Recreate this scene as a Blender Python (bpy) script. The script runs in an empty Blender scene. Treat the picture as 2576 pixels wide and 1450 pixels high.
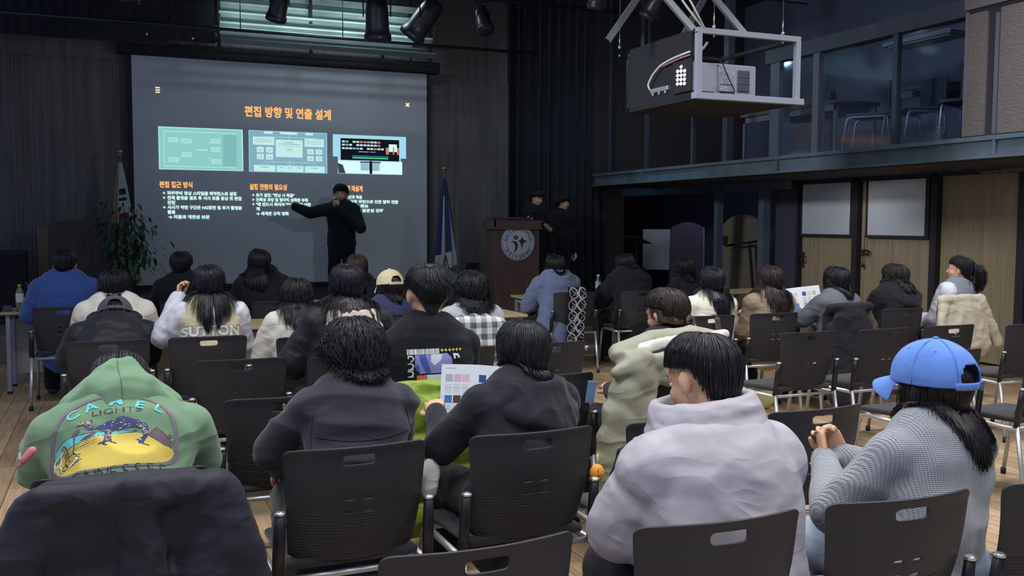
import bpy, bmesh, math, random
import numpy as np
from math import sin, cos, pi, radians, atan, sqrt
from mathutils import Vector, Matrix, Euler, noise
from mathutils.bvhtree import BVHTree

SC = bpy.context.scene
COL = SC.collection
# ---------------------------------------------------------------- camera
H = 1.52; FPX = 2400.0
yaw = radians(22.5); pitch = atan(165/2400); roll = radians(0.25)
fw = Vector((sin(yaw)*cos(pitch), cos(yaw)*cos(pitch), -sin(pitch)))
rt = Vector((cos(yaw), -sin(yaw), 0)); up = rt.cross(fw)
rt, up = rt*cos(roll)+up*sin(roll), -rt*sin(roll)+up*cos(roll)
cd = bpy.data.cameras.new('camera'); cam = bpy.data.objects.new('camera', cd); COL.objects.link(cam)
M = Matrix((rt, up, -fw)).transposed().to_4x4(); M.translation = Vector((0, 0, H)); cam.matrix_world = M
cd.sensor_width = 36; cd.lens = FPX/2576*36; cd.clip_start = .05; cd.clip_end = 100
SC.camera = cam
# ---------------------------------------------------------------- view, world
SC.view_settings.view_transform = 'Standard'; SC.view_settings.look = 'None'
SC.view_settings.gamma = 1; SC.view_settings.use_curve_mapping = False
SC.view_settings.exposure = 0.0
W = bpy.data.worlds.new('world'); SC.world = W; W.use_nodes = True
W.node_tree.nodes['Background'].inputs[0].default_value = (.32, .46, .76, 1)
W.node_tree.nodes['Background'].inputs[1].default_value = .55

def area(name, loc, size, energy, color=(1, 1, 1), target=None, sizey=None, spread=180):
    l = bpy.data.lights.new(name, 'AREA'); l.energy = energy; l.color = color; l.size = size
    if sizey: l.shape = 'RECTANGLE'; l.size_y = sizey
    l.spread = radians(spread)
    o = bpy.data.objects.new(name, l); COL.objects.link(o); o.location = loc
    if target is not None:
        o.rotation_euler = (Vector(target)-Vector(loc)).to_track_quat('-Z', 'Y').to_euler()
    return o
# the ceiling panel lights over the rear half of the hall (behind and above the camera)
for i, (x, y, e) in enumerate([(-1.2, -.3, 40), (1.4, -.6, 40), (4.2, -.3, 44), (-1.0, 2.4, 44), (1.5, 2.3, 42), (4.0, 2.2, 48), (6.4, 2.0, 52), (-1.0, 5.0, 48), (1.5, 4.9, 46), (4.0, 4.9, 52), (6.3, 5.0, 56)]):
    area('ceiling_panel_or_fill_light', (x, y, 4.35), 1.2, e, (.98, .985, 1.0), sizey=.6, spread=140)
area('ceiling_panel_or_fill_light', (-2.2, 6.4, 4.2), 1.2, 60, (.92, .96, 1.0), target=(8.6, 8.6, 1.2), sizey=.6, spread=70)  # added fill from the left to lift the right wall, not a ceiling panel
area('under_gallery_fill', (7.75, 6.6, 2.06), .9, 3.6, (1, .97, .93), sizey=.3)  # added fill for the oak panels, no fixture known under the gallery
area('under_gallery_fill', (7.75, 9.2, 2.06), .9, 3.2, (1, .97, .93), sizey=.3)  # second added fill below the gallery slab
area('louvre_fill', (2.6, 12.0, 4.20), 2.6, 3.4, (.70, .98, .95), target=(2.6, 13.1, 4.22), sizey=.06, spread=38)  # light added in front of the louvres to brighten the slats
area('storage_fill', (8.75, 12.9, 2.04), .5, 2.6, (.85, .90, 1.0), target=(8.9, 14.2, .8), sizey=.2)  # added light so the things in the storage bay show
area('stage_side_fill', (6.0, 11.4, 3.9), .4, 14, (.62, .88, 1.0), target=(7.4, 12.0, 2.2), sizey=.3)  # added teal light for the left end of the gallery edge beam
# projector throw on the screen
sp = bpy.data.lights.new('projector_beam', 'SPOT'); sp.energy = 45; sp.color = (.80, .92, 1); sp.spot_size = radians(66); sp.spot_blend = .1; sp.shadow_soft_size = .03
spo = bpy.data.objects.new('projector_beam', sp); COL.objects.link(spo); spo.location = (3.1, 8.6, 3.0)
spo.rotation_euler = (Vector((2.25, 13.7, 2.1))-spo.location).to_track_quat('-Z', 'Y').to_euler()
area('stage_work_light', (3.0, 11.9, 4.75), .7, 16, (.75, .95, 1.0), sizey=.2)

# ---------------------------------------------------------------- helpers
def S(c):  # sRGB 0-255 -> linear
    return tuple(((v/255)/12.92 if v/255 <= .04045 else ((v/255+.055)/1.055)**2.4) for v in c)

_m = {}
def mat(name, col=(128, 128, 128), rough=.6, metal=0., emit=None, es=1., bump=None, var=None, spec=.5, sheen=0, coat=0, alpha=None, trans=0, folds=0):
    """bump=(kind,scale,strength,dist[,stretch xyz]); var=(scale, amount) colour mottling"""
    if name in _m: return _m[name]
    m = bpy.data.materials.new(name); m.use_nodes = True; nt = m.node_tree; b = nt.nodes['Principled BSDF']
    c = S(col)
    b.inputs['Base Color'].default_value = (*c, 1); b.inputs['Roughness'].default_value = rough
    b.inputs['Metallic'].default_value = metal; b.inputs['Specular IOR Level'].default_value = spec
    if sheen: b.inputs['Sheen Weight'].default_value = sheen; b.inputs['Sheen Roughness'].default_value = .5
    if coat: b.inputs['Coat Weight'].default_value = coat
    if trans: b.inputs['Transmission Weight'].default_value = trans
    if emit: b.inputs['Emission Color'].default_value = (*S(emit), 1); b.inputs['Emission Strength'].default_value = es
    N = nt.nodes.new; L = nt.links.new
    tc = N('ShaderNodeTexCoord')
    if var:
        t = N('ShaderNodeTexNoise'); t.inputs['Scale'].default_value = var[0]; t.inputs['Detail'].default_value = 5
        mp = N('ShaderNodeMapping'); L(tc.outputs['Object'], mp.inputs[0]); L(mp.outputs[0], t.inputs['Vector'])
        if len(var) > 2: mp.inputs['Scale'].default_value = var[2]
        r = N('ShaderNodeMapRange'); r.inputs['From Min'].default_value = .3; r.inputs['From Max'].default_value = .7
        r.inputs['To Min'].default_value = 1-var[1]; r.inputs['To Max'].default_value = 1+var[1]
        mx = N('ShaderNodeVectorMath'); mx.operation = 'SCALE'; mx.inputs[0].default_value = c
        L(t.outputs[0], r.inputs[0]); L(r.outputs[0], mx.inputs['Scale']); L(mx.outputs[0], b.inputs['Base Color'])
    if bump:
        kind, sc, st, di = bump[:4]; mp = N('ShaderNodeMapping'); L(tc.outputs['Object'], mp.inputs[0])
        if len(bump) > 4: mp.inputs['Scale'].default_value = bump[4]
        if kind == 'noise': t = N('ShaderNodeTexNoise'); t.inputs['Scale'].default_value = sc; t.inputs['Detail'].default_value = 6; out = t.outputs[0]
        elif kind == 'wave': t = N('ShaderNodeTexWave'); t.inputs['Scale'].default_value = sc; t.inputs['Distortion'].default_value = 1.5; t.inputs['Detail'].default_value = 2; out = t.outputs['Fac']
        elif kind == 'voro': t = N('ShaderNodeTexVoronoi'); t.inputs['Scale'].default_value = sc; out = t.outputs[0]
        L(mp.outputs[0], t.inputs['Vector'])
        bp = N('ShaderNodeBump'); bp.inputs['Strength'].default_value = st; bp.inputs['Distance'].default_value = di
        L(out, bp.inputs['Height']); L(bp.outputs[0], b.inputs['Normal'])
        if folds:
            m3 = N('ShaderNodeMapping'); m3.inputs['Scale'].default_value = (1, 1, 1.9); m3.inputs['Rotation'].default_value = (.2, .5, 0); L(tc.outputs['Object'], m3.inputs[0])
            t3 = N('ShaderNodeTexNoise'); t3.inputs['Scale'].default_value = 4.2; t3.inputs['Detail'].default_value = 1.6; t3.inputs['Distortion'].default_value = .5; L(m3.outputs[0], t3.inputs['Vector'])
            a3 = N('ShaderNodeMath'); a3.operation = 'SUBTRACT'; a3.inputs[1].default_value = .5; L(t3.outputs[0], a3.inputs[0]); a4 = N('ShaderNodeMath'); a4.operation = 'ABSOLUTE'; L(a3.outputs[0], a4.inputs[0])
            b3 = N('ShaderNodeBump'); b3.invert = True; b3.inputs['Strength'].default_value = folds; b3.inputs['Distance'].default_value = .05; L(a4.outputs[0], b3.inputs['Height']); L(b3.outputs[0], bp.inputs['Normal'])
    _m[name] = m
    return m

def link(o, parent=None):
    COL.objects.link(o)
    if parent: o.parent = parent
    return o
def smooth(me, on=True):
    me.polygons.foreach_set('use_smooth', [on]*len(me.polygons))
def mkobj(name, me, m=None, parent=None, sm=False):
    if isinstance(me, bmesh.types.BMesh):
        b = me; me = bpy.data.meshes.new(name); b.to_mesh(me); b.free()
    if m:
        for q in (m if isinstance(m, (list, tuple)) else [m]): me.materials.append(q)
    if sm: smooth(me)
    o = bpy.data.objects.new(name, me); link(o, parent)
    return o
def tag(o, label=None, cat=None, group=None, kind=None):
    if label: o['label'] = label
    if cat: o['category'] = cat
    if group: o['group'] = group
    if kind: o['kind'] = kind
    return o
def thing(name, label, cat, loc=(0, 0, 0), rz=0, group=None):
    o = bpy.data.objects.new(name, None); COL.objects.link(o); o.empty_display_size = .1
    o.location = loc; o.rotation_euler = (0, 0, rz)
    return tag(o, label, cat, group)
def structure(name, bm, m, **k):
    o = mkobj(name, bm, m, **k); o['kind'] = 'structure'; return o
def copy_tree(o, parent=None):
    c = o.copy(); COL.objects.link(c)
    if parent: c.parent = parent
    for ch in o.children: copy_tree(ch, c)
    return c

def box(bm, x0, y0, z0, x1, y1, z1, mi=0, M=None, bev=0):
    vs = [(x0, y0, z0), (x1, y0, z0), (x1, y1, z0), (x0, y1, z0), (x0, y0, z1), (x1, y0, z1), (x1, y1, z1), (x0, y1, z1)]
    v = [bm.verts.new(M @ Vector(p) if M else p) for p in vs]
    fs = [bm.faces.new([v[i] for i in f]) for f in ((3, 2, 1, 0), (4, 5, 6, 7), (0, 1, 5, 4), (1, 2, 6, 5), (2, 3, 7, 6), (3, 0, 4, 7))]
    for f in fs: f.material_index = mi
    if bev:
        es = {e for f in fs for e in f.edges}
        bmesh.ops.bevel(bm, geom=list(es), offset=bev, segments=2, affect='EDGES', profile=.5)
    return v
def tube(bm, pts, r, n=8, mi=0, caps=True, flat=1.0, closed=False):
    pts = [Vector(p) for p in pts]; rr = r if isinstance(r, (list, tuple)) else [r]*len(pts)
    rings = []; prev = None
    for i, p in enumerate(pts):
        if closed: t = (pts[(i+1) % len(pts)]-pts[i-1])
        else: t = (pts[min(i+1, len(pts)-1)]-pts[max(i-1, 0)])
        t.normalize()
        if prev is None:
            a = Vector((0, 0, 1)) if abs(t.z) < .9 else Vector((0, 1, 0))
            u = t.cross(a).normalized()
        else:
            u = (prev-t*prev.dot(t)).normalized()
        prev = u; w = t.cross(u)
        rings.append([bm.verts.new(p+(u*cos(2*pi*k/n)+w*sin(2*pi*k/n)*flat)*rr[i]) for k in range(n)])
    m = len(rings)
    for i in range(m if closed else m-1):
        A, B = rings[i], rings[(i+1) % m]
        for k in range(n):
            f = bm.faces.new((A[k], A[(k+1) % n], B[(k+1) % n], B[k])); f.material_index = mi; f.smooth = True
    if caps and not closed:
        f = bm.faces.new(rings[0][::-1]); f.material_index = mi
        f = bm.faces.new(rings[-1]); f.material_index = mi
def bend(pts, rad=.04, n=5):
    """round the corners of a polyline"""
    pts = [Vector(p) for p in pts]; out = [pts[0]]
    for i in range(1, len(pts)-1):
        a, b, c = pts[i-1], pts[i], pts[i+1]
        d1 = (a-b); d2 = (c-b); r = min(rad, d1.length*.45, d2.length*.45)
        p, q = b+d1.normalized()*r, b+d2.normalized()*r
        for k in range(n+1):
            t = k/n; out.append(p*(1-t)**2+b*2*t*(1-t)+q*t*t)
    out.append(pts[-1]); return out
def lathe(bm, prof, c=(0, 0, 0), n=20, mi=0, M=None, cap=True):
    c = Vector(c); rings = []
    for r, z in prof:
        ring = []
        for k in range(n):
            p = c+Vector((r*cos(2*pi*k/n), r*sin(2*pi*k/n), z))
            ring.append(bm.verts.new(M @ p if M else p))
        rings.append(ring)
    for A, B in zip(rings, rings[1:]):
        for k in range(n):
            f = bm.faces.new((A[k], A[(k+1) % n], B[(k+1) % n], B[k])); f.smooth = True; f.material_index = mi
    if cap:
        bm.faces.new(rings[0][::-1]).material_index = mi; bm.faces.new(rings[-1]).material_index = mi
def capsule(bm, a, b, ra, rb, flat=1.0, wide=(1, 0, 0), n=14, h=4):
    """closed tapered capsule; 'wide' axis keeps radius, the other is scaled by flat"""
    a, b = Vector(a), Vector(b); t = (b-a); L = t.length
    t = t.normalized() if L > 1e-6 else Vector((0, 0, 1))
    u = Vector(wide); u = (u-t*u.dot(t))
    u = u.normalized() if u.length > 1e-3 else t.orthogonal().normalized()
    w = t.cross(u); prof = []
    for i in range(h): 
        an = pi/2*(1-i/h); prof.append((a-t*ra*sin(an)*min(1, flat+.3), max(ra*cos(an), ra*.02)))
    prof += [(a, ra), (b, rb)]
    for i in range(1, h+1):
        an = pi/2*i/h; prof.append((b+t*rb*sin(an)*min(1, flat+.3), max(rb*cos(an), rb*.02)))
    rings = [[bm.verts.new(p+u*r*cos(2*pi*k/n)+w*r*flat*sin(2*pi*k/n)) for k in range(n)] for p, r in prof]
    for A, B in zip(rings, rings[1:]):
        for k in range(n): bm.faces.new((A[k], A[(k+1) % n], B[(k+1) % n], B[k]))
    bm.faces.new(rings[0][::-1]); bm.faces.new(rings[-1])
def ell(bm, c, r, R=None, u=16, v=10):
    M = Matrix.Translation(Vector(c)) @ (R.to_4x4() if R else Matrix.Identity(4)) @ Matrix.Diagonal((r[0], r[1], r[2], 1))
    bmesh.ops.create_uvsphere(bm, u_segments=u, v_segments=v, radius=1, matrix=M)
def fuse(bm, voxel=.01, it=3, fac=.5, name='m'):
    bmesh.ops.recalc_face_normals(bm, faces=bm.faces)
    me = bpy.data.meshes.new('tmp'); bm.to_mesh(me); bm.free()
    o = bpy.data.objects.new('tmp', me); COL.objects.link(o)
    r = o.modifiers.new('r', 'REMESH'); r.mode = 'VOXEL'; r.voxel_size = voxel; r.use_smooth_shade = True
    if it:
        s = o.modifiers.new('s', 'SMOOTH'); s.iterations = it; s.factor = fac
    dg = bpy.context.evaluated_depsgraph_get()
    out = bpy.data.meshes.new_from_object(o.evaluated_get(dg)); out.name = name
    bpy.data.objects.remove(o); bpy.data.meshes.remove(me); smooth(out)
    return out
def displace(me, fn):
    """move vertices along normals by fn(co)"""
    n = len(me.vertices); co = np.empty(n*3); no = np.empty(n*3)
    me.vertices.foreach_get('co', co); me.vertices.foreach_get('normal', no)
    co = co.reshape(-1, 3); no = no.reshape(-1, 3)
    d = np.array([fn(p, q) for p, q in zip(co, no)])
    me.vertices.foreach_set('co', (co+no*d[:, None]).ravel()); me.update(); return me
def rounded_poly(x0, y0, x1, y1, r, n=5):
    out = []
    for cx, cy, a0 in ((x1-r, y1-r, 0), (x0+r, y1-r, 90), (x0+r, y0+r, 180), (x1-r, y0+r, 270)):
        for k in range(n+1):
            a = radians(a0+90*k/n); out.append((cx+r*cos(a), cy+r*sin(a)))
    return out
def prism(bm, poly, d, M, mi=0):
    """extrude a 2D polygon (x,y) to depth d along local z, placed by matrix M"""
    lo = [bm.verts.new(M @ Vector((x, y, 0))) for x, y in poly]; hi = [bm.verts.new(M @ Vector((x, y, d))) for x, y in poly]
    n = len(poly)
    bm.faces.new(lo[::-1]).material_index = mi; bm.faces.new(hi).material_index = mi
    for k in range(n): bm.faces.new((lo[k], lo[(k+1) % n], hi[(k+1) % n], hi[k])).material_index = mi
def text_mesh(txt, size, bold=0., align='LEFT', depth=0.):
    c = bpy.data.curves.new('t', 'FONT'); c.body = txt; c.size = size; c.offset = bold; c.align_x = align; c.extrude = depth
    c.resolution_u = 3
    o = bpy.data.objects.new('t', c); COL.objects.link(o)
    dg = bpy.context.evaluated_depsgraph_get(); dg.update()
    me = bpy.data.meshes.new_from_object(o.evaluated_get(dg)); bpy.data.objects.remove(o)
    return me
# vertical plane frame facing -Y (towards the audience): local x -> +X, local y -> +Z, local z -> -Y
def wallM(x, y, z): return Matrix(((1, 0, 0, x), (0, 0, -1, y), (0, 1, 0, z), (0, 0, 0, 1)))
# vertical plane facing -X: local x -> -Y, local y -> +Z, local z -> -X
def sideM(x, y, z): return Matrix(((0, 0, -1, x), (-1, 0, 0, y), (0, 1, 0, z), (0, 0, 0, 1)))
# ================================================================ MATERIALS
black = mat('matte_black_paint', (30, 31, 36), .8)
drape = mat('black_drape_cloth', (32, 34, 44), .95, sheen=.2)
steel = mat('steel_grey_paint', (84, 98, 108), .5, bump=('noise', 40, .15, .003), var=(3, .25))
alu = mat('brushed_aluminium', (170, 172, 176), .38, .75)
white_paint = mat('grey_white_board', (178, 183, 190), .35, var=(1.5, .04))
white = mat('white_plastic', (225, 226, 228), .5)
woodpanel = mat('grey_wood_panelling', (104, 99, 96), .7, bump=('noise', 30, .3, .003, (1, 1, .05)), var=(14, .22, (1, 1, .04)))
oakpanel = mat('oak_ribbed_panel', (138, 124, 100), .65, bump=('noise', 30, .3, .003, (1, 1, .05)), var=(14, .14, (1, 1, .05)))
acoustic = mat('brown_acoustic_board', (104, 97, 94), .85, bump=('noise', 40, .9, .01, (1, .35, 1.2)), var=(40, .12))
darkwall = mat('dark_blue_grey_wall', (60, 66, 84), .85, var=(2, .1))

# floor: oak planks
fm = bpy.data.materials.new('oak_floorboards'); fm.use_nodes = True; nt = fm.node_tree; b = nt.nodes['Principled BSDF']
N = nt.nodes.new; L = nt.links.new
tc = N('ShaderNodeTexCoord'); mp = N('ShaderNodeMapping'); mp.inputs['Rotation'].default_value = (0, 0, radians(90)); L(tc.outputs['Object'], mp.inputs[0])
br = N('ShaderNodeTexBrick'); br.offset = .37; br.inputs['Scale'].default_value = 1; br.inputs['Brick Width'].default_value = 1.5; br.inputs['Row Height'].default_value = .12
br.inputs['Mortar Size'].default_value = .0022; br.inputs['Color1'].default_value = (*S((196, 170, 138)), 1); br.inputs['Color2'].default_value = (*S((170, 144, 114)), 1); br.inputs['Mortar'].default_value = (*S((74, 60, 46)), 1)
L(mp.outputs[0], br.inputs[0])
mp2 = N('ShaderNodeMapping'); mp2.inputs['Scale'].default_value = (1, 14, 1); L(mp.outputs[0], mp2.inputs[0])
nz = N('ShaderNodeTexNoise'); nz.inputs['Scale'].default_value = 3; nz.inputs['Detail'].default_value = 8; L(mp2.outputs[0], nz.inputs['Vector'])
mx = N('ShaderNodeMix'); mx.data_type = 'RGBA'; mx.blend_type = 'MULTIPLY'; mx.inputs[0].default_value = .8
cr = N('ShaderNodeValToRGB'); cr.color_ramp.elements[0].color = (.62, .58, .54, 1); cr.color_ramp.elements[1].color = (1.1, 1.08, 1.05, 1); cr.color_ramp.elements[0].position = .3; cr.color_ramp.elements[1].position = .7
L(nz.outputs[0], cr.inputs[0]); L(br.outputs[0], mx.inputs[6]); L(cr.outputs[0], mx.inputs[7]); L(mx.outputs[2], b.inputs['Base Color'])
b.inputs['Roughness'].default_value = .36
bp = N('ShaderNodeBump'); bp.inputs['Strength'].default_value = .25; bp.inputs['Distance'].default_value = .002; L(br.outputs[1], bp.inputs['Height']); bp.invert = True; L(bp.outputs[0], b.inputs['Normal'])
oakfloor = fm

# ================================================================ SHELL
bm = bmesh.new(); box(bm, -4, -3, -.1, 10.6, 17.6, 0); structure('floor', bm, oakfloor)
bm = bmesh.new(); box(bm, -4, -3, 5.2, 10.6, 17.6, 5.3); structure('ceiling', bm, mat('veil_lifted_black_ceiling', (48, 54, 70), .9))  # black ceiling, with a bluish veil of glare put into its colour
def ribbed(bm, x0, x1, z0, z1, M, pitch=.036, amp=.007, seed=1):
    """ribbed board, profile along local x, placed by M (local z outwards)"""
    rnd = random.Random(seed); x = x0; prof = []
    while x < x1:
        w = pitch*rnd.uniform(.7, 1.35); d = amp*rnd.uniform(.5, 1.2)
        prof += [(x, .0), (x+w*.22, .0+d), (x+w*.7, d*.85), (x+w*.82, 0)]; x += w
    prof = [p for p in prof if p[0] < x1]+[(x1, 0)]
    lo = [bm.verts.new(M @ Vector((a, z0, .02+b))) for a, b in prof]; hi = [bm.verts.new(M @ Vector((a, z1, .02+b))) for a, b in prof]
    for k in range(len(prof)-1): bm.faces.new((lo[k], lo[k+1], hi[k+1], hi[k]))
    a = [bm.verts.new(M @ Vector(p)) for p in ((x0, z0, 0), (x1, z0, 0), (x1, z1, 0), (x0, z1, 0))]
    bm.faces.new(a[::-1]); bm.faces.new((a[0], a[1], *[lo[k] for k in range(len(lo)-1, -1, -1)])); bm.faces.new((a[3], *hi, a[2]))
    bm.faces.new((a[0], lo[0], hi[0], a[3])); bm.faces.new((a[1], a[2], hi[-1], lo[-1]))
bm = bmesh.new(); ribbed(bm, -3.9, 5.64, .3, 3.62, wallM(0, 13.82, 0)); box(bm, -3.9, 13.83, 0, 5.64, 13.95, 5.2)
structure('wall_front', bm, woodpanel)
# black drape closing the wing to the right of the panelling
def curtain(bm, x0, x1, z0, z1, y, folds=.16, amp=.035, seed=0, M=None):
    rnd = random.Random(seed); n = int((x1-x0)/.02); P = []
    for k in range(n+1):
        x = x0+(x1-x0)*k/n; P.append((x, y+amp*sin(2*pi*x/folds+1.3*sin(x*3.1+seed))+.012*sin(x*47)))
    for side in (0, .02):
        pass
    lo = [bm.verts.new((x, yy, z0)) for x, yy in P]; hi = [bm.verts.new((x, yy, z1)) for x, yy in P]
    lo2 = [bm.verts.new((x, yy+.012, z0)) for x, yy in P]; hi2 = [bm.verts.new((x, yy+.012, z1)) for x, yy in P]
    for k in range(n):
        bm.faces.new((lo[k], lo[k+1], hi[k+1], hi[k])); bm.faces.new((lo2[k+1], lo2[k], hi2[k], hi2[k+1]))
        bm.faces.new((hi[k], hi[k+1], hi2[k+1], hi2[k])); bm.faces.new((lo[k+1], lo[k], lo2[k], lo2[k+1]))
    bm.faces.new((lo[0], hi[0], hi2[0], lo2[0])); bm.faces.new((lo[-1], lo2[-1], hi2[-1], hi[-1]))
bm = bmesh.new(); curtain(bm, 5.66, 7.52, .3, 5.15, 14.0, seed=3)
tag(mkobj('stage_curtain', bm, drape, sm=True), 'tall black stage curtain hanging right of the wood panelling behind the two people', 'curtain')
# back of the storage bay and the gallery
bm = bmesh.new(); box(bm, 5.6, 17.0, 0, 10.6, 17.2, 5.2); structure('wall_back', bm, mat('storage_wall', (46, 46, 54), .9, var=(1.5, .2)))
bm = bmesh.new(); box(bm, 10.4, -3, 0, 10.6, 17, 5.2); structure('wall_right', bm, darkwall)
# stage
bm = bmesh.new(); box(bm, -3.9, 11.3, 0, 7.0, 13.8, .3)
structure('stage_platform', bm, mat('stage_boards', (112, 104, 94), .55, var=(8, .2, (.1, 1, 1)), bump=('wave', 3, .2, .002)))
bm = bmesh.new(); box(bm, -3.9, 11.28, .0, 7.0, 11.3, .26); structure('trim_1', bm, mat('stage_riser', (96, 92, 86), .6, var=(5, .1)))
# left return
# ribbed oak door panels on the right (X = 8.6), between black posts
def panel(name, y0, y1, seed):
    bm = bmesh.new(); ribbed(bm, 0, y1-y0, .03, 2.06, sideM(8.66, y1, 0), pitch=.04, amp=.006, seed=seed); return structure(name, bm, oakpanel)
panel('door_1', 9.49, 10.52, 5); panel('door_2', 8.24, 9.40, 6); panel('door_3', 7.10, 8.15, 7); panel('door_4', 5.9, 7.0, 8); panel('door_5', 4.7, 5.8, 18)
bm = bmesh.new()
for y0, y1 in ((9.40, 9.49), (8.15, 8.24), (7.0, 7.10), (10.52, 10.56), (5.8, 5.9)): box(bm, 8.56, y0, 0, 8.68, y1, 2.1)
structure('door_frame', bm, black)
bm = bmesh.new(); box(bm, 8.56, -3, 2.06, 8.7, 10.6, 2.3); structure('wall_lintel', bm, mat('dark_lintel', (38, 42, 54), .7))
bm = bmesh.new(); box(bm, 8.6, 10.56, 0, 8.72, 11.05, 2.3); box(bm, 8.6, -3, 0, 8.7, 4.7, 2.06); structure('wall_return', bm, mat('purple_grey_board', (62, 60, 74), .75))
# ================================================================ GALLERY
bm = bmesh.new(); box(bm, 7.26, -3, 2.10, 10.4, 13.8, 2.26); structure('gallery_floor', bm, mat('gallery_slab', (40, 42, 50), .8))
bm = bmesh.new()
box(bm, 7.16, -3, 2.27, 7.42, 13.9, 2.31); box(bm, 7.20, -3, 2.13, 7.26, 13.9, 2.27); box(bm, 7.14, -3, 2.11, 7.42, 13.9, 2.13)
for y in (12.35, 9.2, 6.2, 3.0): box(bm, 7.155, y, 2.11, 7.2, y+.015, 2.31)
tag(mkobj('gallery_edge_beam', bm, steel), 'long grey-green steel I-beam along the edge of the upper gallery', 'beam')
bm = bmesh.new(); box(bm, 8.36, 10.55, 2.0, 8.46, 16.9, 2.12); box(bm, 8.34, 10.55, 1.99, 8.48, 16.9, 2.0)
tag(mkobj('lower_steel_beam', bm, steel), 'shorter steel beam recessed below the gallery edge, above the storage bay', 'beam')
def post(x, y, z0, z1, w, label, m=steel, d=None):
    bm = bmesh.new(); d = d or w
    box(bm, x, y, z0, x+d, y+w, z1); box(bm, x-.006, y-.006, z0, x+d+.006, y+w+.006, z0+.01)
    return tag(mkobj('steel_post', bm, m), label, 'post')
post(8.38, 12.14, 0, 1.99, .10, 'steel post under the lower beam, left of the leaning round tabletop')
post(8.38, 11.04, 0, 1.99, .12, 'steel post under the lower beam, right of the leaning round tabletop')
thin = mat('dim_steel', (60, 66, 80), .5)
G = 'gallery glazing posts'
post(7.40, 13.80, 2.31, 5.15, .05, 'thin steel post at the far left end of the gallery', thin)
post(7.40, 12.62, 2.31, 5.15, .05, 'thin gallery post just left of the hanging stage light', thin)
post(7.40, 11.35, 2.31, 5.15, .05, 'thin gallery post below the left edge of the projector frame', thin)
post(7.40, 10.55, 2.31, 5.15, .10, 'wide gallery post below the middle of the projector', thin)
post(7.40, 9.50, 2.31, 3.62, .17, 'widest steel gallery post, seen through the right half of the projector frame', mat('grey_post', (88, 94, 106), .5))
post(7.40, 8.80, 2.31, 3.46, .10, 'steel gallery post right of the projector frame', mat('grey_post', (88, 94, 106), .5))
post(7.40, 7.62, 2.31, 3.60, .06, 'slim gallery post in front of the stacked desk and chairs', thin)
bm = bmesh.new(); box(bm, 7.38, -3, 3.46, 7.55, 9.75, 3.62); structure('trim_2', bm, thin)
# gallery glazing
gl = bpy.data.materials.new('gallery_glass'); gl.use_nodes = True; nt = gl.node_tree; nt.nodes.remove(nt.nodes['Principled BSDF'])
mxs = nt.nodes.new('ShaderNodeMixShader'); tr = nt.nodes.new('ShaderNodeBsdfTransparent'); gs = nt.nodes.new('ShaderNodeBsdfGlossy')
tr.inputs[0].default_value = (.88, .92, .97, 1); gs.inputs['Roughness'].default_value = .08; gs.inputs[0].default_value = (.7, .8, 1, 1)
mxs.inputs[0].default_value = .07; nt.links.new(tr.outputs[0], mxs.inputs[1]); nt.links.new(gs.outputs[0], mxs.inputs[2]); nt.links.new(mxs.outputs[0], nt.nodes['Material Output'].inputs[0])
for i, (y0, y1) in enumerate([(6.66, 7.6), (7.7, 8.78), (8.92, 9.48)]):
    bm = bmesh.new(); box(bm, 7.43, y0, 2.32, 7.438, y1, 3.46); structure('window_%d' % (i+1), bm, gl)
# brown acoustic wall boards above the gallery edge (right corner of the photo)
for i, (y0, y1) in enumerate([(6.42, 6.65), (4.9, 6.28), (3.2, 4.8)]):
    bm = bmesh.new(); box(bm, 7.27, y0, 2.33, 7.35, y1, 3.44); structure('wall_acoustic_%d' % (i+1), bm, acoustic)
bm = bmesh.new(); box(bm, 7.25, 3, 3.48, 7.36, 6.66, 4.6); structure('wall_upper_right', bm, mat('brown_band', (104, 100, 104), .8))
bm = bmesh.new(); box(bm, 7.29, 3.0, 2.32, 7.36, 6.64, 3.5); structure('wall_acoustic_backing', bm, mat('dark_strip', (40, 40, 50), .7))
bm = bmesh.new(); box(bm, 7.262, 6.62, 2.33, 7.285, 6.655, 3.46); structure('trim_3', bm, mat('brown_band', (104, 100, 104), .8))
bm = bmesh.new(); box(bm, 7.268, 6.29, 2.33, 7.29, 6.33, 3.40); structure('trim_4', bm, mat('grey_post', (88, 94, 106), .5))
bm = bmesh.new(); box(bm, 8.54, 4.6, 2.06, 8.57, 7.55, 2.3); structure('wall_brown_band', bm, mat('brown_band', (104, 100, 104), .8))
# back of the gallery
bm = bmesh.new(); box(bm, 10.0, -3, 2.3, 10.1, 13.8, 5.2); structure('wall_gallery', bm, mat('gallery_back', (74, 80, 100), .9, var=(1, .15)))
bm = bmesh.new(); box(bm, 7.2, 13.92, 2.1, 10.4, 14.05, 5.2); structure('wall_gallery_end', bm, mat('brown_end', (56, 50, 54), .9))

# exit lamp under the gallery edge
t = thing('wall_lamp', 'small rectangular wall lamp fitting above the right-hand wood panel', 'lamp', (8.50, 7.42, 2.13))
bm = bmesh.new(); box(bm, -.03, -.13, -.05, .03, .13, .06, bev=.008); mkobj('housing', bm, mat('dark_fitting', (60, 60, 70), .4), t)
bm = bmesh.new(); box(bm, -.045, -.11, -.03, -.03, -.04, .04); mkobj('lens', bm, mat('lamp_lens', (160, 170, 175), .2, emit=(120, 140, 140), es=.25), t)

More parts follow.
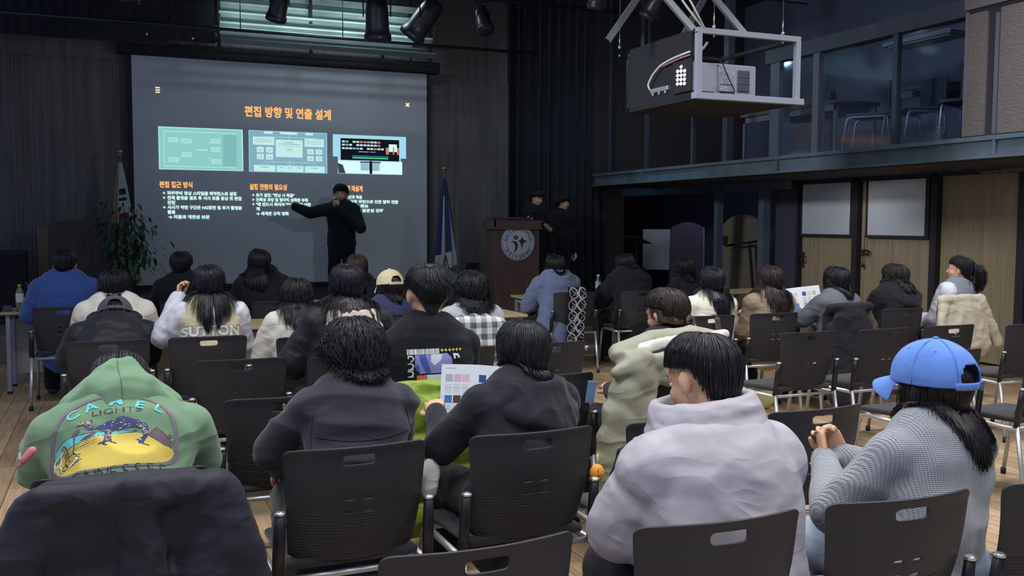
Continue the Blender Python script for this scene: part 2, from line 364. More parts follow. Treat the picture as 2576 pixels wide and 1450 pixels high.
# ================================================================ whiteboards on the panels
for (y0, y1, lab, nm) in ((9.50, 10.49, 'narrower grey whiteboard with taped marks down its edges, on the oak panels', 1),
                      (8.27, 9.27, 'larger plain whiteboard with a thick black frame on the oak panel, right of the two', 2)):
    t = thing('whiteboard', lab, 'whiteboard', (8.60, (y0+y1)/2, 1.35)); w = (y1-y0)/2
    bm = bmesh.new(); box(bm, -.02, -w+.03, .03, .0, w-.03, .70); mkobj('board_surface', bm, white_paint, t)
    bm = bmesh.new()
    for a in ((-w, 0, w, .035), (-w, .695, w, .725)): box(bm, -.032, a[0], a[1], .0, a[2], a[3], bev=.006)
    for a in ((-w, -w+(.06 if nm == 2 else .045)), (w-.03, w)): box(bm, -.032, a[0], .03, .0, a[1], .70, bev=.006)
    mkobj('frame', bm, black, t)
    if nm == 1:
        bm = bmesh.new(); r = random.Random(4)
        for k in range(5): z = .52+.03*k-.1*(k == 0); box(bm, -.022, w-.10-r.random()*.02, z, -.0205, w-.05, z+.012)
        for k in range(9): z = .28+.035*k; box(bm, -.022, -w+.05, z, -.0205, -w+.05+r.uniform(.01, .022), z+.02)
        mkobj('tape_mark', bm, white, t)
# coiled black cable hanging on the second panel
t = thing('coiled_cable', 'black cable coil hung from the larger whiteboard with a plug dangling below', 'cable', (8.62, 9.30, 1.15))
bm = bmesh.new()
for k in range(3):
    tube(bm, [(-.03-.008*k, .045+.05*cos(a), .02+.03*sin(a)*(.8+.1*k)) for a in np.linspace(0, 2*pi, 14)], .008, 6, caps=False)
    tube(bm, [(-.03-.008*k, -.045+.05*cos(a), .02+.03*sin(a)*(.8+.1*k)) for a in np.linspace(0, 2*pi, 14)], .008, 6, caps=False)
tube(bm, [(-.02, .0, .24), (-.03, .0, .02), (-.03, .02, -.06), (-.03, .015, -.12)], .004, 6); mkobj('cord', bm, black, t)
bm = bmesh.new(); lathe(bm, [(.008, -.12), (.018, -.14), (.02, -.16), (.012, -.17)], (-.03, .015, 0), 10); mkobj('plug', bm, black, t)
bm = bmesh.new(); lathe(bm, [(.008, -.19), (.009, -.17)], (-.03, .015, 0), 8); mkobj('plug_pin', bm, alu, t)
# door handle of the first panel
t = thing('door_pull', 'dark loop handle at the left edge of the first oak panel', 'handle', (8.60, 10.46, 1.05))
bm = bmesh.new(); tube(bm, bend([(0, 0, .05), (-.05, 0, .05), (-.05, -.07, .05), (-.05, -.07, -.03), (-.05, 0, -.03), (0, 0, -.03)], .02), .009, 8); mkobj('loop', bm, black, t)
bm = bmesh.new(); box(bm, -.012, -.02, -.12, .0, .02, .10, bev=.004); mkobj('backplate', bm, black, t)
# ================================================================ PROJECTION SCREEN
scr = thing('projection_screen', 'large pull-down projection screen showing a dark slide with an orange title', 'screen', (2.255, 13.66, .66))
scrm = mat('projection_cloth', (192, 194, 200), .9, bump=('noise', 3, .15, .01), var=(1.2, .05))
bm = bmesh.new(); box(bm, -2.025, -.004, 0, 2.025, .004, 3.05)
cloth = mkobj('screen_cloth', bm, scrm, scr)
bm = bmesh.new(); box(bm, -2.06, -.03, -.05, 2.06, .03, .0, bev=.008); mkobj('bottom_bar', bm, black, scr)
bm = bmesh.new(); box(bm, -2.2, -.09, 3.05, 2.2, .1, 3.13); box(bm, -2.2, -.1, 3.13, 2.2, -.04, 3.2, bev=.01); tube(bm, [(-2.1, 0, 3.07), (2.1, 0, 3.07)], .035, 12); mkobj('roller_housing', bm, black, scr)
for x in (-1.8, 1.8): bm = bmesh.new(); tube(bm, [(x, .05, 3.1), (x, .05, 4.56)], .008, 6); mkobj('hanger_rod', bm, black, scr)
bm = bmesh.new(); box(bm, -2.10, .0, 0, -2.025, .012, 3.05); box(bm, 2.025, .0, 0, 2.06, .012, 3.05); mkobj('side_mask', bm, black, scr)
OFF = Vector((-2.255, -13.66, -.66))
def emat(name, c, e=1.0): return mat(name, (10, 10, 10), 1, emit=c, es=e*1.2, spec=0)
def slide(name, bm_or_me, m, k=1, label=None):
    """slide element given in world X,Z on the plane of the cloth"""
    o = mkobj(name, bm_or_me, m, cloth); o.matrix_parent_inverse = Matrix.Identity(4)
    if label: o['label'] = label
    return o
def rects(lst, m, name, k=1, label=None):
    bm = bmesh.new()
    for x0, z0, x1, z1 in lst:
        Mx = wallM(-2.255, -.005-.0012*k, -.66)
        v = [bm.verts.new(Mx @ Vector(p)) for p in ((x0, z0, 0), (x1, z0, 0), (x1, z1, 0), (x0, z1, 0))]; bm.faces.new(v)
    return slide(name, bm, m, label=label)
def stext(name, items, m, k=2, label=None):
    """items: (text, x, z, size, bold, target width or None)"""
    for txt, x, z, size, bold, wid in items:
        bm = bmesh.new(); me = text_mesh(txt, size, bold); sx = 1
        xs = [v.co.x for v in me.vertices]
        if wid and xs: sx = wid/(max(xs)-min(xs)); x0 = min(xs)
        else: x0 = 0
        Mx = wallM(-2.255+x, -.005-.0012*k, -.66+z) @ Matrix.Diagonal((sx, 1, 1, 1)) @ Matrix.Translation((-x0, 0, 0))
        me.transform(Mx); bm.from_mesh(me); bpy.data.meshes.remove(me); slide(name, bm, m)
orange = emat('slide_orange', (255, 178, 104), 1.0); cyan = emat('slide_cyan_white', (205, 246, 240), .9); cream = emat('slide_cream', (255, 226, 178), 1)
stext('slide_title', [('편집 방향 및 연출 설계', 1.665, 2.975, .155, .0042, 1.19)], orange, label='orange Korean title')
rects([(.52, 3.22+dz, .575, 3.235+dz) for dz in (0, .03, .06)], cream, 'menu_icon')
bm = bmesh.new()
for s in (-1, 1):
    Mx = wallM(-2.255+3.985, -.0075, -.66+3.235) @ Matrix.Rotation(s*pi/4, 4, 'Z')
    bm.faces.new([bm.verts.new(Mx @ Vector(p)) for p in ((-.034, -.009, 0), (.034, -.009, 0), (.034, .009, 0), (-.034, .009, 0))])
slide('close_icon', bm, cream)
# picture 1: teal mind map
rects([(.55, 2.215, 1.63, 2.77)], emat('slide_teal', (138, 196, 192), .9), 'slide_picture', 1, 'teal mind-map picture')
rects([(.61, 2.25, .615, 2.72), (.61, 2.25, 1.55, 2.257), (.61, 2.715, 1.55, 2.722)], emat('slide_line', (190, 232, 224), .9), 'mind_map_line', 2)
rects([(.545, 2.21, 1.635, 2.219), (.545, 2.766, 1.635, 2.777), (.545, 2.21, .555, 2.775), (1.62, 2.21, 1.635, 2.775)], emat('slide_rim', (170, 232, 220), .9), 'picture_rim', 2)
rects([(1.37, 2.27, 1.55, 2.70)], emat('slide_teal2', (122, 180, 178), .9), 'map_shade', 2)
bx = [(.665, 2.575), (.835, 2.565), (1.21, 2.575), (1.21, 2.465), (.84, 2.385), (1.22, 2.30), (.67, 2.31)]
rects([(x, z, x+.125, z+.062) for x, z in bx], emat('slide_box', (168, 220, 216), .9), 'mind_map_box', 3)
for x, z in bx: rects([(x+.015, z+.02+d, x+.11, z+.028+d) for d in (0, .016)], emat('slide_teal', (138, 196, 192), .9), 'mind_map_text', 4)
bm = bmesh.new(); Mx = wallM(-2.255, -.0085, -.66)
for a in (((.79, 2.605), (.835, 2.60)), ((.96, 2.595), (.985, 2.57)), ((1.18, 2.565), (1.21, 2.60)), ((.795, 2.34), (.84, 2.40)), ((.965, 2.42), (.985, 2.42)), ((1.17, 2.395), (1.215, 2.345))):
    p, q = Vector((*a[0], 0)), Vector((*a[1], 0)); n = Vector((-(q-p).y, (q-p).x, 0)).normalized()*.003
    bm.faces.new([bm.verts.new(Mx @ v) for v in (p-n, q-n, q+n, p+n)])
slide('mind_map_link', bm, emat('slide_line', (190, 232, 224), .9))
stext('mind_map_word', [('Screenwriting', 1.02, 2.475, .035, .001, .15)], emat('slide_line', (190, 232, 224), .9), 3)
# picture 2: pale flow chart
rects([(1.72, 2.21, 2.79, 2.77)], emat('slide_slate', (126, 168, 186), .9), 'slide_picture', 1, 'blue-grey flow-chart picture')
rects([(1.714, 2.205, 2.796, 2.213), (1.714, 2.766, 2.796, 2.776), (1.714, 2.205, 1.723, 2.77), (2.787, 2.205, 2.797, 2.77)], emat('slide_rim2', (130, 205, 220), .9), 'picture_rim', 2)
fc = [(1.77, 2.58, 2.06, 2.69), (2.08, 2.42, 2.45, 2.66), (2.48, 2.575, 2.75, 2.685), (1.78, 2.215, 2.07, 2.30), (2.09, 2.215, 2.46, 2.30), (2.48, 2.215, 2.76, 2.30)]
fc += [(1.92, 2.735, 2.04, 2.768), (2.14, 2.735, 2.38, 2.768), (2.49, 2.735, 2.60, 2.768)]
fc += [(x, z, x+.095, z+.075) for x in (1.82, 1.945) for z in (2.475, 2.38)]+[(x, z, x+.09, z+.07) for x in (2.515, 2.635) for z in (2.47, 2.375)]
rects(fc, emat('slide_pale', (190, 228, 226), .9), 'flow_chart_box', 2)
fl = [(1.90, 2.69, 2.66, 2.697), (2.265, 2.66, 2.272, 2.735), (1.92, 2.345, 2.64, 2.352), (2.265, 2.30, 2.272, 2.42)]
fl += [(1.87, 2.31, 2.0, 2.315), (2.21, 2.31, 2.33, 2.315), (2.55, 2.31, 2.68, 2.315)]+[(x, z, x+.005, z+.03) for x in (1.865, 1.99, 2.555, 2.68) for z in (2.45, 2.55)]
rects(fl, emat('slide_line2', (170, 214, 214), .9), 'flow_chart_line', 2)
fi = [(2.20, 2.62, 2.33, 2.628), (2.12, 2.597, 2.41, 2.604)]+[(2.12+.04*k, 2.565, 2.13+.04*k, 2.577) for k in range(8)]
fi += [(2.22, 2.50, 2.31, 2.503), (2.22, 2.54, 2.31, 2.543), (2.22, 2.50, 2.223, 2.543), (2.307, 2.50, 2.31, 2.543), (2.24, 2.518, 2.29, 2.526)]
fi += [(1.80, 2.62+.02*k, 2.02, 2.624+.02*k) for k in range(3)]+[(2.50, 2.61+.02*k, 2.72, 2.614+.02*k) for k in range(3)]
fi += [(a[0]+.02, a[1]+.02+.02*k, a[2]-.02, a[1]+.025+.02*k) for a in fc[9:] for k in range(2)]+[(1.86, 2.27, 1.98, 2.277), (2.13, 2.27, 2.18, 2.277), (2.24, 2.27, 2.30, 2.277), (2.37, 2.27, 2.43, 2.277), (2.56, 2.27, 2.66, 2.277)]
rects(fi, emat('slide_ink', (110, 150, 158), .9), 'flow_chart_text', 4)
# picture 3: monitor on a white desk
rects([(2.88, 2.45, 3.96, 2.765), (2.95, 2.21, 3.88, 2.45)], emat('slide_skyblue', (150, 206, 226), .95), 'slide_picture', 1, 'photo of a video-editing monitor on a white desk')
rects([(2.955, 2.215, 3.90, 2.40)], emat('slide_desk', (205, 240, 244), .95), 'desk', 2)
rects([(3.28, 2.26, 3.56, 2.40)], emat('slide_desk2', (140, 184, 200), .9), 'desk_shelf', 3)
rects([(2.99, 2.405, 3.855, 2.715)], emat('slide_dark', (24, 30, 40), .5), 'monitor', 3)
rects([(2.975, 2.39, 3.87, 2.398), (2.985, 2.398, 2.99, 2.72), (3.855, 2.398, 3.862, 2.72), (2.985, 2.715, 3.862, 2.722)], emat('slide_edge', (180, 215, 220), .8), 'monitor_rim', 4)
rects([(3.41, 2.215, 3.45, 2.40), (3.27, 2.375, 3.58, 2.388)], emat('slide_dark', (24, 30, 40), .5), 'monitor_stand', 5)
r = random.Random(5); lo = {0: [], 1: [], 2: []}
for row, z in enumerate((2.655, 2.61, 2.56)):
    for k in range(11 if row < 2 else 12):
        if r.random() < .1: continue
        x = 3.01+.052*k; lo[r.choice((0, 0, 0, 1, 2))].append((x, z, x+.042, z+.026))
lo[0].append((3.25, 2.525, 3.40, 2.532)); lo[0].append((3.42, 2.525, 3.50, 2.532))
for k, c in ((0, (190, 222, 226)), (1, (200, 130, 110)), (2, (110, 180, 190))): [rects([q_], emat('clip%d' % k, c, .85), 'clip_thumbnail', 4) for q_ in lo[k]]
rects([(3.70, 2.54, 3.82, 2.65)], emat('slide_desk', (205, 240, 244), .95), 'preview_window', 4)
rects([(3.655, 2.50, 3.70, 2.60), (3.76, 2.50, 3.78, 2.61), (3.82, 2.50, 3.85, 2.60)], emat('clip1', (200, 130, 110), .85), 'preview_figure', 5)
rects([(3.16, 2.43, 3.69, 2.45)], emat('slide_green', (70, 210, 130), .8), 'timeline_track', 4); rects([(3.16, 2.455, 3.69, 2.475)], emat('slide_blue', (50, 110, 150), .8), 'timeline_track', 4)
bm = bmesh.new(); Mx = wallM(-2.255, -.0095, -.66)
bm.faces.new([bm.verts.new(Mx @ Vector((x, z, 0))) for x, z in ((2.945, 2.36), (3.02, 2.335), (3.06, 2.215), (2.96, 2.215))]); slide('desk_chair', bm, emat('slide_chair', (70, 80, 100), .6))
# headings and bullets
stext('slide_heading', [('편집 접근 방식', .545, 1.975, .088, .0025, .42), ('설정 전환의 필요성', 1.715, 1.965, .088, .0025, .51), ('연출 전략 재설계', 2.885, 1.965, .088, .0025, .42)], orange, label='orange headings')
L1 = ['파워무비 영상 스타일을 레퍼런스로 설정', '전체 촬영본 검토 후 서사 흐름 중심 컷 편집', '진행', '서사가 약한 구간은 NG장면 및 추가 촬영본', '활용', '→ 리듬과 개연성 보완']
W1 = [.90, .965, .10, .97, .10, .53]; X1 = [.64, .64, .64, .64, .64, .65]
L2 = ['초기 설정: "런닝 시 죽음"', '진폭성 과잉 및 험악적 섬뜩함 부족', '"왜 반드시 죽어야 하는가?"에 대한', '제', '→ 세계관 규칙 명확']; W2 = [.53, .72, .76, .05, .45]
L3 = ['전조 현상과 죽음', '시스템 규칙 위반으로 인한 탈락 전환', '세계 규칙성 확보', '템포 및 장르 일관성 강화']; W3 = [.36, .90, .45, .68]
it = [(t, x, 1.875-.064*i, .055, .0020, w) for i, (t, x, w) in enumerate(zip(L1, X1, W1))]
it += [(t, 1.80, 1.865-.064*i, .054, .0020, w) for i, (t, w) in enumerate(zip(L2, W2))]
it += [(t, 2.94, 1.855-.064*i, .054, .0020, w) for i, (t, w) in enumerate(zip(L3, W3))]
stext('slide_bullet_text', it, cyan, label='pale cyan Korean bullet text')
bm = bmesh.new()
for x, z in ((.60, 1.895), (.60, 1.831), (.60, 1.703), (1.765, 1.885), (1.765, 1.82), (1.765, 1.757), (2.91, 1.875), (2.91, 1.811), (2.91, 1.747), (2.91, 1.683)):
    Mx = wallM(-2.255+x, -.0075, -.66+z); ri = [bm.verts.new(Mx @ Vector((.006*cos(a), .006*sin(a), 0))) for a in np.linspace(0, 2*pi, 13)[:-1]]; ro = [bm.verts.new(Mx @ Vector((.014*cos(a), .014*sin(a), 0))) for a in np.linspace(0, 2*pi, 13)[:-1]]
    for k in range(12): bm.faces.new((ri[k], ro[k], ro[(k+1) % 12], ri[(k+1) % 12]))
slide('bullet_point', bm, cyan)

# ================================================================ OVERHEAD: borders, louvre, pipes
bm = bmesh.new(); curtain(bm, -3.0, .68, 3.80, 5.15, 13.35, folds=.9, amp=.012, seed=1)
tag(mkobj('black_border_curtain', bm, drape, sm=True), 'flat black border cloth hanging above the left wood panelling', 'curtain')
bm = bmesh.new(); curtain(bm, .70, 1.26, 3.86, 5.15, 13.30, folds=.9, amp=.01, seed=2)
tag(mkobj('black_border_curtain', bm, drape, sm=True), 'narrow black border cloth between the left border and the lit louvres', 'curtain')
for k, (x, z) in enumerate(((.42, 3.92), (.98, 3.90))):
    bm = bmesh.new(); box(bm, x-.012, (13.325, 13.278)[k], z-.014, x+.012, (13.35, 13.30)[k], z+.014, bev=.003)
    tag(mkobj('white_clip', bm, white), 'tiny white clip on the %s black border cloth above the screen' % ('wide left', 'narrow')[k], 'clip')
# louvred ceiling batten stack
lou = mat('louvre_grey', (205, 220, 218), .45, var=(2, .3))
t = thing('louvre_bank', 'bank of long horizontal metal louvres catching light above the screen', 'louvre', (1.3, 13.1, 3.75))
r = random.Random(8)
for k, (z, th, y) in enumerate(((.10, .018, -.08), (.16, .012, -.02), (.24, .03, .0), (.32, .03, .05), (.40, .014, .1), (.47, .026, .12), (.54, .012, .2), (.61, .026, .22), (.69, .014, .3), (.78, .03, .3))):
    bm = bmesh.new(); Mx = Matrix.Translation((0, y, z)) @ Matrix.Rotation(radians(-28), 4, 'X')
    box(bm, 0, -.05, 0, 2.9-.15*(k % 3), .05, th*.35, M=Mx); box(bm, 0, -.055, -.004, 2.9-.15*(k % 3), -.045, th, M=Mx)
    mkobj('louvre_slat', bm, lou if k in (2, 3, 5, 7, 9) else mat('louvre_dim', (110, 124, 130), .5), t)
for x in (0, 1.2, 2.2, 2.9): bm = bmesh.new(); box(bm, x-.02, .1, 0, x+.02, .14, 1.1); mkobj('side_rail', bm, black, t)
# lighting pipes running across the hall
def pipe(x0, x1, y, z, lab, r_=.024):
    bm = bmesh.new(); tube(bm, [(x0, y, z), (x1, y, z)], r_, 10)
    for x in np.arange(x0+.4, x1, 1.3): tube(bm, [(x, y, z), (x, y, 5.19)], .006, 6)
    return tag(mkobj('lighting_pipe', bm, mat('black_pipe', (44, 50, 60), .35, .3)), lab, 'pipe')
pipe(-1.5, 5.6, 12.6, 3.92, 'lighting pipe directly above the top of the projection screen', .02)
pipe(-1.2, 6.8, 11.4, 4.32, 'lighting pipe carrying the hanging spotlights above the screen')
pipe(-.5, 7.0, 9.6, 4.35, 'dark lighting pipe crossing the black ceiling over the front tables')
pipe(2.5, 7.0, 7.8, 4.25, 'dark lighting pipe across the ceiling left of the projector braces')
pipe(5.9, 7.3, 8.9, 4.02, 'short pipe beneath the ceiling right of the projector frame')
def spot_lamp(x, y, z, rz, rx, lab, big=1.0, lens=(60, 70, 85)):
    t = thing('stage_spotlight', lab, 'spotlight', (x, y, z), rz)
    bm = bmesh.new(); tube(bm, bend([(-.11*big, 0, -.02), (-.11*big, 0, .20*big), (.11*big, 0, .20*big), (.11*big, 0, -.02)], .02), .008, 6); box(bm, -.02, -.02, .2*big, .02, .02, .30*big); mkobj('yoke', bm, black, t)
    Mx = Matrix.Rotation(rx, 4, 'X')
    bm = bmesh.new(); lathe(bm, [(.03, .17), (.075, .15), (.09, .05), (.095, -.1), (.10, -.14), (.11, -.15), (.11, -.2)], n=16, M=Mx @ Matrix.Scale(big, 4)); mkobj('lamp_body', bm, mat('lamp_black', (36, 38, 46), .4), t)
    bm = bmesh.new(); lathe(bm, [(.095, -.201), (.06, -.205), (.01, -.206)], n=16, M=Mx @ Matrix.Scale(big, 4)); mkobj('lens', bm, mat('lens_glass', lens, .1, .4), t)
    return t
spot_lamp(1.80, 11.4, 4.05, .3, .5, 'hanging black spotlight in front of the left louvres, above the screen', 1.1)
spot_lamp(2.95, 11.4, 4.0, -.4, .2, 'upright dark spotlight hanging over the middle of the screen', 1.5)
spot_lamp(3.55, 11.4, 4.02, .9, .7, 'tilted black spotlight right of the lit louvres', 1.5)
spot_lamp(4.3, 11.4, 4.08, .2, -.5, 'black spotlight above the upper right corner of the screen', 1.0)
spot_lamp(5.0, 9.6, 4.1, -.2, .5, 'dark spotlight on the ceiling pipe left of the tall black speaker', 1.0)
spot_lamp(5.75, 9.6, 4.05, .5, .6, 'dark spotlight beside the tall black speaker near the ceiling', 1.1)
spot_lamp(.2, 11.4, 4.1, .1, .3, 'spotlight above the black border at the upper left', 1.0)
# short bright tube on the top edge
t = thing('tube_lamp', 'pale green-white ceiling tube lamp just touching the top edge of the picture', 'lamp', (2.0, 12.5, 4.49))
bm = bmesh.new(); box(bm, -.25, -.05, .0, .25, .05, .05, bev=.01); mkobj('tray', bm, white, t)
bm = bmesh.new(); tube(bm, [(-.23, 0, -.012), (.23, 0, -.012)], .018, 10); mkobj('glow_tube', bm, emat('tube_glow', (205, 255, 240), 2.0), t)
# tall black speaker hanging at centre right
t = thing('hanging_loudspeaker', 'tall black loudspeaker hanging left of the gallery, near the ceiling', 'speaker', (6.35, 10.9, 3.0), .25)
bm = bmesh.new(); box(bm, -.17, -.16, 0, .17, .16, .62, bev=.02); mkobj('cabinet', bm, mat('speaker_black', (38, 38, 46), .6), t)
bm = bmesh.new(); box(bm, -.15, -.172, .03, .15, -.158, .59, bev=.005); mkobj('grille', bm, mat('speaker_grille', (30, 30, 38), .8, bump=('voro', 150, .5, .003)), t)
bm = bmesh.new(); box(bm, -.03, -.03, .6, .03, .03, 2.2); mkobj('bracket', bm, black, t)

# ================================================================ PROJECTOR IN ITS HANGING FRAME
fr = thing('steel_cage', 'grey steel box cage hanging from the ceiling around the projector', 'frame', (4.83, 6.6, 2.55))
fgrey = mat('frame_grey_paint', (150, 155, 168), .5)
bm = bmesh.new()
box(bm, -.53, -.03, -.03, .55, .03, .02, bev=.002); box(bm, -.51, -.02, .49, .51, .02, .535, bev=.002)
box(bm, -.51, -.021, .02, -.465, .021, .5); box(bm, .465, -.021, .02, .51, .021, .5); mkobj('front_frame', bm, fgrey, fr)
bm = bmesh.new()
for x in (-.49, .49):
    box(bm, x-.02, .02, -.03, x+.02, 1.1, .01); box(bm, x-.02, .02, .50, x+.02, 1.1, .53); box(bm, x-.02, 1.08, -.03, x+.02, 1.12, .53)
box(bm, -.5, 1.08, -.03, .5, 1.12, .01); box(bm, -.5, 1.08, .5, .5, 1.12, .53); mkobj('rear_frame', bm, mat('frame_dark', (22, 24, 30), .6), fr)
bm = bmesh.new(); box(bm, -.47, .03, -.028, .47, 1.08, -.012); mkobj('shelf_plate', bm, mat('frame_dark', (22, 24, 30), .6), fr)
bm = bmesh.new(); box(bm, -.512, .06, 0, -.50, 1.08, .5); mkobj('side_panel', bm, mat('cage_side_black', (20, 22, 30), .7), fr)
bm = bmesh.new()
for s in (-1, 1):
    for (xa, xb) in ((-.42, -1.3), (-1.05, .15)): pass
for a, b_ in (((-.5, .05, .53), (-1.15, .35, 1.35)), ((-.98, .6, .50), (-.35, .6, 1.35)), ((.0, .05, .53), (-.62, .35, 1.35)), ((-.2, .8, .50), (.35, .8, 1.4))):
    a, b_ = Vector(a), Vector(b_); d = (b_-a).normalized(); n = Vector((0, 1, 0)).cross(d).normalized()*.026
    for off in (0,):
        q = [a-n, a+n, b_+n, b_-n]; v = [bm.verts.new(p) for p in q]; v2 = [bm.verts.new(p+Vector((0, .006, 0))) for p in q]
        bm.faces.new(v); bm.faces.new(v2[::-1])
        for k in range(4): bm.faces.new((v[k], v2[k], v2[(k+1) % 4], v[(k+1) % 4]))
    for sgn in (-1, 1):
        v = [bm.verts.new(p) for p in (a+n*sgn, b_+n*sgn, b_+n*sgn+Vector((0, .03, 0)), a+n*sgn+Vector((0, .03, 0)))]; bm.faces.new(v)
mkobj('brace', bm, mat('galvanised_strip', (128, 134, 138), .45, .4), fr)
for x, y in ((-.345, .0), (.335, .0), (-.6, 1.1)):
    bm = bmesh.new(); tube(bm, [(x, y, .56), (x, y, 2.6)], .0025, 5); tube(bm, [(x, y, .56), (x, y, .66)], .007, 6); lathe(bm, [(.012, .535), (.016, .55), (.006, .575)], (x, y, 0), 8)
    lathe(bm, [(.004, .465), (.011, .475), (.006, .488)], (x, y, 0), 8); mkobj('suspension_wire', bm, alu, fr)
pj = thing('projector', 'pale grey large-venue projector sitting inside the hanging frame', 'projector', (4.62, 6.95, 2.555))
pgrey = mat('projector_shell', (152, 156, 170), .45)
bm = bmesh.new(); box(bm, -.30, -.22, 0, .37, .5, .285, bev=.012); box(bm, -.005, -.235, .005, .37, -.215, .278, bev=.008); mkobj('shell', bm, pgrey, pj)
bm = bmesh.new(); box(bm, .01, -.245, .115, .145, -.236, .215); box(bm, .0, -.25, .055, .155, -.236, .10); mkobj('label_plate', bm, mat('silver_plate', (200, 204, 212), .25, .6, bump=('noise', 30, .6, .01)), pj)
bm = bmesh.new()
for k in range(9): box(bm, .185+.0135*k, -.246, .06, .192+.0135*k, -.236, .235)
for k in range(3): box(bm, .185, -.25, .12+.055*k-.05, .30, -.244, .124+.055*k-.05)
mkobj('fan_grille', bm, mat('grille_grey', (96, 100, 112), .5), pj)
bm = bmesh.new()
for k in range(16): box(bm, -.26+.014*k, -.228, .012, -.252+.014*k, -.2205, .05)
mkobj('vent_slot', bm, mat('vent_dark', (70, 72, 84), .5), pj)
bm = bmesh.new(); box(bm, .02, -.25, .012, .07, -.237, .045); box(bm, .08, -.252, .01, .13, -.237, .03); mkobj('socket', bm, black, pj)
bm = bmesh.new(); lathe(bm, [(.06, .50), (.065, .56), (.05, .58)], n=16, M=Matrix.Translation((.0, 0, .14)) @ Matrix.Rotation(radians(-90), 4, 'X')); mkobj('lens', bm, black, pj)
bm = bmesh.new(); tube(bm, bend([(-.10, -.25, .32), (0, -.27, .30), (.06, -.27, .18), (.135, -.27, .06), (.12, -.26, .02)], .05), .005, 6)
tag(mkobj('power_cord', bm, black), 'thin black power cord arching down the back of the projector', 'cord').location = (4.62, 6.95, 2.555)
def cable(name, pts, r_, m, lab):
    bm = bmesh.new(); tube(bm, bend(pts, .12, 6), r_, 7); return tag(mkobj(name, bm, m), lab, 'cable')
ivory = mat('ivory_cable', (205, 200, 190), .5)
cable('ivory_cable', [(4.13, 6.7, 3.45), (4.22, 6.66, 3.3), (4.40, 6.62, 3.08)], .009, ivory, 'white cable bundle dropping between the frame braces, outer strand')
cable('ivory_cable', [(4.18, 6.7, 3.45), (4.28, 6.66, 3.33), (4.42, 6.62, 3.07)], .009, ivory, 'white cable bundle dropping between the frame braces, inner strand')
cable('ivory_cable', [(4.44, 6.62, 2.98), (4.42, 6.66, 2.92), (4.30, 6.8, 2.88)], .011, mat('grey_cable', (140, 142, 150), .5), 'short grey cable loop inside the upper left corner of the frame')
cable('signal_cable', [(4.30, 6.66, 2.90), (4.285, 6.85, 2.885), (4.285, 6.98, 2.87), (4.28, 7.08, 2.85), (4.275, 7.20, 2.785), (4.275, 7.27, 2.71), (4.285, 7.25, 2.665)], .009, ivory, 'pale cable curling down the black side of the projector cage')
cable('red_blue_cable', [(4.30, 6.66, 2.875), (4.29, 6.86, 2.862), (4.29, 7.06, 2.84)], .008, mat('mauve_cable', (150, 110, 130), .5), 'reddish-blue cable bundle lying beside the pale curling cable')
t = thing('connector_block', 'bright metal connector block at the end of the pale curling cable', 'connector', (4.305, 7.13, 2.655))
bm = bmesh.new(); box(bm, -.015, -.15, -.018, .02, .13, .018, bev=.006); mkobj('block', bm, mat('shiny_metal', (220, 222, 225), .25, .7), t)
for y in (-.10, .0, .10): bm = bmesh.new(); lathe(bm, [(.012, -.04), (.014, -.02)], (0, y, 0), 8); mkobj('terminal', bm, mat('shiny_metal', (220, 222, 225), .25, .7), t)
t = thing('led_panel_light', 'black lamp panel with a grid of glowing white round lamps, left of the projector', 'stage light', (4.30, 6.765, 2.715))
bm = bmesh.new(); box(bm, -.012, -.13, -.13, .012, .13, .13, bev=.008); mkobj('lamp_body', bm, black, t)
for i in range(3):
    for j in range(5):
        bm = bmesh.new(); Mq = Matrix.Translation((-.012, -.052+.052*i, -.062+.034*j+.005*i)) @ Matrix.Rotation(radians(-90), 4, 'Y') @ Matrix.Diagonal((1, 1.5, 1, 1))
        lathe(bm, [(.0145, .0), (.012, .004), (.003, .005)], n=12, M=Mq); mkobj('glowing_lamp', bm, emat('led_glow', (225, 240, 255), 1.6) if (j < 4 or i == 1) else emat('led_dim', (90, 100, 120), .3), t)
# ================================================================ STAGE THINGS
t = thing('lectern', 'brown wooden lectern bearing a round white institute emblem, with papers on top', 'lectern', (5.14, 12.2, .3))
brown = mat('lectern_veneer', (92, 70, 64), .5, var=(10, .15, (3, 3, .3)))
bm = bmesh.new(); box(bm, -.33, 0, 0, .33, .40, 1.12, bev=.01); mkobj('body', bm, brown, t)
bm = bmesh.new()
vs = [(-.36, -.03, 1.12), (.36, -.03, 1.12), (.36, .45, 1.12), (-.36, .45, 1.12)]
Mx = Matrix.Identity(4); box(bm, -.36, -.03, 1.12, .36, .45, 1.16, bev=.006); box(bm, -.36, -.03, 1.16, -.34, .45, 1.25); box(bm, .34, -.03, 1.16, .36, .45, 1.22); box(bm, -.36, -.03, 1.16, .36, -.01, 1.25); mkobj('reading_top', bm, brown, t)
bm = bmesh.new(); box(bm, -.40, -.02, 0, .40, .44, .05, bev=.005); mkobj('plinth', bm, brown, t)
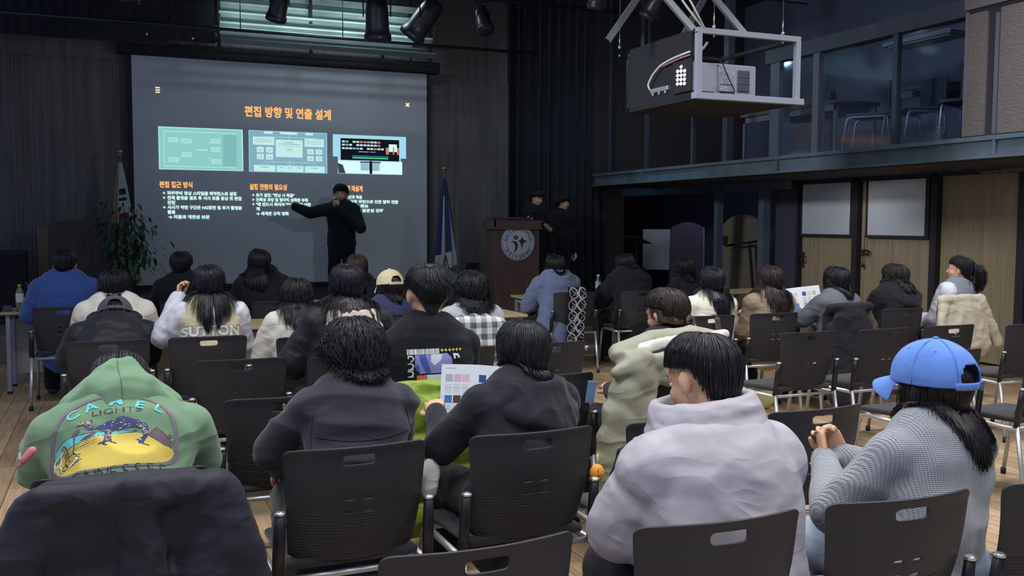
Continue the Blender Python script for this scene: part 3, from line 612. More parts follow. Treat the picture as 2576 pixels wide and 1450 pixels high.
# emblem
em = bmesh.new(); lathe(em, [(.252, 0), (.252, .012), (.24, .016), (.002, .016)], n=48, M=wallM(0, 0, .94)); emo = mkobj('emblem', em, mat('emblem_white', (186, 190, 204), .5), t)
ink = mat('emblem_ink', (54, 52, 62), .5)
bm = bmesh.new()
def ring(bm, r0, r1, M, n=64, mi=0):
    a = [bm.verts.new(M @ Vector((r0*cos(2*pi*k/n), r0*sin(2*pi*k/n), 0))) for k in range(n)]; c = [bm.verts.new(M @ Vector((r1*cos(2*pi*k/n), r1*sin(2*pi*k/n), 0))) for k in range(n)]
    for k in range(n): bm.faces.new((a[k], c[k], c[(k+1) % n], a[(k+1) % n])).material_index = mi
EM = wallM(0, -.0175, .94)
ring(bm, .172, .177, EM); ring(bm, .235, .239, EM)
def bezpoly(pts): return [EM @ Vector((x, y, 0)) for x, y in pts]
bm.faces.new([bm.verts.new(p) for p in bezpoly([(-.115, .018), (-.075, .024), (-.03, .012), (-.006, -.022), (-.012, -.07), (-.04, -.115), (-.072, -.145), (-.052, -.085), (-.048, -.04), (-.065, -.005)])])
star = [(.058, .085), (.072, .045), (.13, .022), (.082, .0), (.062, -.045), (.052, -.10), (.044, -.045), (.028, .0), (-.002, .028), (.036, .045)]
bm.faces.new([bm.verts.new(p) for p in bezpoly(star)])
n = 20
a = [bm.verts.new(EM @ Vector((-.04+.012*cos(2*pi*k/n), .072+.010*sin(2*pi*k/n), 0))) for k in range(n)]; c = [bm.verts.new(EM @ Vector((-.04+.036*cos(2*pi*k/n), .072+.03*sin(2*pi*k/n), 0))) for k in range(n)]
for k in range(n): bm.faces.new((a[k], c[k], c[(k+1) % n], a[(k+1) % n]))
def ringtext(txt, rad, a0, a1, size, flip=False):
    for i, ch in enumerate(txt):
        if ch == ' ': continue
        me = text_mesh(ch, size, .0006, 'CENTER'); an = radians(a0+(a1-a0)*(i+.5)/len(txt))
        R = Matrix.Rotation(an-pi/2 if not flip else an+pi/2, 4, 'Z')
        me.transform(EM @ Matrix.Translation((rad*cos(an), rad*sin(an), 0)) @ R); bm.from_mesh(me); bpy.data.meshes.remove(me)
ringtext('Korea IT Education Foundation', .187, 172, 8, .040); ringtext('한국IT교육재단', .222, 205, 335, .052, True)
mkobj('emblem_mark', bm, ink, emo)
t = thing('open_book', 'dark folder with glinting clips lying on top of the emblem lectern', 'folder', (5.06, 12.25, 1.555))
bm = bmesh.new(); box(bm, -.28, 0, 0, .28, .25, .035, bev=.006); mkobj('cover', bm, mat('violet_folder', (58, 54, 84), .5), t)
bm = bmesh.new(); lathe(bm, [(.01, .03), (.02, .045), (.012, .06)], (.27, .03, 0), 8); lathe(bm, [(.008, .0), (.02, .01), (.014, .03)], (.31, .0, 0), 8); mkobj('clip', bm, alu, t)
bm = bmesh.new(); Mx = Matrix.Translation((5.55, 12.2, 1.50)) @ Matrix.Rotation(radians(38), 4, 'Y'); box(bm, 0, -.01, -.03, .14, .05, .02, M=Mx, bev=.008)
tag(mkobj('wooden_gavel_block', bm, mat('tan_wood', (150, 128, 100), .5)), 'small tan wooden slat tilted off the right side of the emblem lectern', 'block')

t = thing('lectern', 'dark brown lectern with a curved top and yellowish side board', 'lectern', (-.44, 12.9, .3))
bm = bmesh.new(); MX = wallM(0, .0, 0)
poly = [(-.33, 0), (.33, 0), (.33, 1.17)]+[(.33-.66*k/12, 1.17+.06*sin(pi*k/12)) for k in range(1, 12)]+[(-.33, 1.17)]
prism(bm, poly, -.35, MX); mkobj('body', bm, mat('dark_mahogany', (66, 52, 54), .45, var=(6, .2, (3, 3, .3))), t)
bm = bmesh.new(); prism(bm, [(-.45, 0), (-.332, 0), (-.332, 1.165), (-.45, 1.14)], -.3, MX); mkobj('side_board', bm, mat('khaki_board', (112, 104, 76), .6), t)
bm = bmesh.new(); box(bm, .22, -.03, 1.155, .33, .1, 1.20, bev=.01); mkobj('reading_lamp', bm, black, t)
# black cabinet speaker far left
t = thing('floor_loudspeaker', 'black box loudspeaker standing on the stage at the far left edge', 'speaker', (-1.27, 12.6, .3))
bm = bmesh.new(); box(bm, -.35, 0, 0, .27, .4, .86, bev=.02); mkobj('cabinet', bm, mat('speaker_black', (38, 38, 46), .6), t)
bm = bmesh.new(); box(bm, -.32, -.012, .06, .24, .0, .82, bev=.004); mkobj('grille', bm, mat('speaker_grille', (30, 30, 38), .8, bump=('voro', 150, .5, .003)), t)
bm = bmesh.new(); box(bm, .0, -.02, .12, .10, -.012, .14); mkobj('badge', bm, alu, t)
# wall outlet in the panelling
bm = bmesh.new(); box(bm, 4.95, 13.76, .72, 5.15, 13.79, .90, bev=.006); box(bm, 4.94, 13.755, .71, 5.16, 13.765, .73)
tag(mkobj('wall_vent', bm, black), 'small black vent in the panelling left of the emblem lectern', 'vent')
# flags
def flag(name, lab, x, y, z0, z1, cols, seed, w=.12):
    t = thing(name, lab, 'flag', (x, y, .3)); r = random.Random(seed)
    bm = bmesh.new(); tube(bm, [(0, 0, 0), (0, 0, z1-.3)], .012, 10); mkobj('pole', bm, mat('flag_pole', (120, 110, 96), .4, .3), t)
    bm = bmesh.new(); lathe(bm, [(.006, z1-.3), (.02, z1-.28), (.012, z1-.26), (.03, z1-.25), (.035, z1-.225), (.004, z1-.2)], n=10); mkobj('finial', bm, mat('brass', (178, 160, 110), .3, .8), t)
    bm = bmesh.new(); lathe(bm, [(.16, 0), (.15, .03), (.05, .05), (.02, .12), (.014, .12)], n=20); mkobj('base', bm, mat('flag_base', (90, 84, 70), .4, .4), t)
    bm = bmesh.new(); NZ, NA = 40, 64; rings = []
    for i in range(NZ+1):
        f = i/NZ; z = z1-.36-f*(z1-.36-(z0-.3)); rad = .014+w*(f**.8)
        rings.append([bm.verts.new(((rad*(1+.28*sin(7*a+seed+f*2)))*cos(a)*1.0+(.02*f), (rad*(1+.28*sin(7*a+seed+f*2)))*sin(a)*.6, z+.05*f*cos(a))) for a in [2*pi*k/NA for k in range(NA)]])
    for i in range(NZ):
        for k in range(NA):
            f = bm.faces.new((rings[i][k], rings[i+1][k], rings[i+1][(k+1) % NA], rings[i][(k+1) % NA])); f.smooth = True; f.material_index = cols((i+.5)/NZ, k/NA)
    mkobj('flag_cloth', bm, [mat('flag_white', (176, 176, 178), .8), mat('flag_black', (30, 30, 36), .8), mat('flag_red', (104, 36, 44), .8), mat('flag_blue', (38, 52, 96), .8), mat('flag_gold', (150, 120, 62), .8)], t)
def korea(f, a):
    if a < .62 or a > .92: 
        if .44 < a <= .62: return 4
        return 0
    if .22 < f < .36 and int((f-.22)/.02) % 2 == 0 and .70 < a < .86: return 1
    if .42 < f < .53 and .70 < a < .9: return 2
    if .53 < f < .62 and .66 < a < .84: return 3
    if f > .9: return 4
    return 0
flag('national_flag', 'furled white flag with black bars and a red and blue disc on a brass-tipped pole', .06, 13.3, .72, 2.34, korea, 1, .16)
flag('blue_flag', 'furled dark blue and white flag on a pole right of the screen', 4.40, 13.2, .85, 2.23, lambda f, a: (3 if (int(a*14) % 3 != 0 or f < .2) and f < .82 else 0), 2, .13)
# tripod of the right flag
# potted plant
t = thing('potted_plant', 'leafy green potted plant in front of the left edge of the screen', 'plant', (.12, 12.55, .3))
bm = bmesh.new(); lathe(bm, [(.12, 0), (.16, .25), (.175, .28), (.15, .28)], n=24); mkobj('pot', bm, mat('pot_white', (165, 170, 175), .4), t)
bm = bmesh.new(); r = random.Random(3)
stems = []
for k in range(11):
    a = r.uniform(0, 2*pi); top = Vector((cos(a)*r.uniform(.08, .28), sin(a)*.15, r.uniform(.75, 1.45))); stems.append(top)
    tube(bm, [(0, 0, .25), (top.x*.3, top.y*.3, top.z*.55), tuple(top)], [.012, .008, .004], 6)
mkobj('stem', bm, mat('plant_stem', (62, 60, 44), .7), t)
bm = bmesh.new()
for k in range(430):
    s = r.choice(stems); f = r.uniform(.5, 1.05)
    c = Vector((s.x*f, s.y*f, .25+(s.z-.25)*f))+Vector((r.gauss(0, .085), r.gauss(0, .09), r.gauss(0, .07)))
    d = Vector((c.x*1.2+r.gauss(0, .25), c.y+r.gauss(0, .3), -.35+r.gauss(0, .25))).normalized(); u = d.cross(Vector((0, 0, 1))).normalized(); nn = u.cross(d)
    Ln = r.uniform(.07, .13); w = Ln*.2; mid = [c, c+d*Ln*.35-nn*.008, c+d*Ln*.75-nn*.02, c+d*Ln-nn*.03]; ws = [.002, w, w*.7, .001]
    for p0, p1, w0, w1 in zip(mid, mid[1:], ws, ws[1:]):
        for sgn in (-1, 1):
            q = [p0, p1, p1+u*w1*sgn+nn*w1*.3, p0+u*w0*sgn+nn*w0*.3]; bm.faces.new([bm.verts.new(p) for p in (q if sgn > 0 else q[::-1])])
mkobj('leaf', bm, mat('leaf_green', (52, 82, 54), .45, var=(12, .4)), t)['kind'] = 'stuff'
t = thing('microphone_stand', 'thin slanting metal microphone boom in front of the lower left screen corner', 'microphone stand', (.60, 12.3, .3))
bm = bmesh.new(); tube(bm, [(0, 0, 0), (0, 0, .5)], .008, 8); mkobj('pole', bm, black, t)
bm = bmesh.new(); tube(bm, [(-.28, 0, .95), (.02, 0, .48)], .006, 8); mkobj('boom', bm, alu, t)
bm = bmesh.new()
for k in range(3): tube(bm, [(0, 0, .08), (.2*cos(k*2.1), .2*sin(k*2.1), .01)], .007, 6)
mkobj('leg', bm, black, t)
t = thing('easel_stand', 'thin tripod stand with a pale board below the blue flag right of the screen', 'stand', (4.32, 12.9, .3))
bm = bmesh.new()
for k in range(3): tube(bm, [(0, 0, .75), (.22*cos(k*2.1+.3), .18*sin(k*2.1+.3), .0)], .007, 6)
mkobj('leg', bm, black, t)
bm = bmesh.new(); Mx = Matrix.Translation((-.05, -.05, .45)) @ Matrix.Rotation(.5, 4, 'Y'); box(bm, -.2, 0, -.03, .22, .02, .13, M=Mx, bev=.004); mkobj('board', bm, mat('dim_white_board', (120, 124, 130), .6), t)

# ================================================================ STORAGE BAY
bm = bmesh.new(); box(bm, 0, 0, 0, .42, .05, 2.35); box(bm, -.03, -.02, 0, .0, .06, 2.4); box(bm, .42, -.02, 0, .45, .06, 2.4)
o = tag(mkobj('folding_partition', bm, mat('brown_partition', (84, 74, 66), .7)), 'tall brown folding partition leaf at the left end of the storage bay', 'partition'); o.location = (8.02, 15.3, 0); o.rotation_euler = (0, 0, -.5)
t = thing('standing_board', 'grey-white blank board standing in the storage bay', 'board', (8.91, 14.72, .69), -.52)
bm = bmesh.new(); box(bm, -.27, 0, 0, .27, .02, .72); mkobj('panel', bm, mat('dim_board', (168, 170, 178), .6), t)
bm = bmesh.new()
for x in (-.25, .25): tube(bm, [(x, .02, .3), (x, .1, -.69)], .012, 6); tube(bm, [(x, .02, .1), (x, -.12, -.69)], .012, 6)
mkobj('leg', bm, black, t)
t = thing('padded_case', 'tall dark purple-blue padded case with a curved top in the storage bay', 'case', (8.84, 13.66, 0), -.5)
bm = bmesh.new(); prism(bm, [(-.30, 0), (.30, 0), (.27, 1.45)]+[(.27-.54*k/8, 1.45+.09*sin(pi*k/8)) for k in range(1, 8)]+[(-.27, 1.45)], -.3, wallM(0, 0, 0)); mkobj('case_body', bm, mat('purple_case', (50, 46, 72), .6), t)
bm = bmesh.new(); tube(bm, [(.29, -.01, .1), (.262, -.01, 1.45)], .012, 6); mkobj('edge_piping', bm, mat('mauve_edge', (108, 104, 124), .4), t)
t = thing('round_tabletop', 'round tan tabletop leaning upright between the two steel posts', 'tabletop', (9.03, 12.38, 0), -.55)
bm = bmesh.new(); Mx = wallM(0, 0, .0) @ Matrix.Rotation(radians(-6), 4, 'X')
poly = [(-.37, .02), (.37, .02), (.37, 1.25)]+[(.37*cos(a), 1.30+.37*sin(a)) for a in np.linspace(.15, pi-.5, 18)]+[(-.37, 1.35)]
prism(bm, poly, .03, Mx); mkobj('top_board', bm, mat('dim_tan', (120, 110, 92), .6, var=(3, .15)), t)
bm = bmesh.new(); box(bm, -.40, -.08, 1.22, -.33, -.05, 1.36); mkobj('white_tag', bm, white, t)
bm = bmesh.new(); tube(bm, [(-.28, -.1, 1.17), (.22, -.12, 1.25)], .02, 6); tube(bm, [(.08, -.12, 1.2), (.2, -.14, .0)], .022, 6); tube(bm, [(.2, -.12, 1.2), (.3, -.16, .25)], .012, 6); mkobj('folded_leg', bm, black, t)
t = thing('music_stand', 'thin black music stand at the left of the storage bay', 'stand', (7.6, 13.2, 0), .4)
bm = bmesh.new(); tube(bm, [(0, 0, 0.3), (0, 0, 1.2)], .01, 8); mkobj('pole', bm, black, t)
bm = bmesh.new(); Mx = Matrix.Translation((0, 0, 1.25)) @ Matrix.Rotation(.3, 4, 'Y'); box(bm, -.2, -.15, 0, .2, .15, .01, M=Mx, bev=.003); mkobj('desk_plate', bm, black, t)
bm = bmesh.new()
for k in range(3): tube(bm, [(0, 0, .35), (.25*cos(k*2.1), .25*sin(k*2.1), .01)], .008, 6)
mkobj('leg', bm, black, t)
# ================================================================ THINGS ON THE GALLERY
gmetal = mat('gallery_metal', (150, 158, 170), .4, .5); gwood = mat('gallery_table_top', (84, 72, 70), .6)
def gtable(x, y, w, l, h, lab):
    t = thing('gallery_table', lab, 'table', (x, y, 2.27))
    bm = bmesh.new(); box(bm, 0, 0, h-.04, w, l, h, bev=.004); mkobj('tabletop', bm, gwood, t)
    bm = bmesh.new(); box(bm, .03, .03, h-.12, .05, l-.03, h-.04); box(bm, w-.05, .03, h-.12, w-.03, l-.03, h-.04); mkobj('apron', bm, mat('gallery_apron', (92, 96, 104), .5), t)
    for px in (.03, w-.07):
        for py in (.03, l-.07):
            bm = bmesh.new(); box(bm, px, py, 0, px+.04, py+.04, h-.04); mkobj('leg', bm, mat('gallery_apron', (92, 96, 104), .5), t)
gtable(8.0, 9.2, .7, 1.9, .74, 'dim table with grey legs on the gallery behind the wide posts')
gtable(8.3, 6.9, .7, 1.7, .80, 'dark table on the gallery behind the right-hand glass')
def gchair(x, y, rz, lab, inv=False):
    t = thing('gallery_chair', lab, 'chair', (x, y, 2.27+(1.2 if inv else 0)), rz)
    bm = bmesh.new(); box(bm, -.22, -.21, .43, .22, .21, .46, bev=.01); mkobj('seat', bm, mat('gallery_seat', (54, 58, 74), .6), t)
    bm = bmesh.new(); box(bm, -.21, -.24, .50, .21, -.22, .80, bev=.01); mkobj('backrest', bm, mat('gallery_seat', (54, 58, 74), .6), t)
    for sx in (-.2, .2):
        bm = bmesh.new(); tube(bm, bend([(sx, -.26, 0), (sx, -.22, .42), (sx, .2, .42), (sx, .26, 0)], .05), .011, 7); mkobj('leg_frame', bm, gmetal, t)
    bm = bmesh.new(); tube(bm, [(-.2, -.235, .2), (.2, -.235, .2)], .009, 6); mkobj('crossbar', bm, gmetal, t)
    if inv: t.rotation_euler = (pi, 0, rz)
gchair(7.75, 8.35, .6, 'metal-legged chair on the gallery just right of the narrow white-topped post')
gchair(7.8, 7.78, 1.4, 'metal-legged chair on the gallery in the middle of the glass')
gchair(7.7, 6.95, 1.9, 'metal-legged chair on the gallery beside the brown wall boards')
t = thing('plastic_bag', 'crumpled shiny plastic bag on the gallery floor beside the brown wall boards', 'bag', (7.62, 7.25, 2.28))
bm = bmesh.new(); capsule(bm, (0, 0, .08), (0, 0, .15), .10, .07, .8); me = fuse(bm, .012, 1); displace(me, lambda p, n: .02*noise.noise(Vector(p)*18)); mkobj('bag_body', me, mat('bag_film', (130, 136, 150), .2, .2, bump=('noise', 30, 1, .02)), t)
bm = bmesh.new(); tube(bm, [(-.04, 0, .2), (-.03, 0, .3), (.03, 0, .3), (.04, 0, .2)], .004, 6); mkobj('bag_handle', bm, gmetal, t)
t = thing('ceiling_light_fitting', 'dim unlit ceiling fitting behind the right-hand glass of the gallery', 'light', (8.6, 8.4, 3.6))
bm = bmesh.new(); box(bm, -.2, -.5, 0, .2, .5, .05, bev=.01); mkobj('tray', bm, mat('dim_tray', (110, 120, 140), .4), t)
bm = bmesh.new(); box(bm, -.15, -.45, -.01, .15, .45, .0); mkobj('diffuser', bm, mat('dim_diffuser', (150, 158, 175), .4), t)
# gallery door
bm = bmesh.new(); box(bm, 9.9, 11.5, 2.3, 9.98, 12.5, 3.5); structure('door_6', bm, mat('gallery_door', (92, 78, 76), .6))
area('gallery_fill', (8.7, 8.2, 4.7), .8, 16, (.66, .80, 1.0))  # added bluish fill to lift the dark gallery, no lit fitting there
area('gallery_fill', (8.9, 12.0, 4.7), .8, 5, (.8, .75, .8))  # second fill added for the far end of the gallery
# ================================================================ STACKING CHAIRS
plastic = mat('charcoal_chair_plastic', (46, 46, 50), .5, spec=.35, bump=('noise', 260, .12, .001))
padm = mat('black_seat_fabric', (32, 33, 39), .85, sheen=.2)
sleeve = mat('black_sleeve', (30, 31, 38), .38, spec=.4)
legm = mat('silver_tube', (176, 178, 182), .34, .6)
tipm = mat('black_rubber', (24, 24, 28), .7)
def applied(me, *mods):
    o = bpy.data.objects.new('tmp', me); COL.objects.link(o)
    for ty, kw in mods:
        m = o.modifiers.new('m', ty)
        for k, v in kw.items(): setattr(m, k, v)
    dg = bpy.context.evaluated_depsgraph_get(); out = bpy.data.meshes.new_from_object(o.evaluated_get(dg))
    bpy.data.objects.remove(o); bpy.data.meshes.remove(me); return out
def backrest_mesh():
    bm = bmesh.new(); NU = 44
    vs = [i/58*.44 for i in range(58)]+[.44+.56*i/26 for i in range(27)]
    def P(u, v):  # u -.5..5, v 0 bottom .. 1 top
        w = .405+.055*v; x = u*w
        a = abs(u)*2
        # rounded corners by pulling the rows in
        zb = .455-.0+.022*a*a*(1-v)*1.0
        z = .452+.020*(a**2)*(1-v)+.375*v-(.006*a**4)*v
        y = -.205-.075*v+.050*(a**2.2)-.018*sin(pi*min(1, v*1.1))
        if v < .43: y -= .0016*sin(2*pi*v*.375/.0105)*(1 if a < .93 else 0)
        return Vector((x, y, z))
    g = [[bm.verts.new(P(i/NU-.5, v)) for i in range(NU+1)] for v in vs]
    def hole(u, v):
        if .845 < v < .925 and -.115 < u < .115: return True
        for c, h in ((.555, .009), (.445, .010), (.325, .010)):
            if abs(v-c) < h and (.012 < abs(u) < .105): return True
        # rounded outer corners
        for su in (-1, 1):
            for vv, sv in ((1, 1), (0, -1)):
                cu, cv = .5-.045, (1-.055 if sv > 0 else .055); du, dv = (abs(u)-cu)/.045, (v-cv)*sv/.055
                if du > 0 and dv > 0 and du*du+dv*dv > 1: return True
        return False
    for j in range(len(vs)-1):
        for i in range(NU):
            if not hole((i+.5)/NU-.5, (vs[j]+vs[j+1])/2): 
                f = bm.faces.new((g[j][i], g[j][i+1], g[j+1][i+1], g[j+1][i])); f.smooth = True
    bmesh.ops.delete(bm, geom=[v for v in bm.verts if not v.link_faces], context='VERTS')
    # smooth the jagged boundary a little
    for _ in range(2):
        bd = [v for v in bm.verts if any(e.is_boundary for e in v.link_edges)]
        new = {}
        for v in bd:
            nb = [e.other_vert(v).co for e in v.link_edges if e.is_boundary]
            if len(nb) == 2: new[v] = v.co*.5+(nb[0]+nb[1])*.25
        for v, c in new.items(): v.co = c
    me = bpy.data.meshes.new('backrest'); bm.to_mesh(me); bm.free()
    me = applied(me, ('SOLIDIFY', dict(thickness=.007, offset=0)), ('BEVEL', dict(width=.0015, segments=1, limit_method='ANGLE')))
    smooth(me); return me
def make_chair():
    t = thing('stacking_chair', 'x', 'chair')
    mkobj('backrest', backrest_mesh(), plastic, t)
    bm = bmesh.new(); box(bm, -.215, -.20, .43, .215, .235, .462, bev=.014)
    for v in bm.verts: v.co.z += .012*(1-(v.co.x/.215)**2)*-1+.004; v.co.z -= max(0, v.co.y-.15)*.25
    mkobj('seat', bm, padm, t, sm=True)
    for s in (-1, 1):
        bm = bmesh.new(); tube(bm, [(s*.238, -.232, .628), (s*.240, -.222, .55), (s*.243, -.205, .42)], [.017, .019, .019], 12, flat=.8); sl = mkobj('back_support', bm, sleeve, t)
        bm = bmesh.new(); lathe(bm, [(.018, 0), (.0175, .007), (.008, .011)], (s*.238, -.232, .627), 12); mkobj('chrome_cap', bm, mat('chrome', (210, 212, 216), .2, .8), sl)
        bm = bmesh.new(); tube(bm, [(s*.243, -.207, .43), (s*.248, -.255, .16), (s*.25, -.275, .02)], .0125, 10); lg = mkobj('rear_leg', bm, legm, t)
        bm = bmesh.new(); lathe(bm, [(.016, 0), (.016, .035)], (s*.25, -.276, 0), 10); mkobj('rubber_foot', bm, tipm, lg)
        bm = bmesh.new(); tube(bm, bend([(s*.243, -.21, .405), (s*.238, .20, .405), (s*.245, .255, .02)], .07, 6), .0125, 10); lg = mkobj('front_leg', bm, legm, t)
        bm = bmesh.new(); lathe(bm, [(.016, 0), (.016, .035)], (s*.245, .256, 0), 10); mkobj('rubber_foot', bm, tipm, lg)
    bm = bmesh.new(); tube(bm, [(-.24, -.19, .405), (.24, -.19, .405)], .011, 8); mkobj('crossbar', bm, legm, t)
    bm = bmesh.new(); tube(bm, [(-.235, .16, .405), (.235, .16, .405)], .011, 8); mkobj('crossbar', bm, legm, t)
    return t
CH = {}
chair0 = None
def place_chair(key, bx, by, label, rz=0., z=0):
    """bx, by: plan position of the top of the backrest"""
    global chair0
    if chair0 is None: chair0 = make_chair(); o = chair0
    else: o = copy_tree(chair0)
    o['label'] = label; o['group'] = 'black plastic stacking chairs in rows'
    o.location = (bx+.28*sin(rz)*-1, by+.28*cos(rz), z); o.rotation_euler = (0, 0, rz); CH[key] = o.location.copy(); return o
P_ = 'black stacking chair '
for k, x, y, lab, rz in [
    ('B', .68, 2.86, P_+'under the wavy-haired person in the dark corduroy jacket', .02),
    ('C', 1.28, 2.85, P_+'under the person in the black hoodie holding a leaflet', .03),
    ('n', .72, 1.86, P_+'in the nearest row, only its top edge showing at bottom centre', .03),
    ('D', 1.31, 1.82, P_+'behind the man in the lavender puffer jacket', -.03),
    ('E', 1.85, 1.80, P_+'behind the woman in the blue cap and grey sweater', -.05),
    ('e', 2.42, 1.78, P_+'cut off at the lower right corner of the photo', .02),
    ('A', .0, 2.78, P_+'hidden under the dark navy puffer coat at lower left', 0),
    ('8', .57, 4.92, P_+'empty, directly right of the green hoodie and behind a darker empty one', 0),
    ('9', .60, 3.79, P_+'empty, between green hoodie and corduroy jacket', .02),
    ('J', .50, 5.97, P_+'with a slot glowing cream, behind the cream varsity jacket', 0),
    ('M', -.41, 8.42, P_+'behind the man in the blue jacket at far left', -.02),
    ('L', -.06, 5.97, P_+'under the person in the black puffer jacket and dark cap', 0),
    ('I', 1.10, 5.75, P_+'behind the long-haired woman in white fleece', .02),
    ('K', -.02, 6.85, P_+'under the person in the off-white jacket', 0),
    ('H', 1.12, 4.85, P_+'hidden behind the wavy-haired person, under the woman with a pale hood', 0),
    ('F', 1.27, 3.84, P_+'covered by the lime green coat', .02),
    ('Q', 1.98, 6.95, P_+'under the person in the beige cap', 0),
    ('R', 2.12, 5.78, P_+'covered by the plaid coat, under the curly-haired woman', .02),
    ('16', 2.33, 4.98, P_+'empty, with a see-through slot, right above the black hoodie', .02),
    ('16a', 1.74, 4.95, P_+'empty, mostly hidden between the black t-shirt and the bobbed black hair', 0),
    ('17', 1.83, 3.91, P_+'empty, directly in front of the person in the black hoodie', .02),
    ('S', 4.24, 8.55, P_+'with the patterned black and white scarf hung on it', -.04),
    ('T', 4.98, 8.50, P_+'at the far table, right of the patterned scarf, in shadow', -.05),
    ('V', 4.14, 6.02, P_+'behind the straight-haired woman in cream', .02),
    ('W', 4.74, 6.03, P_+'behind the woman with long reddish brown hair', .0),
    ('X', 5.39, 5.97, P_+'covered by the dark coat with brown lining', .0),
    ('Y', 6.02, 6.00, P_+'behind the person in the black hooded coat', .03),
    ('Z', 6.65, 6.02, P_+'covered by the cream coat, under the ponytailed woman', .0),
    ('r1', 4.13, 4.89, P_+'empty, nearest one to the pale yellow bag', .03),
    ('r2', 4.73, 4.86, P_+'empty, in front of the dark coat with brown lining', .02),
    ('r3', 5.32, 4.87, P_+'empty, just above the blue cap, small pale mark on its back', -.02),
    ('q1', 4.28, 3.88, P_+'empty, behind the right side of the blue cap, slot see-through', .03),
    ('q2', 5.95, 4.75, P_+'empty, the farther of two cut by the right photo edge', .0),
    ('q3', 4.75, 3.62, P_+'empty, the nearer of two cut by the right photo edge', .02),
    ('G', 2.38, 3.74, P_+'under the grey-beige down coat with its sleeve hanging', .0),
    ('28', 1.86, 2.84, P_+'empty, mostly hidden by the lavender jacket', .02),
    ('29', 2.44, 2.82, P_+'empty, between the lavender puffer jacket and the blue cap', .04),
    ('U', 5.85, 8.50, P_+'in deep shadow at the far table, left of the straight-haired woman', .03),
    ('N', .55, 8.45, P_+'under the man in the black suit before the screen', .0),
    ('O', 1.30, 8.45, P_+'under the long-haired person in black before the screen', .0),
    ('P', 2.12, 8.45, P_+'under the brown-haired person before the screen', .0)]:
    place_chair(k, x, y, lab, rz)
# the sticker
bm = bmesh.new()
for s in (-1,): ring(bm, .0, .010, Matrix.Translation((5.30+s*.008, 4.838, .775)) @ wallM(0, 0, 0), 10)
t = thing('sticker', 'tiny pale printed mark on the empty chair above the blue cap', 'sticker', (0, 0, 0)); mkobj('printed_mark', bm, mat('sticker_pink', (190, 160, 160), .6), t)
bm = bmesh.new()
for k in range(7): box(bm, 5.265+k*.011, 4.835, .752, 5.272+k*.011, 4.8375, .757)
mkobj('printed_line', bm, mat('sticker_blue', (90, 110, 150), .6), t)

# ================================================================ TABLES
maple = mat('maple_tabletop', (168, 150, 116), .45, var=(8, .08, (.3, 2, 1)))
def table(x0, y0, x1, y1, lab, apron=True):
    t = thing('folding_table', lab, 'table', (x0, y0, 0), 0, 'long folding tables with grey legs'); w, d = x1-x0, y1-y0
    bm = bmesh.new(); box(bm, 0, 0, .695, w, d, .72, bev=.004); mkobj('tabletop', bm, maple, t)
    bm = bmesh.new(); box(bm, .0, -.002, .693, w, .004, .700); mkobj('edge_band', bm, mat('dark_edge', (70, 60, 50), .5), t)
    for x in (.04, w-.07):
        for y in (.03, d-.06):
            bm = bmesh.new(); box(bm, x, y, .02, x+.035, y+.03, .695, bev=.003); l = mkobj('leg', bm, mat('table_leg_grey', (150, 152, 162), .45, .3), t)
            bm = bmesh.new(); box(bm, x-.004, y-.004, 0, x+.039, y+.034, .022); mkobj('foot', bm, tipm, l)
        bm = bmesh.new(); box(bm, x+.008, .05, .64, x+.03, d-.05, .67); mkobj('side_rail', bm, mat('table_leg_grey', (150, 152, 162), .45, .3), t)
    if apron:
        bm = bmesh.new(); box(bm, .06, d-.05, .12, w-.06, d-.035, .62); mkobj('modesty_panel', bm, mat('panel_pale_grey', (150, 150, 146), .6), t)
table(-.95, 9.30, .85, 9.80, 'folding table at the far left with a green-capped bottle, before the dark lectern')
table(.90, 9.30, 2.70, 9.80, 'folding table before the middle of the screen, mostly hidden by seated people')
table(4.02, 9.25, 5.80, 9.75, 'folding table before the emblem lectern with a water bottle on it')
table(5.85, 9.25, 7.3, 9.75, 'folding table at right in front of the leaning round tabletop')
table(-.35, 7.42, 1.12, 8.02, 'maple folding table whose corner shows between the varsity jacket and the white fleece')
table(1.75, 7.60, 3.3, 8.15, 'folding table behind the curly-haired woman, beside the man in the black t-shirt')

# ================================================================ SMALL THINGS
def bottle(x, y, z, lab, cap_c, label_c, liquid, h=.21):
    t = thing('plastic_bottle', lab, 'bottle', (x, y, z))
    bm = bmesh.new(); lathe(bm, [(.028, 0), (.032, .01), (.032, h*.3), (.029, h*.36), (.032, h*.44), (.032, h*.66), (.026, h*.78), (.013, h*.90), (.013, h*.93)], n=18); mkobj('bottle_body', bm, mat('bottle_'+str(liquid[0]), liquid, .15, trans=.3), t)
    bm = bmesh.new(); lathe(bm, [(.0335, h*.34), (.0335, h*.68)], n=18, cap=False); mkobj('paper_label', bm, mat('label_'+str(label_c[1]), label_c, .5, var=(60, .4)), t)
    bm = bmesh.new(); lathe(bm, [(.0155, h*.92), (.0155, h), (.013, h*1.01)], n=16); mkobj('cap', bm, mat('cap_'+str(cap_c[0]), cap_c, .4), t)
    return t
bottle(-.80, 9.40, .72, 'green-tea bottle with a lime cap at the left end of the far table', (116, 196, 60), (190, 200, 190), (110, 130, 90), .235)
bottle(4.92, 9.38, .72, 'clear water bottle with a white cap beside the slate-blue fleece', (225, 228, 232), (150, 160, 165), (60, 68, 78), .225)
t = thing('plastic_cup', 'clear takeaway cup with a red straw beside the green-tea bottle', 'cup', (-.70, 9.5, .72))
bm = bmesh.new(); lathe(bm, [(.03, 0), (.04, .10), (.042, .12)], n=16); mkobj('cup_body', bm, mat('cup_plastic', (110, 116, 126), .15, trans=.5), t)
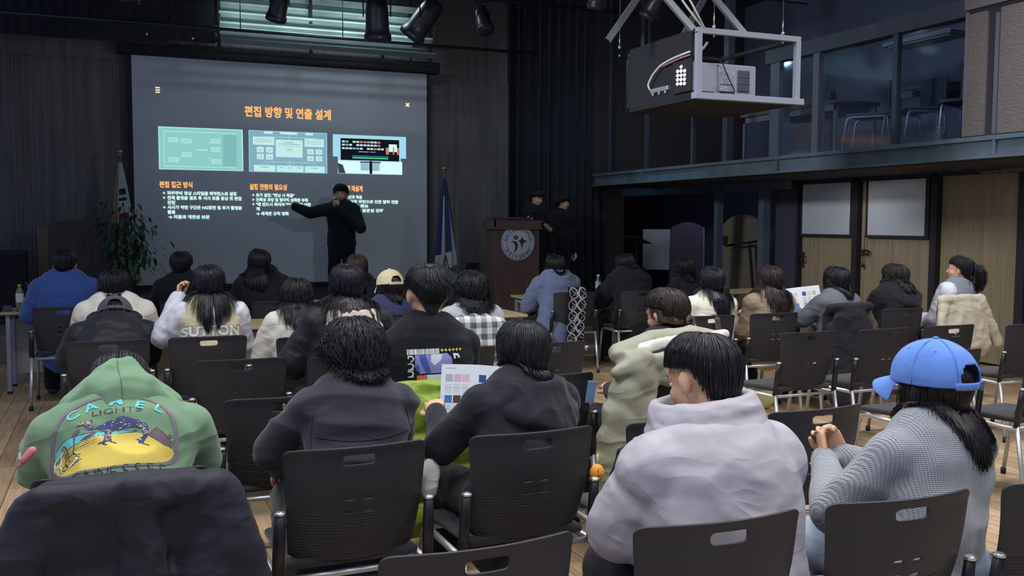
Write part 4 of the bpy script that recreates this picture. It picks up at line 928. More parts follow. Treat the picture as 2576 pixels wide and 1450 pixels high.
bm = bmesh.new(); lathe(bm, [(.043, .12), (.036, .14), (.02, .155), (.006, .158)], n=16); mkobj('lid', bm, mat('cup_lid', (160, 165, 175), .2, trans=.3), t)
bm = bmesh.new(); tube(bm, [(-.01, 0, .04), (-.05, 0, .25)], .004, 6); mkobj('straw', bm, mat('red_straw', (160, 50, 50), .4), t)
def flatbox(name, lab, cat, x, y, z, w, d, h, m, rz=0):
    bm = bmesh.new(); box(bm, -w/2, -d/2, 0, w/2, d/2, h, bev=min(.004, h*.3)); o = tag(mkobj(name, bm, m), lab, cat); o.location = (x, y, z); o.rotation_euler = (0, 0, rz); return o
flatbox('teal_booklet', 'teal booklet lying on the far table in front of the presenter', 'booklet', 1.90, 9.42, .72, .26, .18, .006, mat('teal_cover', (120, 160, 156), .5), .1)
flatbox('smartphone', 'dark phone lying on the far table left of the slate-blue fleece', 'phone', 4.12, 9.35, .72, .16, .08, .012, mat('phone_dark', (40, 60, 66), .3))
flatbox('notebook', 'dark notebook with papers on the far table right of the water bottle', 'notebook', 5.12, 9.38, .72, .20, .15, .02, mat('note_dark', (56, 56, 70), .6), .2)
flatbox('wallet_box', 'small dark box on the far table left of the green-tea bottle', 'box', -.90, 9.42, .72, .07, .06, .05, mat('box_blue_dark', (60, 62, 90), .5))
flatbox('milk_carton', 'small pale green box on the table right of the man in the black t-shirt', 'box', 1.95, 7.7, .72, .06, .05, .06, mat('pale_green', (190, 200, 170), .5))
# ================================================================ PEOPLE
skin = mat('skin_light', (214, 168, 138), .5, var=(6, .05)); 
_m['skin_light'].node_tree.nodes['Principled BSDF'].inputs['Subsurface Weight'].default_value = .12
_m['skin_light'].node_tree.nodes['Principled BSDF'].inputs['Subsurface Radius'].default_value = (.012, .005, .003)
def hairmat(name, c, rough=.36): return mat(name, tuple(v*.82 for v in c), rough+.06, spec=.35, var=(60, .5, (1, 1, .3)))
HB = hairmat('black_hair', (34, 33, 38)); HBR = hairmat('brown_black_hair', (50, 44, 46)); HRED = hairmat('red_brown_hair', (60, 46, 52)); HW = hairmat('dark_brown_hair', (62, 50, 46))
eyew = mat('eye_white', (225, 222, 218), .2); eyeb = mat('iris_dark', (30, 24, 22), .15); lipm = mat('lip', (176, 104, 98), .45)
def dz(a): return Vector((0, sin(a), cos(a)))
class Pose: pass
def skeleton(top=1.28, lean=8, side=0., head=(0, 0, 0), hipy=-.04, stand=False, hipz=.53, armL=None, armR=None, arms='lap', sh=.152, twist=0, neck=0.):
    """lean in degrees forward; side = sideways drift in metres at the head; head = pitch(down +), yaw(left +), roll in degrees; armL/armR = (elbow, wrist)"""
    p = Pose(); th = radians(lean); hp, hy, hr = [radians(a) for a in head]
    p.hip = Vector((0, hipy, hipz)); lo, hi = .5, 1.4
    for _ in range(24):
        k = (lo+hi)/2
        p1 = p.hip+k*.20*dz(.45*th); p2 = p1+k*.22*dz(th); p3 = p2+k*.085*dz(th*1.15)
        nd = dz(th*.6+hp*.45); hc = p3+nd*(.135+neck)
        tz = (hc+dz(hp)*.122).z
        if tz > top: hi = k
        else: lo = k
    for q, f in ((p1, .3), (p2, .75), (p3, .9), (hc, 1.0)): q.x += side*f
    p.p1, p.p2, p.p3, p.hc, p.k = p1, p2, p3, hc, k
    p.R = (Matrix.Rotation(hy, 3, 'Z') @ Matrix.Rotation(hr, 3, 'Y') @ Matrix.Rotation(-hp, 3, 'X'))
    up_ = dz(th); tw = radians(twist)
    for s, nm in ((-1, 'L'), (1, 'R')):
        shd = p2+up_*.035+Vector((s*sh*cos(tw), s*sh*sin(tw)-.0, -.01))
        if stand: e, w = shd+Vector((s*.05, -.01, -.29)), shd+Vector((s*.06, .06, -.53))
        elif arms == 'lap': e, w = shd+Vector((s*.035, .08, -.26)), Vector((s*.07, p.hip.y+.34, .66))
        elif arms == 'table': e, w = shd+Vector((s*.065, .16, -.22)), Vector((s*.10, shd.y+.38, .79))
        elif arms == 'read': e, w = shd+Vector((s*.035, .07, -.26)), Vector((s*.12, shd.y+.30, shd.z-.13))
        elif arms == 'fold': e, w = shd+Vector((s*.07, .07, -.25)), Vector((-s*.05, shd.y+.24, shd.z-.24))
        ov = armL if s < 0 else armR
        if ov: e, w = Vector(ov[0]), Vector(ov[1]); e.x = e.x*(.80 if not stand else 1)
        setattr(p, 'sh'+nm, shd); setattr(p, 'el'+nm, e); setattr(p, 'wr'+nm, w)
    p.stand = stand; p.th = th
    if stand: p.legs = [((s*.09, hipy, hipz), (s*.11, hipy+.01, hipz*.53), (s*.12, hipy-.02, .09)) for s in (-1, 1)]
    else: p.legs = [((s*.09, hipy+.02, .53), (s*.13, .36, .50), (s*.13, .36, .10)) for s in (-1, 1)]
    return p
def arc_torso(bm, p, g, hipw=.15, chestw=.165, flat=.70, hem=.0, shr=.058):
    up_ = dz(p.th)
    capsule(bm, p.hip+Vector((0, 0, -.02-hem)), p.p1, hipw+g, .140+g, flat+.06, n=20)
    capsule(bm, p.p1, p.p2-up_*.02, .140+g, chestw+g*.9, flat, n=20)
    capsule(bm, p.shL-up_*.012, p.shR-up_*.012, shr+g*.6, shr+g*.6, 1, wide=(0, 0, 1))
    for q in (p.shL, p.shR):
        capsule(bm, (q+p.p2)/2+Vector((0, 0, .0)), p.p3-up_*.02, .060+g*.7, .052+g*.5, .9)
def head_blobs(bm, p, f=1.0):
    R, c = p.R, p.hc
    W = lambda x, y, z: c+R @ Vector((x, y, z))*f
    ell(bm, W(0, -.012, .032), (.077*f, .096*f, .086*f), R); ell(bm, W(0, .028, -.02), (.062*f, .062*f, .075*f), R)
    capsule(bm, W(0, .035, -.05), W(0, .062, -.092), .045*f, .024*f, .8, wide=R @ Vector((1, 0, 0)))
    for s in (-1, 1):
        capsule(bm, W(s*.052, .0, -.04), W(s*.02, .058, -.095), .018*f, .016*f)
        ell(bm, W(s*.040, .058, -.02), (.022*f, .022*f, .02*f))
        E_ = R @ Matrix.Rotation(s*radians(-22), 3, 'Z')
        ell(bm, W(s*.083, -.008, .0), (.009*f, .019*f, .031*f), E_); ell(bm, W(s*.080, .0, -.022), (.008*f, .011*f, .012*f), E_)
    capsule(bm, W(-.035, .072, .032), W(.035, .072, .032), .013*f, .013*f)
    capsule(bm, W(0, .084, .022), W(0, .101, -.014), .008*f, .011*f); ell(bm, W(-.010, .092, -.020), (.008*f, .009*f, .006*f)); ell(bm, W(.010, .092, -.020), (.008*f, .009*f, .006*f))
    capsule(bm, W(-.016, .080, -.050), W(.016, .080, -.050), .007*f, .007*f); capsule(bm, W(-.013, .078, -.060), W(.013, .078, -.060), .007*f, .007*f)
    capsule(bm, p.p3-dz(p.th)*.03, W(0, -.02, -.055), .060, .055, .95, n=16)
def hand_mesh(wr, fdir, palm_n, side, curl=.6, scale=1., fine=False):
    """palm + five separate bent fingers; fdir = direction of fingers, palm_n = palm normal (fingers curl towards it)"""
    bm = bmesh.new(); f = Vector(fdir).normalized(); n = Vector(palm_n); n = (n-f*n.dot(f)).normalized(); u = f.cross(n)*side
    Q = lambda a, b, c: Vector(wr)+(f*a+u*b+n*c)*scale
    capsule(bm, Q(-.02, 0, 0), Q(.03, 0, 0), .024*scale, .030*scale, .5, wide=u); capsule(bm, Q(.03, 0, 0), Q(.075, 0, 0), .036*scale, .040*scale, .36, wide=u)
    for k, (off, L, r_) in enumerate(((-.030, .066, .0078), (-.010, .076, .0082), (.010, .071, .008), (.029, .056, .0070))):
        a = Q(.082-.004*abs(k-1.3), off, 0); d = f+u*(off*3.0); d.normalize(); pts = [a]; ang = .15+curl*.25*(1+.15*k)
        for j, l in enumerate((.44, .30, .26)):
            dd = d*cos(ang)+n*sin(ang); pts.append(pts[-1]+dd*L*l*scale); ang += curl*(.75+.12*k)
        tube_r = [r_*scale*q for q in (1.05, 1, .92, .78)]
        for i in range(3): capsule(bm, pts[i], pts[i+1], tube_r[i], tube_r[i+1], n=10, h=3)
    a = Q(.02, -.030, .006); pts = [a, a+(f*.030-u*.022+n*.010)*scale, a+(f*.058-u*.026+n*.020)*scale, a+(f*.080-u*.020+n*.030)*scale]
    for i, (r0, r1) in enumerate(((.013, .0105), (.0105, .0095), (.0095, .008))): capsule(bm, pts[i], pts[i+1], r0*scale, r1*scale, n=10, h=3)
    if fine: return fuse(bm, .0034*scale, 2)
    me = bpy.data.meshes.new('h'); bm.to_mesh(me); bm.free(); return me
def body_mesh(p, vox=.011, hf=1.0, hands=None, fine=()):
    bm = bmesh.new(); arc_torso(bm, p, -.02); head_blobs(bm, p, hf)
    for nm, s in (('L', -1), ('R', 1)):
        sh, e, w = getattr(p, 'sh'+nm), getattr(p, 'el'+nm), getattr(p, 'wr'+nm)
        capsule(bm, sh, e, .046, .038); capsule(bm, e, w, .038, .026)
    for a, b_, c in p.legs:
        capsule(bm, a, b_, .078, .055); capsule(bm, b_, c, .053, .036)
    me = fuse(bm, vox, 2); bm = bmesh.new(); bm.from_mesh(me); bpy.data.meshes.remove(me)
    for nm, s in (('L', -1), ('R', 1)):
        e, w = getattr(p, 'el'+nm), getattr(p, 'wr'+nm); fd = (w-e).normalized(); spec = (hands or {}).get(nm)
        if spec: fd, pn, cu = Vector(spec[0]), Vector(spec[1]), spec[2]
        else: pn, cu = Vector((-s*.4, .3, -1)), .55
        h = hand_mesh(w, fd, pn, s, cu, fine=nm in fine); bm.from_mesh(h); bpy.data.meshes.remove(h)
    me = bpy.data.meshes.new('body'); bm.to_mesh(me); bm.free(); smooth(me); return me
def wr_noise(amp, sc, seed=0, stretch=(1, 1, 1), ridge=True):
    st = Vector(stretch)
    def f(p, n):
        q = Vector((p[0]*st.x*sc+seed*7.3, p[1]*st.y*sc, p[2]*st.z*sc)); v = noise.noise(q)
        if ridge: v = .5-abs(v)*2.2
        return amp*(v+.4*noise.noise(q*2.3))
    return f
def sleeves(bm, p, g, cuff=.0, upto=1.0):
    for nm in 'LR':
        sh, e, w = getattr(p, 'sh'+nm), getattr(p, 'el'+nm), getattr(p, 'wr'+nm); w2 = e+(w-e)*upto
        capsule(bm, sh, e, .050+g, .042+g*.9); capsule(bm, e, w2, .042+g*.9, .031+g*.55)
def puff_sleeves(bm, p, g, n=3, m=3):
    for nm in 'LR':
        sh, e, w = getattr(p, 'sh'+nm), getattr(p, 'el'+nm), getattr(p, 'wr'+nm)
        for a, b_, c, ra, rb in ((sh, e, n, .052+g, .046+g), (e, w, m, .046+g, .036+g*.6)):
            for i in range(c):
                f0, f1 = i/c, (i+1)/c; q = a.lerp(b_, (f0+f1)/2); L = (b_-a).length/c; d = (b_-a).normalized(); r_ = ra+(rb-ra)*(f0+f1)/2
                capsule(bm, q-d*L*.22, q+d*L*.22, r_, r_*.98, h=5)
def garment(p, kind='plain', g=.022, vox=.010, hem=.03, wr=(.005, 9), seed=0, flat=.70, sleeve_upto=1., hipw=.15, chestw=.165, it=4, hood=None, collar=None, tw=None, nseg=5, sleeveless=False):
    bm = bmesh.new(); up_ = dz(p.th)
    if kind == 'puffer':
        pts = [p.hip+Vector((0, -.0, -hem)), p.p1, p.p2, ]
        N_ = nseg
        for i in range(N_):
            f = (i+.5)/N_; q = (pts[0].lerp(pts[1], f*2) if f < .5 else pts[1].lerp(pts[2], f*2-1)); w = hipw+g+(chestw-hipw)*f
            d = (p.p2-p.hip).normalized(); L = (p.p2-pts[0]).length/N_
            capsule(bm, q-d*L*.20, q+d*L*.20, w, w, flat, n=22, h=6)
        capsule(bm, p.shL, p.shR, .062+g*.9, .062+g*.9, 1, wide=(0, 0, 1))
        for q in (p.shL, p.shR): capsule(bm, (q+p.p2)/2, p.p3-up_*.02, .062+g*.8, .055+g*.6, .9)
        puff_sleeves(bm, p, g*.9)
    else:
        arc_torso(bm, p, g, hipw, chestw, flat, hem)
        if not sleeveless: sleeves(bm, p, g, upto=sleeve_upto)
    if collar:  # stand collar
        r_, h_, off = collar; c = p.p3-up_*.02; n = 26; nd = (p.hc-p.p3).normalized()
        for k in range(n):
            a = 2*pi*k/n; q = c+Vector((r_*cos(a), r_*.95*sin(a), 0))+Vector((0, .01, 0))
            capsule(bm, q, q+nd*h_+Vector((off*cos(a), off*sin(a), 0)), .014, .012, n=8, h=2)
    if hood == 'down':
        c = p.p3-up_*.01
        for k in range(-7, 8):
            a = -pi/2+k*radians(15); w = 1-abs(k)/9
            q = c+Vector((.105*cos(a), .085*sin(a)+.0, .01+.010*abs(k)*.3)); capsule(bm, q+Vector((0, -.01*w, .005)), q+Vector((.01*cos(a), -.055*w, -.085*w)), .030+.012*w, .022+.014*w, 1)
        ell(bm, c+Vector((0, -.115, -.075)), (.105, .045, .08), Matrix.Rotation(-p.th*.8, 3, 'X'))
    me = fuse(bm, vox, it); displace(me, wr_noise(wr[0], wr[1], seed, wr[2] if len(wr) > 2 else (1, 1, 1.6)))
    return me
def trousers(p, vox=.016, g=.02, seed=0):
    bm = bmesh.new(); capsule(bm, p.hip+Vector((-.07, 0, .0)), p.hip+Vector((.07, 0, .0)), .13, .13, .9)
    for a, b_, c in p.legs: capsule(bm, a, b_, .085+g*.6, .064+g); capsule(bm, b_, c, .062+g, .05+g)
    me = fuse(bm, vox, 3); displace(me, wr_noise(.005, 9, seed)); return me
def shoe_mesh(a, s):
    bm = bmesh.new(); a = Vector(a); capsule(bm, a+Vector((0, -.03, -.045)), a+Vector((s*.02, .15, -.055)), .045, .036, .8); capsule(bm, a+Vector((0, -.01, .0)), a+Vector((0, .0, -.04)), .044, .046)
    bmesh.ops.scale(bm, vec=(1, 1, 1), verts=bm.verts); me = fuse(bm, .012, 3)
    for v in me.vertices: v.co.z = max(v.co.z, .004)
    return me
# ---------------------------------------------------------------- hair
def hair_mesh(p, style='short', seed=0, n=260, L=.0, wave=0., vol=1.0, w=.005, bvh=(), tmin=0, part=0., front=72, sidea=82, back=112, hf=1.0, clump=0., gather=None, curl=0., lift=.5, taper=.25, off0=.008, tuck=.0, seg=.018, crown=(0, -.28, .96), asym=0):
    rnd = random.Random(seed); R, c = p.R, p.hc; n = int(n*(2.1 if w < .0045 else 1.7)); w *= .66
    c0 = Vector((0, -.012, .032))*hf; rad = Vector((.079, .098, .088))*hf
    ax = Vector(crown).normalized(); e1 = Vector((0, 1, 0)); e1 = (e1-ax*e1.dot(ax)).normalized(); e2 = e1.cross(ax)   # e2 -> right side
    def tmax(phi):
        a = abs((math.degrees(phi)+180) % 360-180)
        if a < 60: return front
        if a < 105: return front+(sidea-front)*(a-60)/45
        return sidea+(back+13-sidea)*min(1, (a-105)/50)
    def surf(phi, th, off):
        d = ax*cos(th)+(e1*cos(phi)+e2*sin(phi))*sin(th)
        rad = Vector((.079, .098, .088 if d.z > 0 else .150))*hf
        q = Vector((d.x*rad.x, d.y*rad.y, d.z*rad.z)); nn = Vector((d.x/rad.x, d.y/rad.y, d.z/rad.z)).normalized()
        if q.z < -.02: q.x *= 1-.34*min(1, (-.02-q.z)/.09); q.y *= 1-.20*min(1, (-.02-q.z)/.09)
        return c+R @ (c0+q+nn*off), R @ nn
    V = []; F = []
    # scalp cap
    NP, NT = 40, 14
    for i in range(NT+1):
        for k in range(NP):
            phi = 2*pi*k/NP; th = radians(tmax(phi))*i/NT; pt, _ = surf(phi, th, .0055+.004*vol-(.004 if i == NT else 0)); V.append(pt)
    for i in range(NT):
        for k in range(NP): F.append((i*NP+k, (i+1)*NP+k, (i+1)*NP+(k+1) % NP, i*NP+(k+1) % NP))
    def ribbon(pts, nrm, ws, th_):
        b0 = len(V)
        for i, (q, nn) in enumerate(zip(pts, nrm)):
            t = (pts[min(i+1, len(pts)-1)]-pts[max(i-1, 0)]); t.normalize(); s = t.cross(nn); s = s.normalized() if s.length > 1e-5 else Vector((1, 0, 0)); nn2 = s.cross(t)
            ww = ws[i]; V.extend((q+s*ww, q+nn2*ww*th_, q-s*ww, q-nn2*ww*th_*.6))
        for i in range(len(pts)-1):
            for k in range(4): F.append((b0+4*i+k, b0+4*i+(k+1) % 4, b0+4*i+4+(k+1) % 4, b0+4*i+4+k))
        F.append((b0+3, b0+2, b0+1, b0)); e = b0+4*(len(pts)-1); F.append((e, e+1, e+2, e+3))
    for i in range(n):
        phi = 2*pi*(i*.61803 % 1)+rnd.uniform(-.1, .1); tm = radians(tmax(phi)); lay = (i % 5)/5
        t0 = max(tm*rnd.uniform(.0, .75)*(1 if i % 3 else .3), radians(tmin)); off = off0+.0035*vol*rnd.random()+.006*vol*(1-lay)
        if t0 > tm-.1: t0 = tm-.1
        pts, nrm = [], []; steps = max(5, int((tm-t0)*.09/seg)+2); ph = rnd.uniform(0, 6.28); dphi = rnd.uniform(-.25, .25)*(.3+clump)+asym
        am = wave*rnd.uniform(.5, 1.2)
        for j in range(steps+1):
            f = j/steps; th = t0+(tm-t0)*f
            q, nn = surf(phi+dphi*f+am*.10*sin(ph+f*7), th, off*min(1, .35+f*1.6)+am*.010*sin(ph*2+f*9)*f+vol*.006*sin(pi*f))
            pts.append(q); nrm.append(nn)
        Lh = L*rnd.uniform(.72, 1.05) if L else rnd.uniform(.0, .03)*vol
        a_ = abs((math.degrees(phi)+180) % 360-180)
        if L and a_ < 50: Lh = min(Lh, .02) if style != 'allround' else Lh
        if L or Lh > .008:
            d = (pts[-1]-pts[-2]).normalized(); q = pts[-1].copy(); nn = nrm[-1].copy(); ns = max(2, int(Lh/seg)); side = nn.cross(Vector((0, 0, -1)))
            side = side.normalized() if side.length > .01 else Vector((1, 0, 0)); dist = 0
            for j in range(ns):
                dn = Vector((0, 0, -1))
                if tuck: dn = (dn+Vector((-(q.x-c.x)*tuck*8, 0, 0))).normalized()
                d = (d*.55+dn*.45).normalized(); q = q+d*(Lh/ns); dist += Lh/ns
                wv = side*(wave*.010*sin(ph+dist*38))+nn*(wave*.007*cos(ph+dist*41)) if wave else Vector()
                if curl: wv += side*(curl*.012*cos(ph+dist*75))+nn*(curl*.012*sin(ph+dist*75))
                qq = q+wv
                for B_, mg in bvh:
                    hit = B_.find_nearest(qq, .12)
                    if hit[0] is not None:
                        sd = (qq-hit[0]).dot(hit[1])
                        m_ = mg*(1+lay*1.8)
                        if sd < m_: qq = hit[0]+hit[1]*m_; q = qq-wv
                pts.append(qq); nrm.append(nn if nn.length else Vector((0, -1, 0)))
        m = len(pts); ww = w*rnd.uniform(.6, 1.3)
        ribbon(pts, nrm, [max(.0012, ww*(.55+.45*min(1, j/2))*(1-(1-taper)*max(0, (j/(m-1)-.45)/.55)**1.3)) for j in range(m)], .12)
    me = bpy.data.meshes.new('hair'); me.from_pydata(V, [], F); me.update(); smooth(me); return me
def locks_mesh(paths, w=.006, th_=.5, taper=.2):
    bm = bmesh.new()
    for pts in paths:
        m = len(pts); tube(bm, pts, [max(.0008, w*(1-(1-taper)*(j/(m-1))**1.5)) for j in range(m)], 5, flat=th_)
    return bm
def bvh_of(me): 
    return BVHTree.FromPolygons([v.co for v in me.vertices], [tuple(q.vertices) for q in me.polygons])
# ---------------------------------------------------------------- printed graphics
class Print:
    def __init__(s, w, h, res): s.w, s.h, s.res = w, h, res; s.nx, s.ny = int(w/res), int(h/res); s.a = np.zeros((s.ny, s.nx), int); s.mats = []
    def mi(s, m):
        if m not in s.mats: s.mats.append(m)
        return s.mats.index(m)+1
    def poly(s, pts, m, erase=False):
        P = np.array(pts, float)/s.res; x0, y0 = np.floor(P.min(0)).astype(int)-1; x1, y1 = np.ceil(P.max(0)).astype(int)+1
        x0, y0 = max(x0, 0), max(y0, 0); x1, y1 = min(x1, s.nx), min(y1, s.ny)
        if x1 <= x0 or y1 <= y0: return
        X, Y = np.meshgrid(np.arange(x0, x1)+.5, np.arange(y0, y1)+.5); ins = np.zeros(X.shape, bool)
        for (ax_, ay), (bx_, by) in zip(P, np.roll(P, -1, 0)):
            if ay == by: continue
            ins ^= ((ay > Y) != (by > Y)) & (X < (bx_-ax_)*(Y-ay)/(by-ay)+ax_)
        s.a[y0:y1, x0:x1][ins] = 0 if erase else s.mi(m)
    def line(s, pts, wd, m):
        for (a, b_) in zip(pts, pts[1:]):
            a, b_ = np.array(a, float), np.array(b_, float); d = b_-a; L = np.hypot(*d)+1e-9; n_ = np.array([-d[1], d[0]])/L*wd/2; e = d/L*wd*.3
            s.poly([a-n_-e, b_-n_+e, b_+n_+e, a+n_-e], m)
    def text(s, txt, x, y, size, m, bold=0., wid=None, rot=0, sy=1):
        me = text_mesh(txt, size, bold); xs = [v.co.x for v in me.vertices]
        if not xs: return
        sx = wid/(max(xs)-min(xs)) if wid else 1; x0 = min(xs) if wid else 0; cr, sr = cos(rot), sin(rot); me.calc_loop_triangles()
        T = [(((v.co.x-x0)*sx)*cr-v.co.y*sy*sr+x, ((v.co.x-x0)*sx)*sr+v.co.y*sy*cr+y) for v in me.vertices]
        for t_ in me.loop_triangles: s.poly([T[i] for i in t_.vertices], m)
        bpy.data.meshes.remove(me)
    def project(s, name, bvh, M, parent, off=.0018, maxd=.5, label=None):
        """M: local (x,y,z) -> world; prints are cast along -z onto the cloth"""
        D_ = -(M.to_3x3() @ Vector((0, 0, 1))).normalized(); V = {}; bm = bmesh.new()
        def vert(i, j):
            if (i, j) in V: return V[i, j]
            o = M @ Vector((i*s.res-s.w/2, j*s.res-s.h/2, 0)); h = bvh.ray_cast(o, D_, maxd); V[i, j] = bm.verts.new(h[0]-D_*off) if h[0] else None; return V[i, j]
        for j in range(s.ny):
            for i in range(s.nx):
                if s.a[j, i]:
                    q = (vert(i, j), vert(i+1, j), vert(i+1, j+1), vert(i, j+1))
                    if all(q):
                        zz = [v.co.dot(D_) for v in q]
                        if max(zz)-min(zz) < .03: f = bm.faces.new(q); f.material_index = s.a[j, i]-1; f.smooth = True
        o = mkobj(name, bm, s.mats, parent)
        if label: o['label'] = label
        return o
    def flat(s, name, M, parent, curve=None):
        bm = bmesh.new(); V = {}
        def vert(i, j):
            if (i, j) not in V:
                q = Vector((i*s.res-s.w/2, j*s.res-s.h/2, 0)); q.z += curve(q.x, q.y) if curve else 0; V[i, j] = bm.verts.new(M @ q)
            return V[i, j]
        for j in range(s.ny):
            for i in range(s.nx):
                if s.a[j, i]: f = bm.faces.new((vert(i, j), vert(i+1, j), vert(i+1, j+1), vert(i, j+1))); f.material_index = s.a[j, i]-1
        return mkobj(name, bm, s.mats, parent)
def cloth(name, c, rough=.85, b=('noise', 350, .25, .0015), v=(5, .06), **k):
    dk = max(c) < 75; c = tuple(x*(.80 if dk else 1) for x in c)
    return mat(name, c, rough, bump=b, var=v, sheen=k.pop('sheen', .25)*(.25 if dk else .5), spec=.25, folds=k.pop('folds', .55), **k)
PEOPLE = {}
def person(key, label, chair, topz, top, topm, hair, hairm, lean=8, head=(8, 0, 0), side=0., arms='lap', loc=None, rz=None, vox=.012, bottoms=True, tg=None, faces=False, hands=None, fine=(), armL=None, armR=None, pants=None, shoes=None, hipy=-.04, sh=.152, stand=False, hipz=.53, hf=1.0, twist=0, topname='jacket', legs=None, dx=0., neck=0.):
    p = skeleton(topz-.012, lean, side, head, hipy, stand, hipz, armL, armR, arms, sh, twist, neck)
    if legs: p.legs = legs
    body = mkobj('person', body_mesh(p, vox, hf, hands, fine), skin); tag(body, label, 'person')
    L_ = loc if loc is not None else CH[chair]; body.location = Vector(L_)+Vector((dx, 0, 0)); body.rotation_euler = (0, 0, rz or 0)
    gm = garment(p, **top); g = mkobj(topname, gm, topm, body); bv = bvh_of(gm); bb = bvh_of(body.data)
    if hair is not None:
        h = dict(hair); h['bvh'] = [(bb, .006), (bv, .007)]; mkobj('hair', hair_mesh(p, hf=hf, **h), hairm, body)
    if bottoms:
        mkobj('trousers', trousers(p, seed=len(PEOPLE)), pants or cloth('black_trousers', (38, 38, 44)), body)
        for (a, b_, c), s in zip(p.legs, (-1, 1)): mkobj('shoe', shoe_mesh(c, s), shoes or mat('black_shoe', (40, 40, 44), .5), body)
    if faces:
        for s in (-1, 1):
            bm = bmesh.new(); q = p.hc+p.R @ (Vector((s*.030, .070, .010))*hf); ell(bm, q, (.012, .010, .0075), p.R); e = mkobj('eye', bm, eyew, body, sm=True)
            bm = bmesh.new(); q2 = q+p.R @ Vector((0, .007, 0)); ell(bm, q2, (.0055, .0045, .0055), p.R); mkobj('iris', bm, eyeb, e, sm=True)
            bm = bmesh.new(); tube(bm, [p.hc+p.R @ Vector((s*x, y, z)) for x, y, z in ((.016, .087, .033), (.032, .083, .038), (.048, .070, .033))], [.003, .0035, .002], 6); mkobj('eyebrow', bm, hairm or HB, body)
        bm = bmesh.new(); capsule(bm, p.hc+p.R @ Vector((-.018, .083, -.054)), p.hc+p.R @ Vector((.018, .083, -.054)), .0045, .0045); mkobj('lips', bm, lipm, body, sm=True)
    p.body, p.gbvh, p.garment, p.gme = body, bv, g, gm; PEOPLE[key] = p; return p
# ---------------------------------------------------------------- foreground people
def backM(p, f=.5, out=.35, x=0., tilt=None):
    """frame behind the upper back: +z points out of the back"""
    th = p.th if tilt is None else tilt; c = p.p1.lerp(p.p3, f); n = Vector((0, -cos(th), sin(th))); y = Vector((0, sin(th), cos(th)))
    o = c+n*out+Vector((x, 0, 0)); return Matrix(((1, y.x, n.x, o.x), (0, y.y, n.y, o.y), (0, y.z, n.z, o.z), (0, 0, 0, 1)))
BT = cloth('black_trousers', (38, 38, 44))
# A: green hoodie
hood_green = cloth('sage_green_fleece', (112, 142, 112), .95, b=('noise', 300, .3, .0015), v=(4, .07), sheen=.4)
p = person('A', 'person in a sage green hoodie with a camel print, hunched forward at lower left', 'A', 1.02,
    dict(g=.040, vox=.010, hem=.06, wr=(.009, 5.5, (1, 1, 1.6)), seed=2, hipw=.19, chestw=.205, it=16), hood_green,
    dict(style='short', n=1500, w=0.0040, vol=1.0, seed=4, back=108), HB, lean=47, head=(60, 0, 0), side=.0, arms='lap', vox=.010, sh=.195, hipy=-.02,
    armL=((-.30, .32, .72), (-.12, .52, .58)), armR=((.31, .32, .70), (.12, .52, .58)), topname='hoodie', pants=cloth('dark_trousers_a', (44, 44, 52)))
up_ = dz(p.th); bk = Vector((0, -cos(p.th), sin(p.th)))
bm = bmesh.new(); c = p.p3-up_*.02; RH = Matrix.Rotation(-p.th, 3, 'X')
ell(bm, c+bk*.105+up_*.05, (.135, .075, .10), RH); ell(bm, c+bk*.115+up_*.115+Vector((-.01, 0, 0)), (.080, .050, .065), RH)
capsule(bm, c+bk*.135+up_*.02, c+bk*.125-up_*.095, .095, .030, .6)
for s_ in (-1, 1):
    capsule(bm, c+bk*.11+Vector((s_*.06, 0, 0))+up_*.03, c+bk*.075+Vector((s_*.165, 0, 0))-up_*.02, .080, .030, .7)
    capsule(bm, c+bk*.130-up_*.100, c+bk*.075+Vector((s_*.175, 0, 0))-up_*.025, .026, .020)
    capsule(bm, c+bk*.125+up_*.15+Vector((s_*.02, 0, 0)), c+bk*.07+Vector((s_*.15, 0, 0))+up_*.03, .030, .034)
me = fuse(bm, .008, 5); displace(me, wr_noise(.012, 7, 3, (1.3, 1, .7))); mkobj('hood', me, hood_green, p.garment)
bm = bmesh.new(); bh = bvh_of(me); pts = []
for k in range(16):
    f = k/15; o = c+up_*(-.10+.26*f)+bk*.5+Vector((.006*sin(f*5), 0, 0)); h = bh.ray_cast(o, -bk, .6)
    if h[0]: pts.append(h[0]+bk*.0005)
if len(pts) > 3: tube(bm, pts, .0022, 6); mkobj('hood_seam', bm, cloth('sage_seam', (92, 120, 92)), p.garment)
# the print (numbers are centimetres on the print)
pr = Print(.46, .50, .0014)
S_ = .00033*1.0
def G(pts):
    return [((x-860)*.000262+.23, (1330-(y if y < 760 else 760+(y-760)*.60))*.000262+.05) for x, y in pts]
gy, ye, tq, nv, pu, wt, gr = [mat(n_, c_, .8) for n_, c_ in (('print_mauve', (122, 108, 118)), ('print_yellow', (214, 190, 88)), ('print_turquoise', (104, 196, 196)), ('print_navy', (62, 66, 112)), ('print_brown', (100, 86, 92)), ('print_white', (232, 234, 228)), ('print_dark', (44, 50, 46)))]
import math as _m2
def oval(cx, x0, x1, yt, yb, n=60, pw=2.6):
    out = []
    for k in range(n):
        a = 2*pi*k/n; ca, sa = cos(a), sin(a); out.append((cx+(x1-x0)/2*(abs(ca)**(2/pw))*(1 if ca > 0 else -1), (yt+yb)/2+(yb-yt)/2*(abs(sa)**(2/pw))*(1 if sa > 0 else -1)))
    return out
O_out, O_in = oval(830, 135, 1530, 60, 1222), oval(830, 180, 1480, 100, 1180)
pr.poly(G(O_out), gy); pr.poly(G(O_in), gy, erase=True)
import itertools
def clip(pts, y0=None, f=None): return pts
